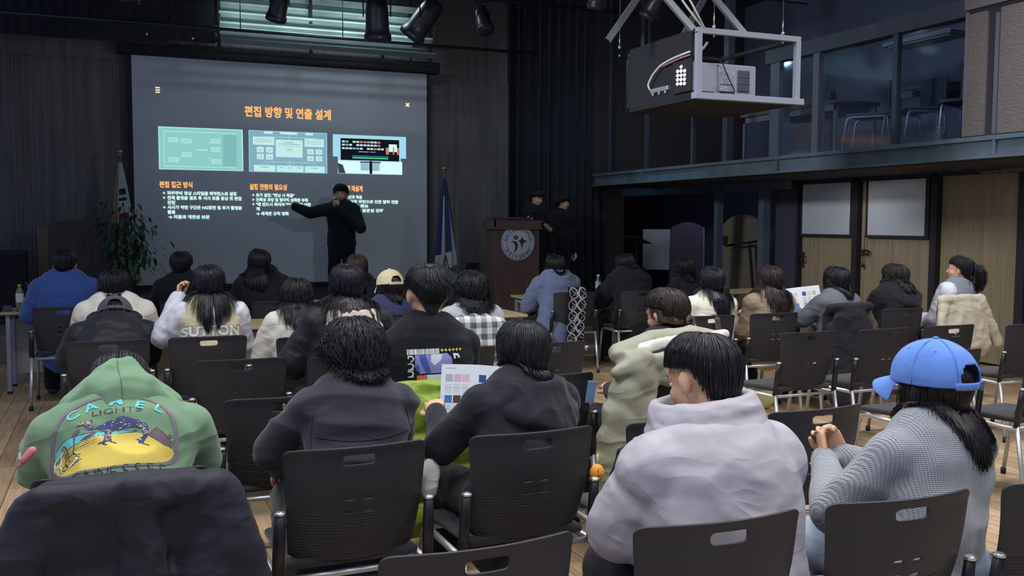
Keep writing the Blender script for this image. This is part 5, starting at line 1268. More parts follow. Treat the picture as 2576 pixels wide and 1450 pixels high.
# sand
top = [(170+k*65, 640-75*sin(min(1, k/9)*pi/2)+max(0, (k-9))*17) for k in range(21)]
sand = [(x, y) for x, y in top]+[(q[0], q[1]) for q in O_in if q[1] > 760 and q[0] > 830][::1]+[(q[0], q[1]) for q in O_in if q[1] > 660 and q[0] <= 830]
pr.poly(G([(176, 800), (300, 680), (500, 630), (700, 605), (900, 600), (1080, 610), (1200, 650), (1330, 715), (1440, 745)]+[q for q in O_in if q[1] > 745]), ye)
pr.poly(G([(205, 600), (290, 560), (450, 555), (700, 560), (1080, 585), (900, 598), (700, 603), (480, 630), (300, 665), (195, 680)]), tq)
pr.line(G([(205, 600), (290, 558), (450, 552), (700, 558), (1080, 583)]), .0022, nv)
pr.poly(G([(1190, 650), (1230, 560), (1290, 520), (1350, 560), (1455, 690), (1448, 745), (1360, 740), (1280, 700)]), pu); pr.line(G([(1190, 650), (1290, 520), (1455, 690)]), .0016, gr)
pr.poly(G([(1400, 600), (1440, 585), (1465, 600), (1440, 640), (1410, 630)]), pu)
pr.poly(G([(450, 625), (500, 590), (560, 570), (590, 540), (640, 560), (600, 600), (540, 620)]), pu)
# camel
camel = [(420, 435), (470, 400), (530, 395), (570, 392), (595, 400), (585, 430), (560, 440), (580, 470), (640, 490), (700, 465), (760, 435), (830, 430), (870, 405), (920, 400), (980, 420), (1040, 450), (1120, 465), (1180, 500), (1200, 560), (1190, 620), (1180, 660), (1150, 700), (1130, 745), (1080, 740), (1075, 700), (1040, 690), (1080, 680), (1130, 650), (1130, 600), (1105, 560), (1040, 545), (960, 545), (880, 550), (830, 545), (800, 560), (790, 620), (795, 690), (810, 705), (770, 705), (760, 690), (740, 700), (720, 715), (650, 712), (650, 698), (700, 685), (715, 640), (720, 570), (700, 535), (640, 515), (560, 515), (520, 490), (505, 440), (470, 435), (430, 440)]
pr.poly(G(camel), nv)
r = random.Random(11)
for k in range(150):
    cx, cy = r.choice([(r.uniform(520, 640), r.uniform(410, 510)), (r.uniform(700, 1180), r.uniform(420, 540)), (r.uniform(715, 795), r.uniform(540, 690)), (r.uniform(1090, 1190), r.uniform(500, 700)), (r.uniform(440, 570), r.uniform(400, 432))])
    a = r.uniform(-.6, .6); l = r.uniform(8, 26); w_ = r.uniform(2.5, 6)
    q = [(cx-l*cos(a), cy-l*sin(a)), (cx, cy-w_), (cx+l*cos(a), cy+l*sin(a)), (cx, cy+w_)]
    gpt = G([(cx, cy)])[0]; i_, j_ = int(gpt[0]/pr.res), int(gpt[1]/pr.res)
    if pr.a[j_, i_] == pr.mi(nv): pr.poly(G(q), mat('print_cream', (226, 204, 150), .8) if r.random() < .7 else gy)
for q in (((700, 715), (740, 738)), ((790, 700), (840, 722)), ((1125, 742), (1190, 768))): pr.line(G(q), .004, gr)
# guitar and stand
pr.poly(G([(400, 490), (440, 470), (462, 485), (450, 520), (410, 540), (400, 735), (385, 735), (388, 545), (370, 525)]), pu)
pr.poly(G([(255, 620), (290, 600), (320, 640), (345, 750), (305, 770), (290, 700)]), mat('print_tan', (150, 130, 70), .8)); pr.line(G([(255, 620), (290, 600), (320, 640), (345, 750)]), .002, gr)
pr.poly(G([(300, 775), (340, 750), (385, 735), (415, 750), (420, 790), (450, 820), (440, 860), (380, 905), (300, 915), (270, 900), (275, 850), (300, 820)]), mat('print_gold', (200, 170, 70), .8))
pr.line(G([(300, 775), (340, 750), (385, 735), (415, 750), (420, 790), (450, 820), (440, 860), (380, 905), (300, 915), (270, 900), (275, 850), (300, 820), (300, 775)]), .0026, gr)
pr.poly(G([(420, 800), (445, 825), (435, 855), (380, 900), (305, 912), (340, 885), (400, 850)]), wt)
pr.poly(G([(340, 785), (362, 795), (355, 815), (335, 812)]), gr); pr.line(G([(310, 820), (318, 860), (330, 880)]), .004, gr)
for q in (((190, 690), (280, 655)), ((190, 690), (185, 790)), ((262, 665), (255, 765)), ((245, 780), (265, 925)), ((190, 745), (250, 740))): pr.line(G(q), .0036, wt)
pr.line(G([(235, 790), (258, 930), (300, 925)]), .0022, gr); pr.poly(G([(420, 760), (455, 755), (480, 775), (430, 785)]), pu); pr.poly(G([(400, 905), (470, 860), (488, 870), (440, 910), (380, 925)]), mat('print_olive', (140, 122, 60), .8))
for k in range(4): pr.line(G([(330+20*k, 930-6*k), (440+10*k, 905-8*k)]), .0012, gr); pr.line(G([(300, 700+14*k), (560+60*(k % 2), 632+14*k)]), .0012, gr)
for i, (ch_, x, y, a) in enumerate((('C', 345, 365, .55), ('A', 520, 275, .3), ('M', 760, 225, 0), ('E', 1040, 280, -.25), ('L', 1250, 300, -.4))):
    g_ = G([(x, y)])[0]; pr.text(ch_, g_[0], g_[1], .056, tq, .0012, rot=a, sy=.8)
g_ = G([(590, 345)])[0]; pr.text('LIGHTS', g_[0], g_[1], .030, gr, -.0004, wid=.14)
for i, ch_ in enumerate('TENNESSEE'):
    f = (i+.2)/9; x = 175+1240*f; y = 1330-260*(f-.5)**2+120*(0); y = 1300+95*sin(pi*f)
    g_ = G([(x, y)])[0]; pr.text(ch_, g_[0], g_[1], .050, gr, -.0006, rot=-.5*(.5-f)*-1*-1)
pr.project('printed_graphic', p.gbvh, backM(p, .44, .45, -.01), p.garment, .0022, .8, 'camel and guitar print in a mauve oval frame with lettering')

# B: wavy hair, corduroy jacket
cord = cloth('charcoal_corduroy', (58, 58, 70), .9, b=('wave', 70, .35, .002, (1, 0, 0)), v=(4, .12), sheen=.8)
p = person('B', 'person with wavy black hair in a charcoal corduroy jacket, seen from behind', 'B', 1.175,
    dict(g=.028, vox=.009, hem=.16, wr=(.012, 4.5, (.6, 1, 2.2)), seed=5, hipw=.165, chestw=.165, it=8, collar=(.072, .045, .010)), cord,
    dict(n=1700, vol=1.7, wave=1.6, curl=1.0, L=.05, style='allround', seed=7, back=116, sidea=98, front=80, w=0.0042, clump=.5), hairmat('wavy_black_hair', (46, 44, 48), .3), lean=24, head=(20, 4, -3), side=.06, arms='lap', vox=.010,
    armL=((-.29, .16, .73), (-.16, .36, .62)), armR=((.26, .18, .74), (.10, .40, .64)), pants=cloth('grey_green_trousers', (92, 94, 90)), dx=.03)
bm = bmesh.new()
for s in (-1, 1):
    pts = []
    for k in range(14):
        f = k/13; o = Vector((p.p2.x+s*(.155+.02*sin(pi*f)), -1, p.p2.z+.035-.26*f)); h = p.gbvh.ray_cast(o, Vector((0, 1, 0)), 2)
        if h[0]: pts.append(h[0]+Vector((0, -.0005, 0)))
    if len(pts) > 3: tube(bm, pts, .0022, 5)
pts = []
for k in range(26):
    f = k/25; o = Vector((p.p2.x-.16+.32*f, -1, p.p2.z-.05-.012*sin(pi*f))); h = p.gbvh.ray_cast(o, Vector((0, 1, 0)), 2)
    if h[0]: pts.append(h[0]+Vector((0, -.0005, 0)))
tube(bm, pts, .0022, 5); mkobj('yoke_seam', bm, cloth('seam_dark', (42, 42, 52)), p.garment)
# collar of the jacket
def shirt_collar(p, m, r0=.078, h=.05, spread=.03, name='collar', open_=.35, lift=0.):
    bm = bmesh.new(); c = p.p3-dz(p.th)*.015+Vector((0, .0, lift)); nd = (p.hc-p.p3).normalized(); n = 40; rows = []
    for j, (rr, hh) in enumerate(((r0, -.01), (r0*.98, h*.5), (r0*.97, h), (r0*1.08, h*.85), (r0*1.22, h*.35), (r0*1.35, -h*.15))):
        row = []
        for k in range(n+1):
            a = pi/2+open_+(2*pi-2*open_)*k/n; row.append(c+Vector((rr*cos(a), rr*.92*sin(a), 0))+nd*hh)
        rows.append([bm.verts.new(q) for q in row])
    for A_, B_ in zip(rows, rows[1:]):
        for k in range(n): bm.faces.new((A_[k], A_[k+1], B_[k+1], B_[k]))
    me = bpy.data.meshes.new('c'); bm.to_mesh(me); bm.free(); me = applied(me, ('SOLIDIFY', dict(thickness=.005, offset=0)), ('SUBSURF', dict(levels=1))); smooth(me)
    return mkobj(name, me, m, p.garment)
shirt_collar(p, cord, .074, .040)

# C: black hoodie, bob
blk = cloth('black_fleece', (44, 45, 54), .95, b=('noise', 320, .3, .0015), sheen=.5)
p = person('C', 'person with a straight black bob in a black hoodie, holding up a printed leaflet', 'C', 1.15,
    dict(g=.030, vox=.009, hem=.08, wr=(.010, 4.5, (1, 1, 1.6)), seed=9, hipw=.165, chestw=.165, it=8), blk,
    dict(n=1700, vol=1.3, L=.075, wave=.15, style='allround', seed=11, back=112, sidea=104, front=80, w=0.0036, tuck=.25), hairmat('straight_black_hair', (44, 44, 50), .28), lean=22, head=(18, 6, 4), side=.10, arms='read', vox=.010,
    armL=((-.27, .14, .70), (-.17, .34, .78)), armR=((.25, .16, .70), (.06, .36, .68)), topname='hoodie', dx=.02)
def big_hood(p, m, w=.125, d=.09, drop=.10, seed=0, vox=.009, yawo=0.):
    bm = bmesh.new(); c = p.p3-dz(p.th)*.01
    for k in range(-9, 10):
        a = -pi/2+yawo+k*radians(14); f = 1-abs(k)/10; q = c+Vector((w*cos(a), w*.85*sin(a), .02))
        capsule(bm, q+Vector((0, 0, .02)), q+Vector((.03*cos(a), -.02-.05*f*abs(sin(a)), -drop*f)), .026, .026+.016*f)
    R_ = Matrix.Rotation(-p.th*.9, 3, 'X'); ell(bm, c+Vector((.02*sin(yawo), -w*.95, -drop*.55)), (w*.95, d*.55, drop*.9), R_)
    capsule(bm, c+Vector((-.06, -w*1.15, -drop*.4)), c+Vector((.06, -w*1.15, -drop*.4)), .032, .032)
    me = fuse(bm, vox, 4); displace(me, wr_noise(.008, 9, seed, (1.2, 1, 1))); return mkobj('hood', me, m, p.garment)
big_hood(p, blk, .130, .10, .12, 3, yawo=.45)
pr = Print(.30, .22, .0016); PW = mat('leaflet_paper', (226, 232, 240), .7)
def leaflet_print(pr, W_, H_):
    pr.poly([(0, 0), (W_, 0), (W_, H_), (0, H_)], PW)
    ink_ = mat('leaflet_text', (160, 166, 178), .8); cols = [mat('leaf_%d' % i, c_, .7) for i, c_ in enumerate(((176, 178, 200), (214, 180, 204), (222, 190, 196), (52, 74, 140), (214, 208, 170), (196, 190, 160), (70, 120, 200), (84, 62, 58), (60, 130, 205), (190, 160, 160), (120, 130, 190), (70, 120, 200)))]
    xs = [.06, .175, .29, .52, .65, .78]
    for row, y in enumerate((.66, .26)):
        for i, x in enumerate(xs):
            pr.poly([(x*W_, y*H_), ((x+.10)*W_, y*H_), ((x+.10)*W_, (y+.15)*H_), (x*W_, (y+.15)*H_)], cols[row*6+i])
            for k in range(6 if row == 0 else 3): pr.line([((x)*W_, (y-.05-.032*k)*H_), ((x+.085)*W_, (y-.05-.032*k)*H_)], pr.res*1.2, ink_)
    pr.line([(.06*W_, .92*H_), (.20*W_, .92*H_)], pr.res*2, mat('leaflet_ink', (70, 74, 90), .8))
leaflet_print(pr, .30, .22)
t = thing('leaflet', 'printed white leaflet held up by the person in the black hoodie', 'leaflet', (1.375, 3.70, .815), -.25)
Mx = Matrix.Rotation(radians(74), 4, 'X') @ Matrix.Rotation(radians(-4), 4, 'Z'); pr.flat('printed_sheet', Mx, t, lambda x, y: .02*cos(x*16)-.06*max(0, -y-.02)-.0)

# D: lavender puffer
lav = cloth('lavender_puffer_nylon', (178, 172, 180), .50, b=('noise', 60, .15, .003), v=(3, .03), sheen=.1, folds=.5)
p = person('D', 'man with short black hair in a pale lavender puffer jacket, looking down left', 'D', 1.215,
    dict(kind='puffer', nseg=2, g=.060, vox=.0095, hem=.08, wr=(.006, 7, (1, 1, 1.3)), seed=13, hipw=.185, chestw=.185, it=6, flat=.72), lav,
    dict(n=2100, vol=1.15, seed=14, back=112, sidea=72, front=72, w=0.0034, clump=.15, crown=(.05, -.30, .95)), hairmat('glossy_black_hair', (36, 36, 42), .33), lean=14, neck=.055, head=(20, 20, 3), side=.0, arms='lap', vox=.008, sh=.17,
    armL=((-.30, .10, .70), (-.10, .33, .66)), armR=((.29, .12, .74), (.08, .36, .66)), topname='puffer_jacket', dx=.15, faces=True)
# tall soft stand collar
bm = bmesh.new(); c = p.p3-dz(p.th)*.03; nd = (p.hc-p.p3).normalized(); n = 34
for j, (hh, rr, th_) in enumerate(((.02, .125, .034), (.06, .130, .030), (.10, .128, .028), (.14, .122, .024), (.165, .118, .018))):
    ring_ = [c+Vector((rr*1.12*cos(2*pi*k/n), rr*sin(2*pi*k/n)+.005, .0))+nd*hh+Vector((0, 0, .018*cos(2*pi*k/n+.6))) for k in range(n)]
    for k in range(n):
        if 3 < k < 9: continue
        capsule(bm, ring_[k], ring_[(k+1) % n], th_, th_, n=8, h=2)
capsule(bm, c+Vector((-.11, .07, .03)), c+Vector((-.16, .15, .0)), .03, .022); capsule(bm, c+Vector((-.10, .05, .06)), c+Vector((-.15, .15, .035)), .026, .016)
me = fuse(bm, .009, 5); displace(me, wr_noise(.005, 9, 4, (1, 1, 2))); mkobj('stand_collar', me, lav, p.garment)

# E: blue cap, grey knit
kn = bpy.data.materials.new('grey_rib_knit'); kn.use_nodes = True; nt = kn.node_tree; b = nt.nodes['Principled BSDF']; N = nt.nodes.new; Lk = nt.links.new
b.inputs['Base Color'].default_value = (*S((158, 160, 168)), 1); b.inputs['Roughness'].default_value = .95; b.inputs['Sheen Weight'].default_value = .4
tc = N('ShaderNodeTexCoord'); w1 = N('ShaderNodeTexWave'); w1.bands_direction = 'X'; w1.inputs['Scale'].default_value = 42; w1.inputs['Distortion'].default_value = .6
w2 = N('ShaderNodeTexWave'); w2.bands_direction = 'Z'; w2.inputs['Scale'].default_value = 60; w2.inputs['Distortion'].default_value = .8
ad = N('ShaderNodeMath'); ad.operation = 'MULTIPLY_ADD'; ad.inputs[1].default_value = .45
Lk(tc.outputs['Object'], w1.inputs[0]); Lk(tc.outputs['Object'], w2.inputs[0]); Lk(w2.outputs['Fac'], ad.inputs[0]); Lk(w1.outputs['Fac'], ad.inputs[2])
bp = N('ShaderNodeBump'); bp.inputs['Strength'].default_value = .55; bp.inputs['Distance'].default_value = .004; Lk(ad.outputs[0], bp.inputs['Height']); Lk(bp.outputs[0], b.inputs['Normal'])
cr = N('ShaderNodeValToRGB'); cr.color_ramp.elements[0].color = (*S((118, 120, 127)), 1); cr.color_ramp.elements[1].color = (*S((152, 155, 163)), 1); cr.color_ramp.elements[1].position = .75; Lk(ad.outputs[0], cr.inputs[0]); Lk(cr.outputs[0], b.inputs['Base Color'])
p = person('E', 'woman in a blue baseball cap and chunky grey knit sweater with shoulder-length dark hair', 'E', 1.155,
    dict(g=.030, vox=.0095, hem=.10, wr=(.007, 5), seed=17, hipw=.165, chestw=.165, it=5), kn,
    dict(n=1500, tmin=58, vol=.55, L=.20, wave=.22, style='long', seed=19, back=104, sidea=96, front=60, w=0.0036, tuck=.1), hairmat('brown_black_hair2', (46, 41, 43), .32), lean=13, head=(6, 6, 0), side=.10, arms='lap', vox=.009,
    armL=((-.24, .14, .66), (-.03, .35, .755)), armR=((.25, .12, .70), (.06, .37, .755)), hands=dict(L=((.2, .45, .75), (.8, -.3, .3), .9), R=((-.35, .35, .8), (-.7, -.3, .3), .9)), fine=('L', 'R'), topname='sweater', dx=.29, rz=.05, faces=True, pants=cloth('pale_blue_jeans', (160, 176, 196)), shoes=mat('white_shoe', (220, 220, 222), .5))
pE = p
shirt_collar(p, cloth('pale_lilac_shirt', (196, 198, 214), .8, v=(12, .08)), .105, .030, name='shirt_collar', lift=.004)
def cap_obj(p, m, name='baseball_cap', f=1.0, up=.004, back_open=True, brimlen=.075, strap_m=None, buckle=None, tilt=6, panels=True, brim=True):
    """cap in head space (front = +Y of the head)"""
    R3 = p.R @ Matrix.Rotation(radians(tilt), 3, 'X'); c = p.hc+p.R @ Vector((0, -.010, .040+up))
    W_ = lambda x, y, z: c+R3 @ Vector((x, y, z))
    rx, ry, rz_ = .094*f, .114*f, .098*f; NU, NV = 72, 22; bm = bmesh.new(); g_ = {}
    def P3(u, v):
        th = pi/2*v*1.12; a = 2*pi*u; seam = 0
        d = abs(((u*6) % 1)-.5)*2; seam = -.0016*max(0, 1-abs(d-1)*14) if panels else 0
        k = 1+seam/.1; sp = sin(min(th, pi/2)); zz = cos(th)
        return W_(rx*k*sp*cos(a), ry*k*sp*sin(a), rz_*k*zz if th < pi/2 else -rz_*.85*(th-pi/2))
    def open_(u, v):
        a = (u*360-270+180) % 360-180; return back_open and v > .62 and v < .93 and (abs(a)/26)**2+((.93-v)/.31)**2 < 1
    for i in range(NU):
        for j in range(NV+1): g_[i, j] = bm.verts.new(P3(i/NU, j/NV)) if j else None
    topv = bm.verts.new(W_(0, 0, rz_))
    for i in range(NU):
        i2 = (i+1) % NU; bm.faces.new((topv, g_[i, 1], g_[i2, 1]))
        for j in range(1, NV):
            if not open_((i+.5)/NU, (j+.5)/NV): bm.faces.new((g_[i, j], g_[i, j+1], g_[i2, j+1], g_[i2, j]))
    bmesh.ops.delete(bm, geom=[v for v in bm.verts if not v.link_faces], context='VERTS')
    me = bpy.data.meshes.new('cap'); bm.to_mesh(me); bm.free(); me = applied(me, ('SOLIDIFY', dict(thickness=.004, offset=1)), ('SUBSURF', dict(levels=1))); smooth(me)
    displace(me, wr_noise(.0015, 22, 1, ridge=False)); co = mkobj(name, me, m, p.body)
    if brim:
        bm = bmesh.new(); rows = []
        for j in range(9):
            f_ = j/8; row = []
            for k in range(21):
                a = radians(90-62+124*k/20); e = cos((a-pi/2)*1.30)
                row.append(bm.verts.new(W_(rx*cos(a)*(1+.06*f_), ry*sin(a)+brimlen*f_*max(0, e)**.6, -.016-.010*f_-.055*f_*(abs(cos(a))**1.8)-.012*f_*f_)))
            rows.append(row)
        for A_, B_ in zip(rows, rows[1:]):
            for k in range(20): bm.faces.new((A_[k], A_[k+1], B_[k+1], B_[k]))
        me = bpy.data.meshes.new('b'); bm.to_mesh(me); bm.free(); me = applied(me, ('SOLIDIFY', dict(thickness=.004, offset=0)), ('SUBSURF', dict(levels=1))); smooth(me); mkobj('brim', me, m, co)
    bm = bmesh.new(); lathe(bm, [(.008, 0), (.010, .003), (.006, .006), (.001, .007)], n=14, M=Matrix.Translation(W_(0, 0, rz_+.003)) @ R3.to_4x4()); mkobj('button', bm, m, co)
    if back_open:
        bm = bmesh.new(); pts = [W_(rx*1.03*cos(a), ry*1.035*sin(a), -.012) for a in np.linspace(radians(238), radians(306), 14)]
        if buckle: pts += [W_(rx*1.0*cos(a)+.0, ry*1.12*sin(a), -.010) for a in (radians(313), radians(322))]
        for a_, b_ in zip(pts, pts[1:]):
            capsule(bm, a_, b_, .011, .011, .25, wide=R3 @ Vector((0, 0, 1)), n=10, h=2)
        mkobj('strap', bm, strap_m or m, co, sm=True)
        if buckle:
            bm = bmesh.new(); q = W_(rx*1.05*cos(radians(287)), ry*1.06*sin(radians(287)), -.012); Mq = Matrix.Translation(q) @ R3.to_4x4() @ Matrix.Rotation(radians(17), 4, 'Z')
            box(bm, -.010, -.004, -.013, .010, .001, .013, M=Mq, bev=.002); mkobj('buckle', bm, buckle, co)
    if panels:
        bm = bmesh.new()
        for k in range(6):
            u = (k+.5)/6; q = P3(u, .42); n_ = (q-c).normalized(); Mq = Matrix.Translation(q+n_*.003) @ n_.to_track_quat('Z', 'Y').to_matrix().to_4x4()
            lathe(bm, [(.0035, 0), (.0035, .0015), (.0015, .0016)], n=10, M=Mq)
        mkobj('eyelet', bm, mat('eyelet_blue', (76, 108, 178), .7) if buckle else m, co)
        bm = bmesh.new()
        for k in range(6):
            for o_ in (-.006, .006):
                pts = [P3(k/6+o_*(1.2-v), v) for v in np.linspace(.10, .98, 14) if not open_(k/6, v)]
                pts = [q+(q-c).normalized()*.0040 for q in pts]
                if len(pts) > 2: tube(bm, pts, .0008, 4)
        mkobj('stitching', bm, mat('stitch_blue', (88, 120, 190), .8) if buckle else m, co)
    return co
cap_obj(p, cloth('washed_blue_cotton', (98, 138, 214), .85, b=('noise', 420, .4, .0015), v=(14, .10), sheen=.2, folds=.12), buckle=mat('cap_buckle', (120, 130, 170), .35, .6), f=1.12)

# F: black t-shirt
tee = cloth('black_tee_cotton', (30, 32, 40), .9)
p = person('F', 'man with a short undercut in a black t-shirt with barcode and star print', 'F', 1.32,
    dict(g=.030, vox=.0095, hem=.06, wr=(.006, 5), seed=21, hipw=.19, chestw=.195, sleeve_upto=.0), tee,
    dict(n=1800, vol=1.35, seed=22, back=74, sidea=66, front=78, w=0.0040, clump=.3, wave=.2), hairmat('blue_black_hair', (38, 40, 48), .34), lean=5, neck=.04, head=(6, 0, 0), side=.03, arms='table', vox=.009, sh=.175, hf=1.06, topname='t_shirt')
# shaved sides
hm = hair_mesh(p, n=0, vol=.2, back=106, sidea=82, front=70, hf=1.12); mkobj('shaved_hair', hm, mat('stubble_dark', (62, 52, 50), .8, bump=('noise', 500, .5, .002)), p.body)
pr = Print(.40, .30, .0014); wp = mat('print_pure_white', (222, 224, 232), .7); r = random.Random(4)
Q = lambda x, y: (((x-800)/7.576)/560+.20, ((560-y)/7.576)/560+.16)
x = 275
while x < 868:
    w_ = r.choice((6, 8, 14, 22)); pr.poly([Q(x, 328), Q(min(x+w_, 868), 328), Q(min(x+w_, 868), 232), Q(x, 232)], wp); x += w_+r.choice((3, 4, 6))
yl = mat('print_star_yellow', (232, 222, 70), .7)
for k in range(6):
    cx, cy = 920+77*k, 266; pts = []
    for j in range(8): rr = 40 if j % 2 == 0 else 15; pts.append(Q(cx+rr*cos(j*pi/4), cy+rr*sin(j*pi/4)))
    pr.poly(pts, yl)
for k, y in enumerate((350, 490, 630)):
    pr.line([Q(285, y+10), Q(350, y+10), Q(376, y+40), Q(370, y+80), Q(330, y+112)], .0052, wp); pr.line([Q(285, y+10), Q(285, y+50)], .0042, wp) if k == 0 else pr.line([Q(290, y+115), Q(380, y+115)], .004, wp)
la, lb, lw = mat('print_lilac', (140, 136, 206), .7), mat('print_royal', (70, 84, 180), .7), mat('print_pale', (206, 220, 232), .7)
pr.poly([Q(405, 340), Q(1020, 325), Q(1110, 420), Q(1140, 680), Q(490, 690), Q(405, 560)], la)
pr.poly([Q(470, 340), Q(590, 335), Q(640, 500), Q(700, 680), Q(600, 685), Q(500, 480)], lb); pr.poly([Q(410, 500), Q(470, 540), Q(500, 690), Q(420, 620)], lb)
pr.poly([Q(700, 340), Q(920, 335), Q(880, 450), Q(760, 540), Q(690, 470)], lw); pr.poly([Q(960, 640), Q(1000, 560), Q(1080, 600), Q(1130, 660), Q(1100, 680)], lw)
pr.poly([Q(440, 715), Q(1130, 705), Q(1140, 900), Q(430, 900)], mat('print_coral', (214, 104, 92), .7)); pr.poly([Q(620, 712), Q(1040, 706), Q(1020, 820), Q(640, 830)], lw)
pr.poly([Q(1140, 330), Q(1260, 345), Q(1300, 420), Q(1160, 440)], wp); pr.poly([Q(1190, 380), Q(1250, 385), Q(1240, 440), Q(1200, 440)], tee)
pr.project('printed_graphic', p.gbvh, backM(p, .50, .4, .0), p.garment, .002, .8, 'barcode, yellow stars and lilac picture panel')
# G: brown updo with hair clip, grey-beige coat over chair
p = person('G', 'woman with her brown hair in a low knot, turned left behind the grey-beige coat', 'G', 1.19,
    dict(g=.03, vox=.012, seed=25), cloth('dark_knit_g', (58, 56, 60)),
    dict(n=1300, vol=1.1, seed=26, back=112, sidea=78, front=74, w=0.0042, L=.02, wave=.2), HW, lean=12, head=(14, 24, 0), side=.10, vox=.010, dx=.04, faces=True, hf=1.05)
bm = bmesh.new()
q0 = p.hc+p.R @ Vector((-.075, .02, .03)); q1 = p.hc+p.R @ Vector((.02, -.115, -.06))
for k in range(9):
    o = (k-4)*.008; tube(bm, [p.hc+p.R @ Vector((-.080, .03, .035+o)), p.hc+p.R @ Vector((-.092, -.03, .0+o*.8)), p.hc+p.R @ Vector((-.065, -.085, -.035+o*.5)), p.hc+p.R @ Vector((.0, -.125, -.055+o*.2))], [.005, .007, .007, .004], 6)
for k in range(12): a = k*.52; tube(bm, [p.hc+p.R @ (Vector((.0, -.12, -.055))+Vector((.03*cos(a), -.01, .03*sin(a)))), p.hc+p.R @ (Vector((.0, -.135, -.055))+Vector((.02*cos(a+1.5), -.01, .02*sin(a+1.5))))], .010, 6)
mkobj('hair_twist', bm, hairmat('warm_brown_hair', (84, 66, 54)), p.body)
bm = bmesh.new(); q = p.hc+p.R @ Vector((.01, -.15, -.075)); capsule(bm, q, q+Vector((.01, -.005, -.02)), .006, .004); mkobj('hair_clip', bm, mat('violet_clip', (150, 140, 190), .3), p.body, sm=True)

# H: black puffer with pale hood lining
nyl = cloth('black_nylon', (36, 38, 46), .55, b=('noise', 70, .3, .004))
p = person('H', 'woman with very long black hair, black puffer jacket and pale beige hood', 'H', 1.285,
    dict(kind='puffer', nseg=5, g=.050, vox=.011, seed=29, it=4), nyl,
    dict(n=1500, vol=1.2, L=.36, wave=.25, seed=30, back=104, sidea=98, front=70, w=0.0042), hairmat('sleek_black_hair', (38, 38, 48), .26), lean=12, head=(12, 0, -2), side=.05, arms='read', vox=.011, topname='puffer_jacket',
    armL=((-.33, .06, .74), (-.14, .30, .72)))
bm = bmesh.new()
for k in range(-7, 8):
    a = -pi/2+k*radians(15); q = p.p3+Vector((.145*cos(a), .135*sin(a)-.01, .005)); capsule(bm, q, q+Vector((.03*cos(a), .02*sin(a), -.075)), .028, .034)
me = fuse(bm, .011, 3); displace(me, wr_noise(.004, 14)); mkobj('hood', me, cloth('pale_beige_fleece', (196, 182, 172), 1, sheen=.6), p.garment)
# I: white fleece
fl = cloth('off_white_fleece', (206, 202, 190), 1, b=('noise', 120, .8, .006), sheen=.6)
p = person('I', 'long-haired woman in an off-white fleece, bent forward beside the black puffer jacket', 'I', 1.155,
    dict(g=.04, vox=.012, wr=(.009, 7), seed=31), fl,
    dict(n=900, vol=1.2, L=.26, wave=.5, seed=32, back=106, sidea=96, front=70, w=0.0052), HB, lean=20, head=(20, -6, 4), side=-.02, arms='read', topname='fleece',
    armL=((-.30, .10, .66), (-.14, .30, .66)), dx=-.02)
# J: varsity jacket
cream = cloth('cream_wool', (198, 186, 156), .9)
p = person('J', 'woman with long black hair in a cream varsity jacket, hand raised to her face', 'J', 1.24,
    dict(g=.042, vox=.011, wr=(.007, 6), seed=33, sleeveless=True), cream,
    dict(n=900, vol=1.15, L=.30, wave=.25, seed=34, back=106, sidea=98, front=70, w=0.0052), hairmat('sleek_black_hair', (38, 38, 48), .26), lean=14, head=(14, -4, -3), side=.02, vox=.009,
    armL=((-.33, .08, .80), (-.165, .20, 1.02)), armR=((.27, .10, .74), (.10, .34, .74)), hands=dict(L=((.15, .2, 1), (.8, -.3, -.2), .9)), fine=('L',), topname='varsity_jacket', dx=.02)
bm = bmesh.new(); sleeves(bm, p, .042); me = fuse(bm, .011, 3); displace(me, wr_noise(.010, 9, 3)); mkobj('satin_sleeves', me, cloth('white_satin', (208, 210, 218), .45), p.garment)
bm = bmesh.new()
for nm in 'LR':
    e, w_ = getattr(p, 'el'+nm), getattr(p, 'wr'+nm); d = (w_-e).normalized()
    for k in range(4): capsule(bm, w_-d*(.045-.014*k), w_-d*(.040-.014*k), .045, .045, n=16)
mkobj('ribbed_cuff', bm, cloth('striped_cuff', (196, 190, 180)), p.garment, sm=True)
pr = Print(.42, .12, .002); pr.text('SUTTON', .03, .02, .085, mat('letter_edge', (150, 146, 140), .8), .010, wid=.36); pr.text('SUTTON', .033, .024, .078, mat('letter_white', (226, 226, 222), .8), .003, wid=.35)
pr.project('back_lettering', p.gbvh, backM(p, .42, .4, .0), p.garment, .002, .8, 'arched white felt letters')
# K: off-white jacket
p = person('K', 'person with shaggy black hair in an off-white jacket, behind the dark cap', 'K', 1.17,
    dict(g=.055, vox=.012, wr=(.007, 6), seed=35, hipw=.19, chestw=.18, collar=(.10, .04, .012)), cloth('off_white_cotton', (214, 210, 200), .8),
    dict(n=900, vol=1.9, L=.06, wave=.7, seed=36, back=112, sidea=98, front=80, w=0.0052, clump=.8, style='allround'), HB, lean=18, head=(18, -8, 0), side=.0, arms='table', sh=.168, topname='jacket')
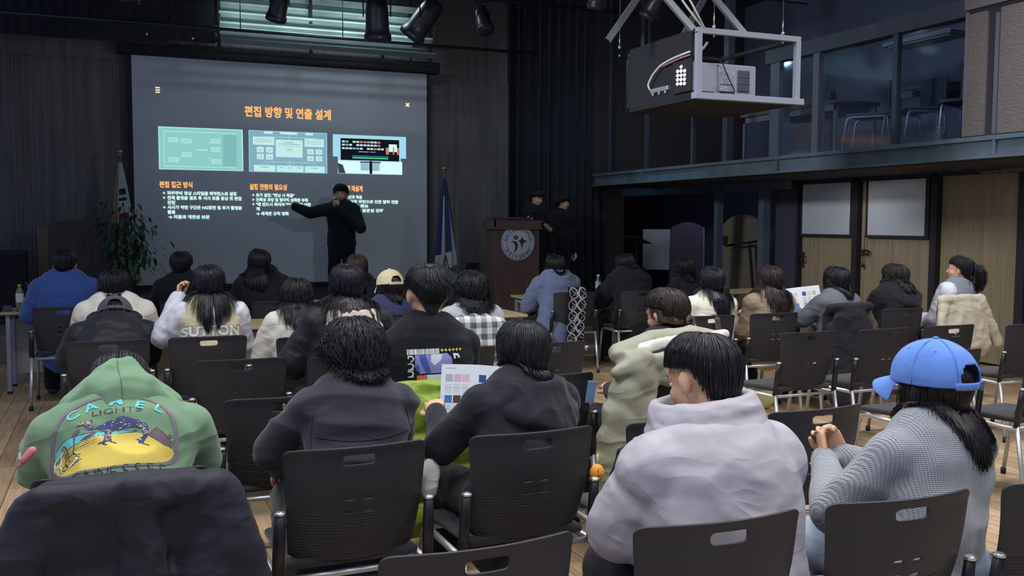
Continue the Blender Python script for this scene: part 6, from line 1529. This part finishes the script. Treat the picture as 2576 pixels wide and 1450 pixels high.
# L: dark cap + black puffer, bent low
p = person('L', 'person bent low in a black puffer jacket and a backwards-strapped dark grey cap', 'L', .985,
    dict(kind='puffer', nseg=5, g=.055, vox=.011, seed=37, it=4, hipw=.17), nyl,
    dict(n=900, vol=.8, L=.03, tmin=50, seed=38, back=112, sidea=88, front=60, w=0.0052), HB, lean=50, head=(48, 0, 0), side=.04, arms='lap', sh=.18, hipy=0, topname='puffer_jacket',
    armL=((-.28, .26, .66), (-.1, .48, .6)), armR=((.28, .26, .66), (.1, .48, .6)))
cap_obj(p, cloth('grey_black_denim', (74, 76, 86), .8), f=1.10, panels=False, tilt=20)
bm = bmesh.new()
for k in range(-6, 7):
    a = -pi/2+k*radians(16); q = p.p3+dz(p.th)*.02+Vector((.13*cos(a), .05, .0))+Vector((0, -cos(p.th), sin(p.th)))*(.05*(1-abs(k)/7)+.01); capsule(bm, q, q+dz(p.th)*.09, .042, .036)
me = fuse(bm, .011, 3); displace(me, lambda q, n_: .006*abs(sin(q[2]*75))); mkobj('hood', me, nyl, p.garment)
# M: blue jacket
p = person('M', 'man with short black hair in a royal blue jacket at the far left table', 'M', 1.28,
    dict(g=.050, vox=.013, wr=(.008, 5), seed=39, hipw=.18, chestw=.185), cloth('royal_blue_wool', (54, 82, 150), .9, sheen=.5),
    dict(n=900, vol=1.1, seed=40, back=108, sidea=80, front=74, w=0.0052), HB, lean=12, head=(8, -4, 0), arms='table', sh=.175, vox=.011, armL=((-.34, .12, .74), (-.16, .40, .80)), topname='jacket')
shirt_collar(p, cloth('royal_blue_wool', (54, 82, 150)), .085, .03)
# N: black suit
p = person('N', 'man with short dark hair in a plain black jacket, silhouetted against the screen', 'N', 1.255,
    dict(g=.042, vox=.014, wr=(.005, 5), seed=41, hipw=.18, chestw=.18), tee,
    dict(n=900, vol=1.1, seed=42, back=110, sidea=86, front=74, w=0.0052), HB, lean=14, head=(10, -14, 0), side=-.03, arms='table', sh=.168)
p = person('O', 'person with long straight black hair and black clothes, silhouetted left of the presenter', 'O', 1.27,
    dict(g=.045, vox=.014, wr=(.006, 5), seed=43, hipw=.18, chestw=.18), cloth('black_soft', (32, 33, 42)),
    dict(n=900, vol=1.1, L=.30, wave=.2, seed=44, back=104, sidea=100, front=70, w=0.0052, asym=.12), HB, lean=16, head=(12, 14, 8), side=-.12, arms='table', sh=.168)
p = person('P', 'person with long brown hair below the presenter, mostly hidden', 'P', 1.215,
    dict(g=.035, vox=.015, seed=45), tee, dict(n=900, vol=1.1, L=.2, seed=46, back=104, sidea=98, front=70, w=0.0052), hairmat('chestnut_hair', (78, 60, 50)), lean=12, head=(10, 0, 0), side=-.05, arms='table')
# Q: beige cap, navy
p = person('Q', 'person in a beige baseball cap and navy jacket, left of the black t-shirt', 'Q', 1.13,
    dict(g=.042, vox=.013, seed=47, hood='down', wr=(.007, 7)), cloth('navy_jacket', (46, 50, 80)),
    dict(n=900, vol=.8, L=.12, tmin=55, wave=.2, seed=48, back=108, sidea=88, front=60, w=0.0052), HB, lean=14, head=(12, 12, 0), arms='table', dx=.0)
cap_obj(p, cloth('khaki_cotton', (196, 184, 150), .85, v=(10, .06)), f=1.05, panels=False)
# R: curly, light grey
p = person('R', 'woman with curly black hair in a light grey sweater, plaid coat behind her', 'R', 1.18,
    dict(g=.035, vox=.012, seed=49, wr=(.006, 7)), cloth('light_grey_jersey', (158, 160, 168)),
    dict(n=900, vol=2.1, L=.17, wave=1.1, curl=1.3, seed=50, back=108, sidea=102, front=76, w=0.0052, clump=.5), HB, lean=12, head=(10, -2, 0), side=.04, arms='table', dx=.08, topname='sweater')
# S: slate blue fleece
p = person('S', 'person with a dark bob in a fluffy slate-blue sweater near the lectern', 'S', 1.19,
    dict(g=.055, vox=.013, seed=51, wr=(.008, 6), hipw=.19, chestw=.185, hem=.1), cloth('slate_blue_fleece', (98, 110, 140), 1, b=('noise', 150, .8, .005), sheen=.7),
    dict(n=900, vol=1.5, L=.09, wave=.2, seed=52, back=110, sidea=102, front=76, w=0.0052, style='allround'), HB, lean=16, head=(14, -4, 4), side=.02, arms='table', dx=-.10, sh=.168, topname='sweater')
p = person('T', 'dark-haired person in black bent over the far table right of the water bottle', 'T', 1.18,
    dict(g=.055, vox=.015, seed=53, hipw=.19, chestw=.19), tee, dict(n=900, vol=1.5, L=.12, seed=54, back=110, sidea=100, front=76, w=0.0052), HB, lean=30, head=(26, 10, 0), side=.02, arms='table', dx=.02, sh=.17)
p = person('U', 'person in black seated in front of the purple padded case, barely visible', 'U', 1.15,
    dict(g=.045, vox=.015, seed=55), tee, dict(n=900, vol=1.2, L=.16, seed=56, back=106, sidea=98, front=72, w=0.0052), HB, lean=14, head=(12, 0, 0), side=-.15, arms='table')
# V straight hair, cream
p = person('V', 'woman with long straight black hair over a cream sweater, before the tall case', 'V', 1.18,
    dict(g=.038, vox=.012, seed=57, wr=(.006, 7)), cloth('cream_sweater', (216, 212, 192), .95), dict(n=900, vol=1.1, L=.27, seed=58, back=104, sidea=100, front=70, w=0.0052, off0=.01), hairmat('sleek_black_hair', (38, 38, 48), .26), lean=8, head=(6, 0, 0), side=.08, dx=.10, topname='sweater')
# W
p = person('W', 'woman with long reddish brown hair in a tan quilted jacket', 'W', 1.18,
    dict(kind='puffer', nseg=6, g=.035, vox=.012, seed=59, it=4), cloth('tan_quilted', (152, 134, 112), .7), dict(n=900, vol=1.2, L=.30, wave=.3, seed=60, back=104, sidea=100, front=70, w=0.0052), HRED, lean=8, head=(8, 4, 0), side=.06, dx=.08, arms='read')
# X
p = person('X', 'woman with a dark straight bob in a grey turtleneck beside an open leaflet', 'X', 1.165,
    dict(g=.034, vox=.012, seed=61, collar=(.060, .05, .004)), cloth('grey_turtleneck', (98, 104, 112), .9), dict(n=900, vol=1.3, L=.13, seed=62, back=108, sidea=104, front=76, w=0.0052, tuck=.1, style='allround'), hairmat('sleek_black_hair', (38, 38, 48), .26), lean=12, head=(12, 12, 4), side=.06, dx=.08,
    armL=((-.27, .12, .72), (-.14, .36, .80)), topname='turtleneck_sweater')
t = thing('leaflet', 'open printed leaflet held between the reddish-haired woman and the grey turtleneck', 'leaflet', (5.54, 6.72, .85), -.25)
pr = Print(.36, .24, .003); leaflet_print(pr, .36, .24); pr.flat('printed_sheet', Matrix.Rotation(radians(75), 4, 'X') @ Matrix.Rotation(radians(6), 4, 'Z'), t, lambda x, y: -.05*abs(x))
# Y
p = person('Y', 'dark wavy-haired person in a black hooded coat in front of the larger whiteboard panel', 'Y', 1.175,
    dict(g=.052, vox=.012, seed=63, hipw=.18, chestw=.18, wr=(.007, 6)), cloth('black_coat_y', (36, 36, 44)), dict(n=900, vol=1.5, L=.13, wave=.5, seed=64, back=108, sidea=102, front=76, w=0.0052), HBR, lean=14, head=(14, 12, 4), side=.10, dx=.10, sh=.168, topname='coat')
big_hood(p, cloth('black_coat_y', (36, 36, 44)), .13, .09, .10, 5, .012, yawo=.4)
# Z: ponytail
vest = cloth('grey_knit_vest', (124, 128, 142), .95, b=('noise', 200, .6, .003))
p = person('Z', 'woman with a black ponytail, grey knit vest and white blouse, face turned left', 'Z', 1.25,
    dict(g=.030, vox=.011, seed=65, sleeveless=True, wr=(.003, 8)), vest, dict(n=900, vol=.75, seed=66, back=120, sidea=100, front=76, w=0.0052, off0=.006, L=0), HB, lean=2, head=(2, 28, 0), side=.05, dx=.19, faces=True, vox=.0085, topname='vest', rz=.1)
bm = bmesh.new(); sleeves(bm, p, .040); me = fuse(bm, .011, 4); displace(me, wr_noise(.005, 10)); mkobj('blouse_sleeves', me, cloth('white_blouse', (212, 214, 226), .7), p.garment)
bm = bmesh.new(); q = p.p3+(p.hc-p.p3)*.05
for k in range(24):
    a = 2*pi*k/24; capsule(bm, q+Vector((.064*cos(a), .062*sin(a), 0)), q+Vector((.061*cos(a), .058*sin(a), .030)), .010, .008, n=8, h=2)
mkobj('blouse_collar', fuse(bm, .007, 2), cloth('white_blouse', (212, 214, 226), .7), p.garment)
paths = []; r = random.Random(5); base = p.hc+p.R @ Vector((0, -.118, .035))
for k in range(170):
    a, b_ = r.gauss(0, .012), r.gauss(0, .012); bk = p.R @ Vector((0, -1, 0))
    paths.append([p.hc+p.R @ Vector((a*2, -.09, .035+b_*2)), base+Vector((a, 0, b_)), base+bk*.035+Vector((a*1.6, b_, .01)), base+bk*.055+Vector((a*2.2, b_*2, -.06)), base+bk*.055+Vector((a*2.4, b_*2.2, -.14)), base+bk*.035+Vector((a*1.8, b_*1.6, -.21-r.random()*.03))])
mkobj('ponytail', locks_mesh(paths, .006), HB, p.body, sm=True)
bm = bmesh.new(); capsule(bm, base+Vector((-.012, 0, 0)), base+Vector((.012, 0, 0)), .02, .02); mkobj('hair_tie', bm, tee, p.body, sm=True)

# presenter
p = person('PR', 'presenter in dark clothes before the screen, speaking into a microphone and pointing left', None, 1.72,
    dict(g=.045, vox=.012, seed=71, hem=.0, wr=(.006, 6), hipw=.16, chestw=.17), cloth('dark_teal_jacket', (34, 42, 48)), dict(n=900, vol=2.0, seed=72, back=108, sidea=88, front=66, w=0.0052, wave=.6, clump=.6), HB,
    lean=2, head=(4, 8, 0), stand=True, hipz=.93, hipy=0, loc=Vector((2.84, 12.95, .3)), rz=radians(150), vox=.010, faces=True, sh=.168, arms='lap',
    armR=((.40, .12, 1.34), (.58, .22, 1.42)), armL=((-.30, .12, 1.14), (-.03, .24, 1.40)), hands=dict(R=((.9, .4, .1), (.0, -.4, -1), .35), L=((.2, .1, .9), (0, -1, .2), 1.3)), topname='jacket', pants=cloth('wide_black_trousers', (34, 36, 44)))
bm = bmesh.new(); a = p.wrL+Vector((.02, .02, .02)); tip = p.hc+p.R @ Vector((.0, .125, -.05)); d = (tip-a).normalized(); tube(bm, [a-d*.06, tip-d*.03], [.011, .015], 10); mic = mkobj('microphone', bm, black); tag(mic, 'black handheld microphone at the mouth of the presenter', 'microphone')
mic.location = p.body.location; mic.rotation_euler = p.body.rotation_euler
bm = bmesh.new(); ell(bm, tip-d*.01, (.024, .024, .026)); mkobj('mesh_head', bm, mat('mic_mesh', (120, 126, 132), .35, .7), mic, sm=True)
# two people in the dark behind the emblem lectern
for key, x, y, top_, lab, hd in (('B1', 5.72, 12.95, 1.70, 'person in black standing directly behind the emblem lectern, looking down', (22, 16, 0)),
                         ('B2', 6.12, 12.95, 1.64, 'right-hand one of the two people in black behind the emblem lectern, looking left', (10, 48, 0))):
    person(key, lab, None, top_, dict(g=.03, vox=.015, seed=73, hem=.05), tee, dict(n=900, vol=1.4, seed=int(top_*100), back=108, sidea=88, front=72, w=.012), HB, stand=True, hipz=.88, hipy=0, loc=Vector((x, y, .3)), rz=radians(180 if key == 'B1' else 195), lean=8, head=hd, vox=.012, faces=True)
# ================================================================ COATS AND THINGS ON CHAIRS
def over_chair(key): return CH[key]
def coat(name, lab, key, m, w=.24, top=.875, bot=.30, sl=((-.26, -.29, .82), (-.34, -.31, .55), (-.36, -.32, .32)), sr=None, puff=True, vox=.011, th=.05, wr=(.007, 7), seed=0, extra=None, nrow=4, flare=.04, srad=.075, rz=0.):
    sr = [(-x, y, z) for x, y, z in sl] if sr is None else sr
    bm = bmesh.new(); capsule(bm, (-w, -.275, top-.02), (w, -.275, top-.02), th*.9, th*.9, 1)
    capsule(bm, (-w*.9, -.22, top-.06), (w*.9, -.22, top-.06), th*.8, th*.8)
    for i in range(nrow):
        f = (i+.5)/nrow; z = top-.04-(top-.04-bot)*f; hh = (top-bot)/nrow/2; ww = w+flare*f
        if puff:
            for x0 in (-ww, 0): capsule(bm, (x0+ww*.10, -.31-.012*f, z), (x0+ww*.90, -.31-.012*f, z), hh*1.12, hh*1.12, th/hh*.95, wide=(0, 0, 1), h=5)
        elif i == 0: capsule(bm, (0, -.30, top-.06-w*.3), (0, -.31, bot+.05), w, w+flare, th/w*.9, wide=(1, 0, 0), n=24)
    for S3 in (sl, sr):
        for a, b_ in zip(S3, S3[1:]):
            a, b_ = Vector(a), Vector(b_); n_ = 3 if puff else 1
            for k in range(n_):
                q = a.lerp(b_, (k+.5)/n_); d = (b_-a)/n_; capsule(bm, q-d*.25, q+d*.25, srad, srad*.98, .8) if puff else capsule(bm, a, b_, srad, srad, .8)
    if extra: extra(bm)
    me = fuse(bm, vox, 5); displace(me, wr_noise(wr[0], wr[1], seed)); o = mkobj(name, me, m); tag(o, lab, 'coat'); o.location = CH[key]; o.rotation_euler = (0, 0, rz); return o
navy_puff = cloth('dark_navy_nylon', (42, 43, 56), .55, b=('noise', 60, .3, .004))
def exA(bm):
    capsule(bm, (-.20, -.33, .775), (.16, -.34, .785), .05, .05, .7, wide=(0, 0, 1)); capsule(bm, (.03, -.36, .80), (.06, -.37, .45), .05, .06, .6); capsule(bm, (.10, -.345, .78), (.24, -.33, .79), .045, .04, .8)
    capsule(bm, (-.30, -.30, .60), (-.20, -.34, .35), .11, .13, .6); capsule(bm, (.25, -.32, .62), (.20, -.34, .38), .11, .12, .6)
coat('puffer_coat', 'dark navy puffer coat thrown over the chair back at lower left', 'A', navy_puff, w=.175, top=.815, bot=.25, th=.04, nrow=3, flare=.05, srad=.088, sl=((-.20, -.30, .74), (-.29, -.31, .58), (-.36, -.32, .36)), sr=((.23, -.30, .75), (.29, -.31, .60), (.33, -.32, .36)), seed=1, extra=exA, wr=(.008, 6))
lime = cloth('lime_satin_nylon', (124, 150, 42), .42, b=('noise', 40, .3, .006), folds=1.)
coat('puffer_coat', 'shiny lime green coat draped over the chair of the man in the black t-shirt', 'F', lime, w=.19, top=.825, bot=.20, th=.05, nrow=4, sl=((-.20, -.28, .80), (-.24, -.30, .55), (-.24, -.31, .30)), srad=.055, seed=2, wr=(.009, 8))
# plaid
pm = bpy.data.materials.new('plaid_wool'); pm.use_nodes = True; nt = pm.node_tree; b = nt.nodes['Principled BSDF']; N = nt.nodes.new; Lk = nt.links.new
tc = N('ShaderNodeTexCoord'); sx = N('ShaderNodeSeparateXYZ'); Lk(tc.outputs['Object'], sx.inputs[0])
def band(sock, per, ph=0.):
    a = N('ShaderNodeMath'); a.operation = 'MULTIPLY_ADD'; a.inputs[1].default_value = 1/per; a.inputs[2].default_value = 10+ph; Lk(sock, a.inputs[0])
    f = N('ShaderNodeMath'); f.operation = 'FRACT'; Lk(a.outputs[0], f.inputs[0]); g_ = N('ShaderNodeMath'); g_.operation = 'GREATER_THAN'; g_.inputs[1].default_value = .5; Lk(f.outputs[0], g_.inputs[0]); return g_.outputs[0]
bx_, bz_ = band(sx.outputs[0], .075), band(sx.outputs[2], .075, .3)
s_ = N('ShaderNodeMath'); s_.operation = 'ADD'; Lk(bx_, s_.inputs[0]); Lk(bz_, s_.inputs[1]); f2 = N('ShaderNodeMath'); f2.operation = 'MULTIPLY'; f2.inputs[1].default_value = .5; Lk(s_.outputs[0], f2.inputs[0])
cr = N('ShaderNodeValToRGB'); cr.color_ramp.interpolation = 'CONSTANT'; cr.color_ramp.elements[0].color = (*S((220, 218, 208)), 1); e = cr.color_ramp.elements[1]; e.position = .9; e.color = (*S((84, 94, 106)), 1); e = cr.color_ramp.elements.new(.4); e.color = (*S((158, 162, 162)), 1)
Lk(f2.outputs[0], cr.inputs[0]); Lk(cr.outputs[0], b.inputs['Base Color']); b.inputs['Roughness'].default_value = .95
def exR(bm):
    for k in range(9): a = pi*k/8; capsule(bm, (-.20*cos(a), -.29, .79+.10*sin(a)), (-.22*cos(a), -.31, .66+.08*sin(a)), .05, .05)
coat('plaid_coat', 'cream and slate plaid wool coat over the chair of the curly-haired woman', 'R', pm, w=.20, top=.88, bot=.35, puff=False, seed=3, th=.045, extra=exR, srad=.06, sl=((-.20, -.29, .82), (-.26, -.31, .6), (-.27, -.31, .4)), rz=.02)
# G : grey beige down coat with long hanging sleeve
gb = cloth('grey_beige_nylon', (150, 149, 130), .6, b=('noise', 50, .25, .004))
bm = bmesh.new()
def P6(l, r0, r1, fl=.8):
    for a, b_ in zip(l, l[1:]): capsule(bm, a, b_, r0, r1, fl)
P6([(-.30, -.27, .93), (-.10, -.22, .98), (.12, -.20, .99), (.26, -.22, .96)], .055, .05); P6([(-.28, -.31, .87), (0, -.33, .90), (.24, -.31, .88)], .06, .06, .7)
capsule(bm, (-.34, -.31, .93), (-.26, -.28, .90), .035, .05); capsule(bm, (-.37, -.36, .86), (-.22, -.34, .91), .028, .05); capsule(bm, (-.10, -.33, .84), (.16, -.34, .78), .06, .05, .6)
for (z, x, r_) in ((.84, -.24, .085), (.74, -.29, .090), (.64, -.325, .092), (.54, -.345, .090), (.44, -.355, .085), (.34, -.35, .075)): capsule(bm, (x, -.33, z-.030), (x-.006, -.33, z+.030), r_, r_, .75)
for (z, x, r_) in ((.80, -.20, .06), (.68, -.22, .075), (.56, -.23, .085), (.44, -.235, .085), (.33, -.24, .08)): capsule(bm, (x, -.33, z-.03), (x, -.33, z+.03), r_, r_, .7)
capsule(bm, (.26, -.30, .84), (.29, -.30, .5), .07, .07, .8)
me = fuse(bm, .010, 5); displace(me, wr_noise(.005, 9, 8)); o = tag(mkobj('down_coat', me, gb), 'grey-beige down coat over a chair back, hood open and sleeve hanging down', 'coat'); o.location = CH['G']
bm = bmesh.new()
for a, b_ in zip([(-.20, -.295, .955), (0, -.275, .985), (.2, -.27, .985)], [(0, -.275, .985), (.2, -.27, .985), (.26, -.27, 1.0)]): capsule(bm, a, b_, .030, .026, .7)
me = fuse(bm, .009, 3); displace(me, wr_noise(.004, 14)); mkobj('hood_lining', me, cloth('ivory_lining', (214, 214, 200), .7), o)
# X : dark coat brown lining ; Z : cream coat
coat('winter_coat', 'dark navy coat with brown fur lining over the chair of the grey turtleneck woman', 'X', cloth('dark_navy_wool', (40, 41, 52)), w=.19, top=.875, bot=.10, puff=False, th=.045, seed=5, sl=((-.18, -.28, .7), (-.20, -.29, .5)), srad=.05, flare=.03)
bm = bmesh.new()
for s in (1,): capsule(bm, (s*.20, -.24, .84), (s*.30, -.22, .62), .035, .075, .5); capsule(bm, (s*.30, -.22, .62), (s*.28, -.22, .40), .07, .05, .5)
me = fuse(bm, .012, 2); displace(me, wr_noise(.008, 16)); q = [o_ for o_ in COL.objects if o_.name.startswith('winter_coat')][-1]; mkobj('fur_lining', me, cloth('brown_shearling', (98, 84, 70), 1, b=('noise', 200, .8, .005)), q)
coat('cream_coat', 'cream wool coat over the chair of the ponytailed woman, corner flaring right', 'Z', cloth('cream_coat_wool', (196, 186, 168), .9), w=.22, top=.90, bot=.45, puff=False, th=.05, seed=6, flare=.10, sl=((.20, -.29, .86), (.34, -.30, .62), (.40, -.30, .50)), sr=((-.22, -.29, .82), (-.26, -.30, .6), (-.26, -.30, .5)), srad=.05, wr=(.008, 7))
# patterned scarf
pr = Print(.20, .62, .0025); kf, wf = cloth('scarf_black', (28, 29, 38)), cloth('scarf_white', (190, 192, 204))
pr.poly([(0, 0), (.2, 0), (.2, .62), (0, .62)], kf)
def ringp(cx, cy, r0, r1, sq=1.):
    A_ = [(cx+r1*cos(a), cy+r1*sq*sin(a)) for a in np.linspace(0, 2*pi, 28)]; B_ = [(cx+r0*cos(a), cy+r0*sq*sin(a)) for a in np.linspace(0, 2*pi, 28)]; pr.poly(A_+B_[::-1], wf)
for j in range(5):
    for i in range(2):
        cx, cy = .05+.10*i+(.0 if j % 2 else .01), .10+.115*j; ringp(cx, cy, .041, .049, 1.15); ringp(cx+.03, cy+.055, .044, .049, 1.1)
for cx, cy in ((.14, .17), (.05, .40), (.15, .52), (.09, .29)):
    pr.poly([(cx+(.028 if k % 2 == 0 else .010)*cos(k*pi/4), cy+(.034 if k % 2 == 0 else .010)*sin(k*pi/4)) for k in range(8)], wf); pr.poly([(cx+.007*cos(k), cy+.007*sin(k)) for k in range(6)], kf)
for k in range(16): a = k*pi/8; pr.line([(.05+.022*cos(a), .055+.022*sin(a)), (.05+.040*cos(a), .055+.040*sin(a))], .006, wf)
o = CH['S']; t = thing('patterned_scarf', 'black scarf with white ring and star pattern hung over a chair back', 'scarf', (o.x-.03, o.y-.31, .57))
pr.flat('woven_cloth', wallM(0, 0, 0) @ Matrix.Rotation(radians(7), 4, 'X'), t, lambda x, y: .006*sin(x*45)+.01-(.05*max(0, y-.24)/.07))
bm = bmesh.new(); r = random.Random(2)
capsule(bm, (-.11, -.035, -.32), (.11, -.035, -.29), .014, .014)
for k in range(26): x = -.11+.0088*k; tube(bm, [(x, -.035, -.32+.0012*k), (x+r.uniform(-.006, .006), -.037, -.345-r.random()*.015+.0012*k)], .003, 4)
mkobj('fringe', bm, cloth('fringe_white', (208, 206, 200)), t)
# bags and other small things
def bag(name, lab, loc, pts, m, vox=.012, wr=(.008, 8)):
    bm = bmesh.new()
    for a, b_, r0, r1, fl in pts: capsule(bm, a, b_, r0, r1, fl)
    me = fuse(bm, vox, 3); displace(me, wr_noise(*wr)); o = tag(mkobj(name, me, m), lab, 'bag'); o.location = loc; return o
bkm = cloth('black_backpack_nylon', (34, 35, 42), .6)
b1 = bag('backpack', 'black backpack on the floor right of the black hoodie person, orange charm on it', (1.80, 3.18, 0), [((0, 0, .12), (0, .02, .40), .13, .12, .7), ((-.02, -.10, .12), (-.02, -.09, .26), .09, .08, .5), ((0, 0, .62), (0, 0, .45), .05, .10, .6)], bkm)
bm = bmesh.new(); ell(bm, (0, 0, 0), (.038, .03, .045)); t = mkobj('orange_charm', bm, mat('orange_plush', (228, 150, 52), .7), sm=True); tag(t, 'round orange plush charm beside the chair of the black hoodie person', 'charm'); t.location = (1.555, 2.96, .635); t.scale = (.72, .72, .72)
bm = bmesh.new(); tube(bm, [(0, 0, .04), (.004, .0, .07), (.01, .01, .09)], .003, 6); mkobj('loop', bm, mat('yellow_loop', (230, 210, 90), .6), t)
bm = bmesh.new(); tube(bm, [(-.006, -.031, .012), (-.012, -.032, .02), (-.006, -.031, .026)], .0016, 5); tube(bm, [(-.012, -.032, -.002), (.0, -.033, -.006), (.012, -.032, .0)], .0016, 5); mkobj('stitched_face', bm, mat('stitch_dark', (60, 44, 30), .7), t)
bag('backpack', 'black bag on the floor left of the green hoodie, pink charm hanging above it', (-.36, 3.25, 0), [((0, 0, .12), (0, 0, .36), .14, .12, .8), ((.05, -.05, .1), (.05, 0, .3), .12, .1, .7)], bkm)
t = thing('pink_charm', 'small pink plush charm with a white tag left of the green hoodie', 'charm', (-.262, 3.16, .815))
bm = bmesh.new(); capsule(bm, (-.012, 0, -.014), (.014, 0, .014), .011, .013); capsule(bm, (-.014, 0, -.016), (-.022, 0, -.028), .008, .006); mkobj('plush', bm, mat('pink_plush', (206, 120, 134), .8), t, sm=True)
bm = bmesh.new(); box(bm, -.022, -.016, -.004, -.015, -.013, .014); mkobj('tag', bm, white, t)
bag('shoulder_bag', 'black bag slumped on the floor between the green hoodie and the corduroy jacket', (.33, 3.75, 0), [((0, 0, .12), (.05, 0, .26), .13, .1, .8), ((-.12, 0, .08), (.1, 0, .1), .08, .1, .8)], bkm)
bag('yellow_bag', 'pale yellow soft bag on the floor beneath the empty chairs', (4.80, 6.38, 0), [((-.10, 0, .09), (.10, 0, .09), .085, .085, .9), ((-.08, 0, .05), (.08, 0, .05), .06, .06, 1)], cloth('pale_yellow_canvas', (196, 188, 128), .8))
bag('white_bundle', 'crumpled white cloth bundle between the corduroy jacket and the black hoodie', (1.02, 3.24, .56), [((0, 0, 0), (.01, 0, .07), .036, .034, .8), ((-.02, 0, .06), (.01, 0, .09), .026, .024, .9)], cloth('off_white_cloth', (206, 204, 200), .8))['category'] = 'cloth'
bm = bmesh.new(); Mq = Matrix.Translation((1.93, 3.74, .77)) @ Matrix.Rotation(.15, 4, 'Y'); box(bm, -.02, -.006, -.05, .02, .006, .05, M=Mq, bev=.003)
tag(mkobj('blue_folder', bm, mat('light_blue_folder', (96, 128, 165), .5)), 'light blue folder edge showing left of the hanging grey-beige sleeve', 'folder')
bm = bmesh.new(); o = CH['V']
capsule(bm, (.03, -.29, .80), (.05, -.29, .55), .025, .03, .5); capsule(bm, (.03, -.24, .82), (.03, -.29, .80), .025, .025, .5)
me = fuse(bm, .01, 2); t = tag(mkobj('brown_scarf', me, cloth('brown_scarf_wool', (84, 68, 66))), 'narrow brown scarf hanging over the chair of the straight-haired woman', 'scarf'); t.location = o
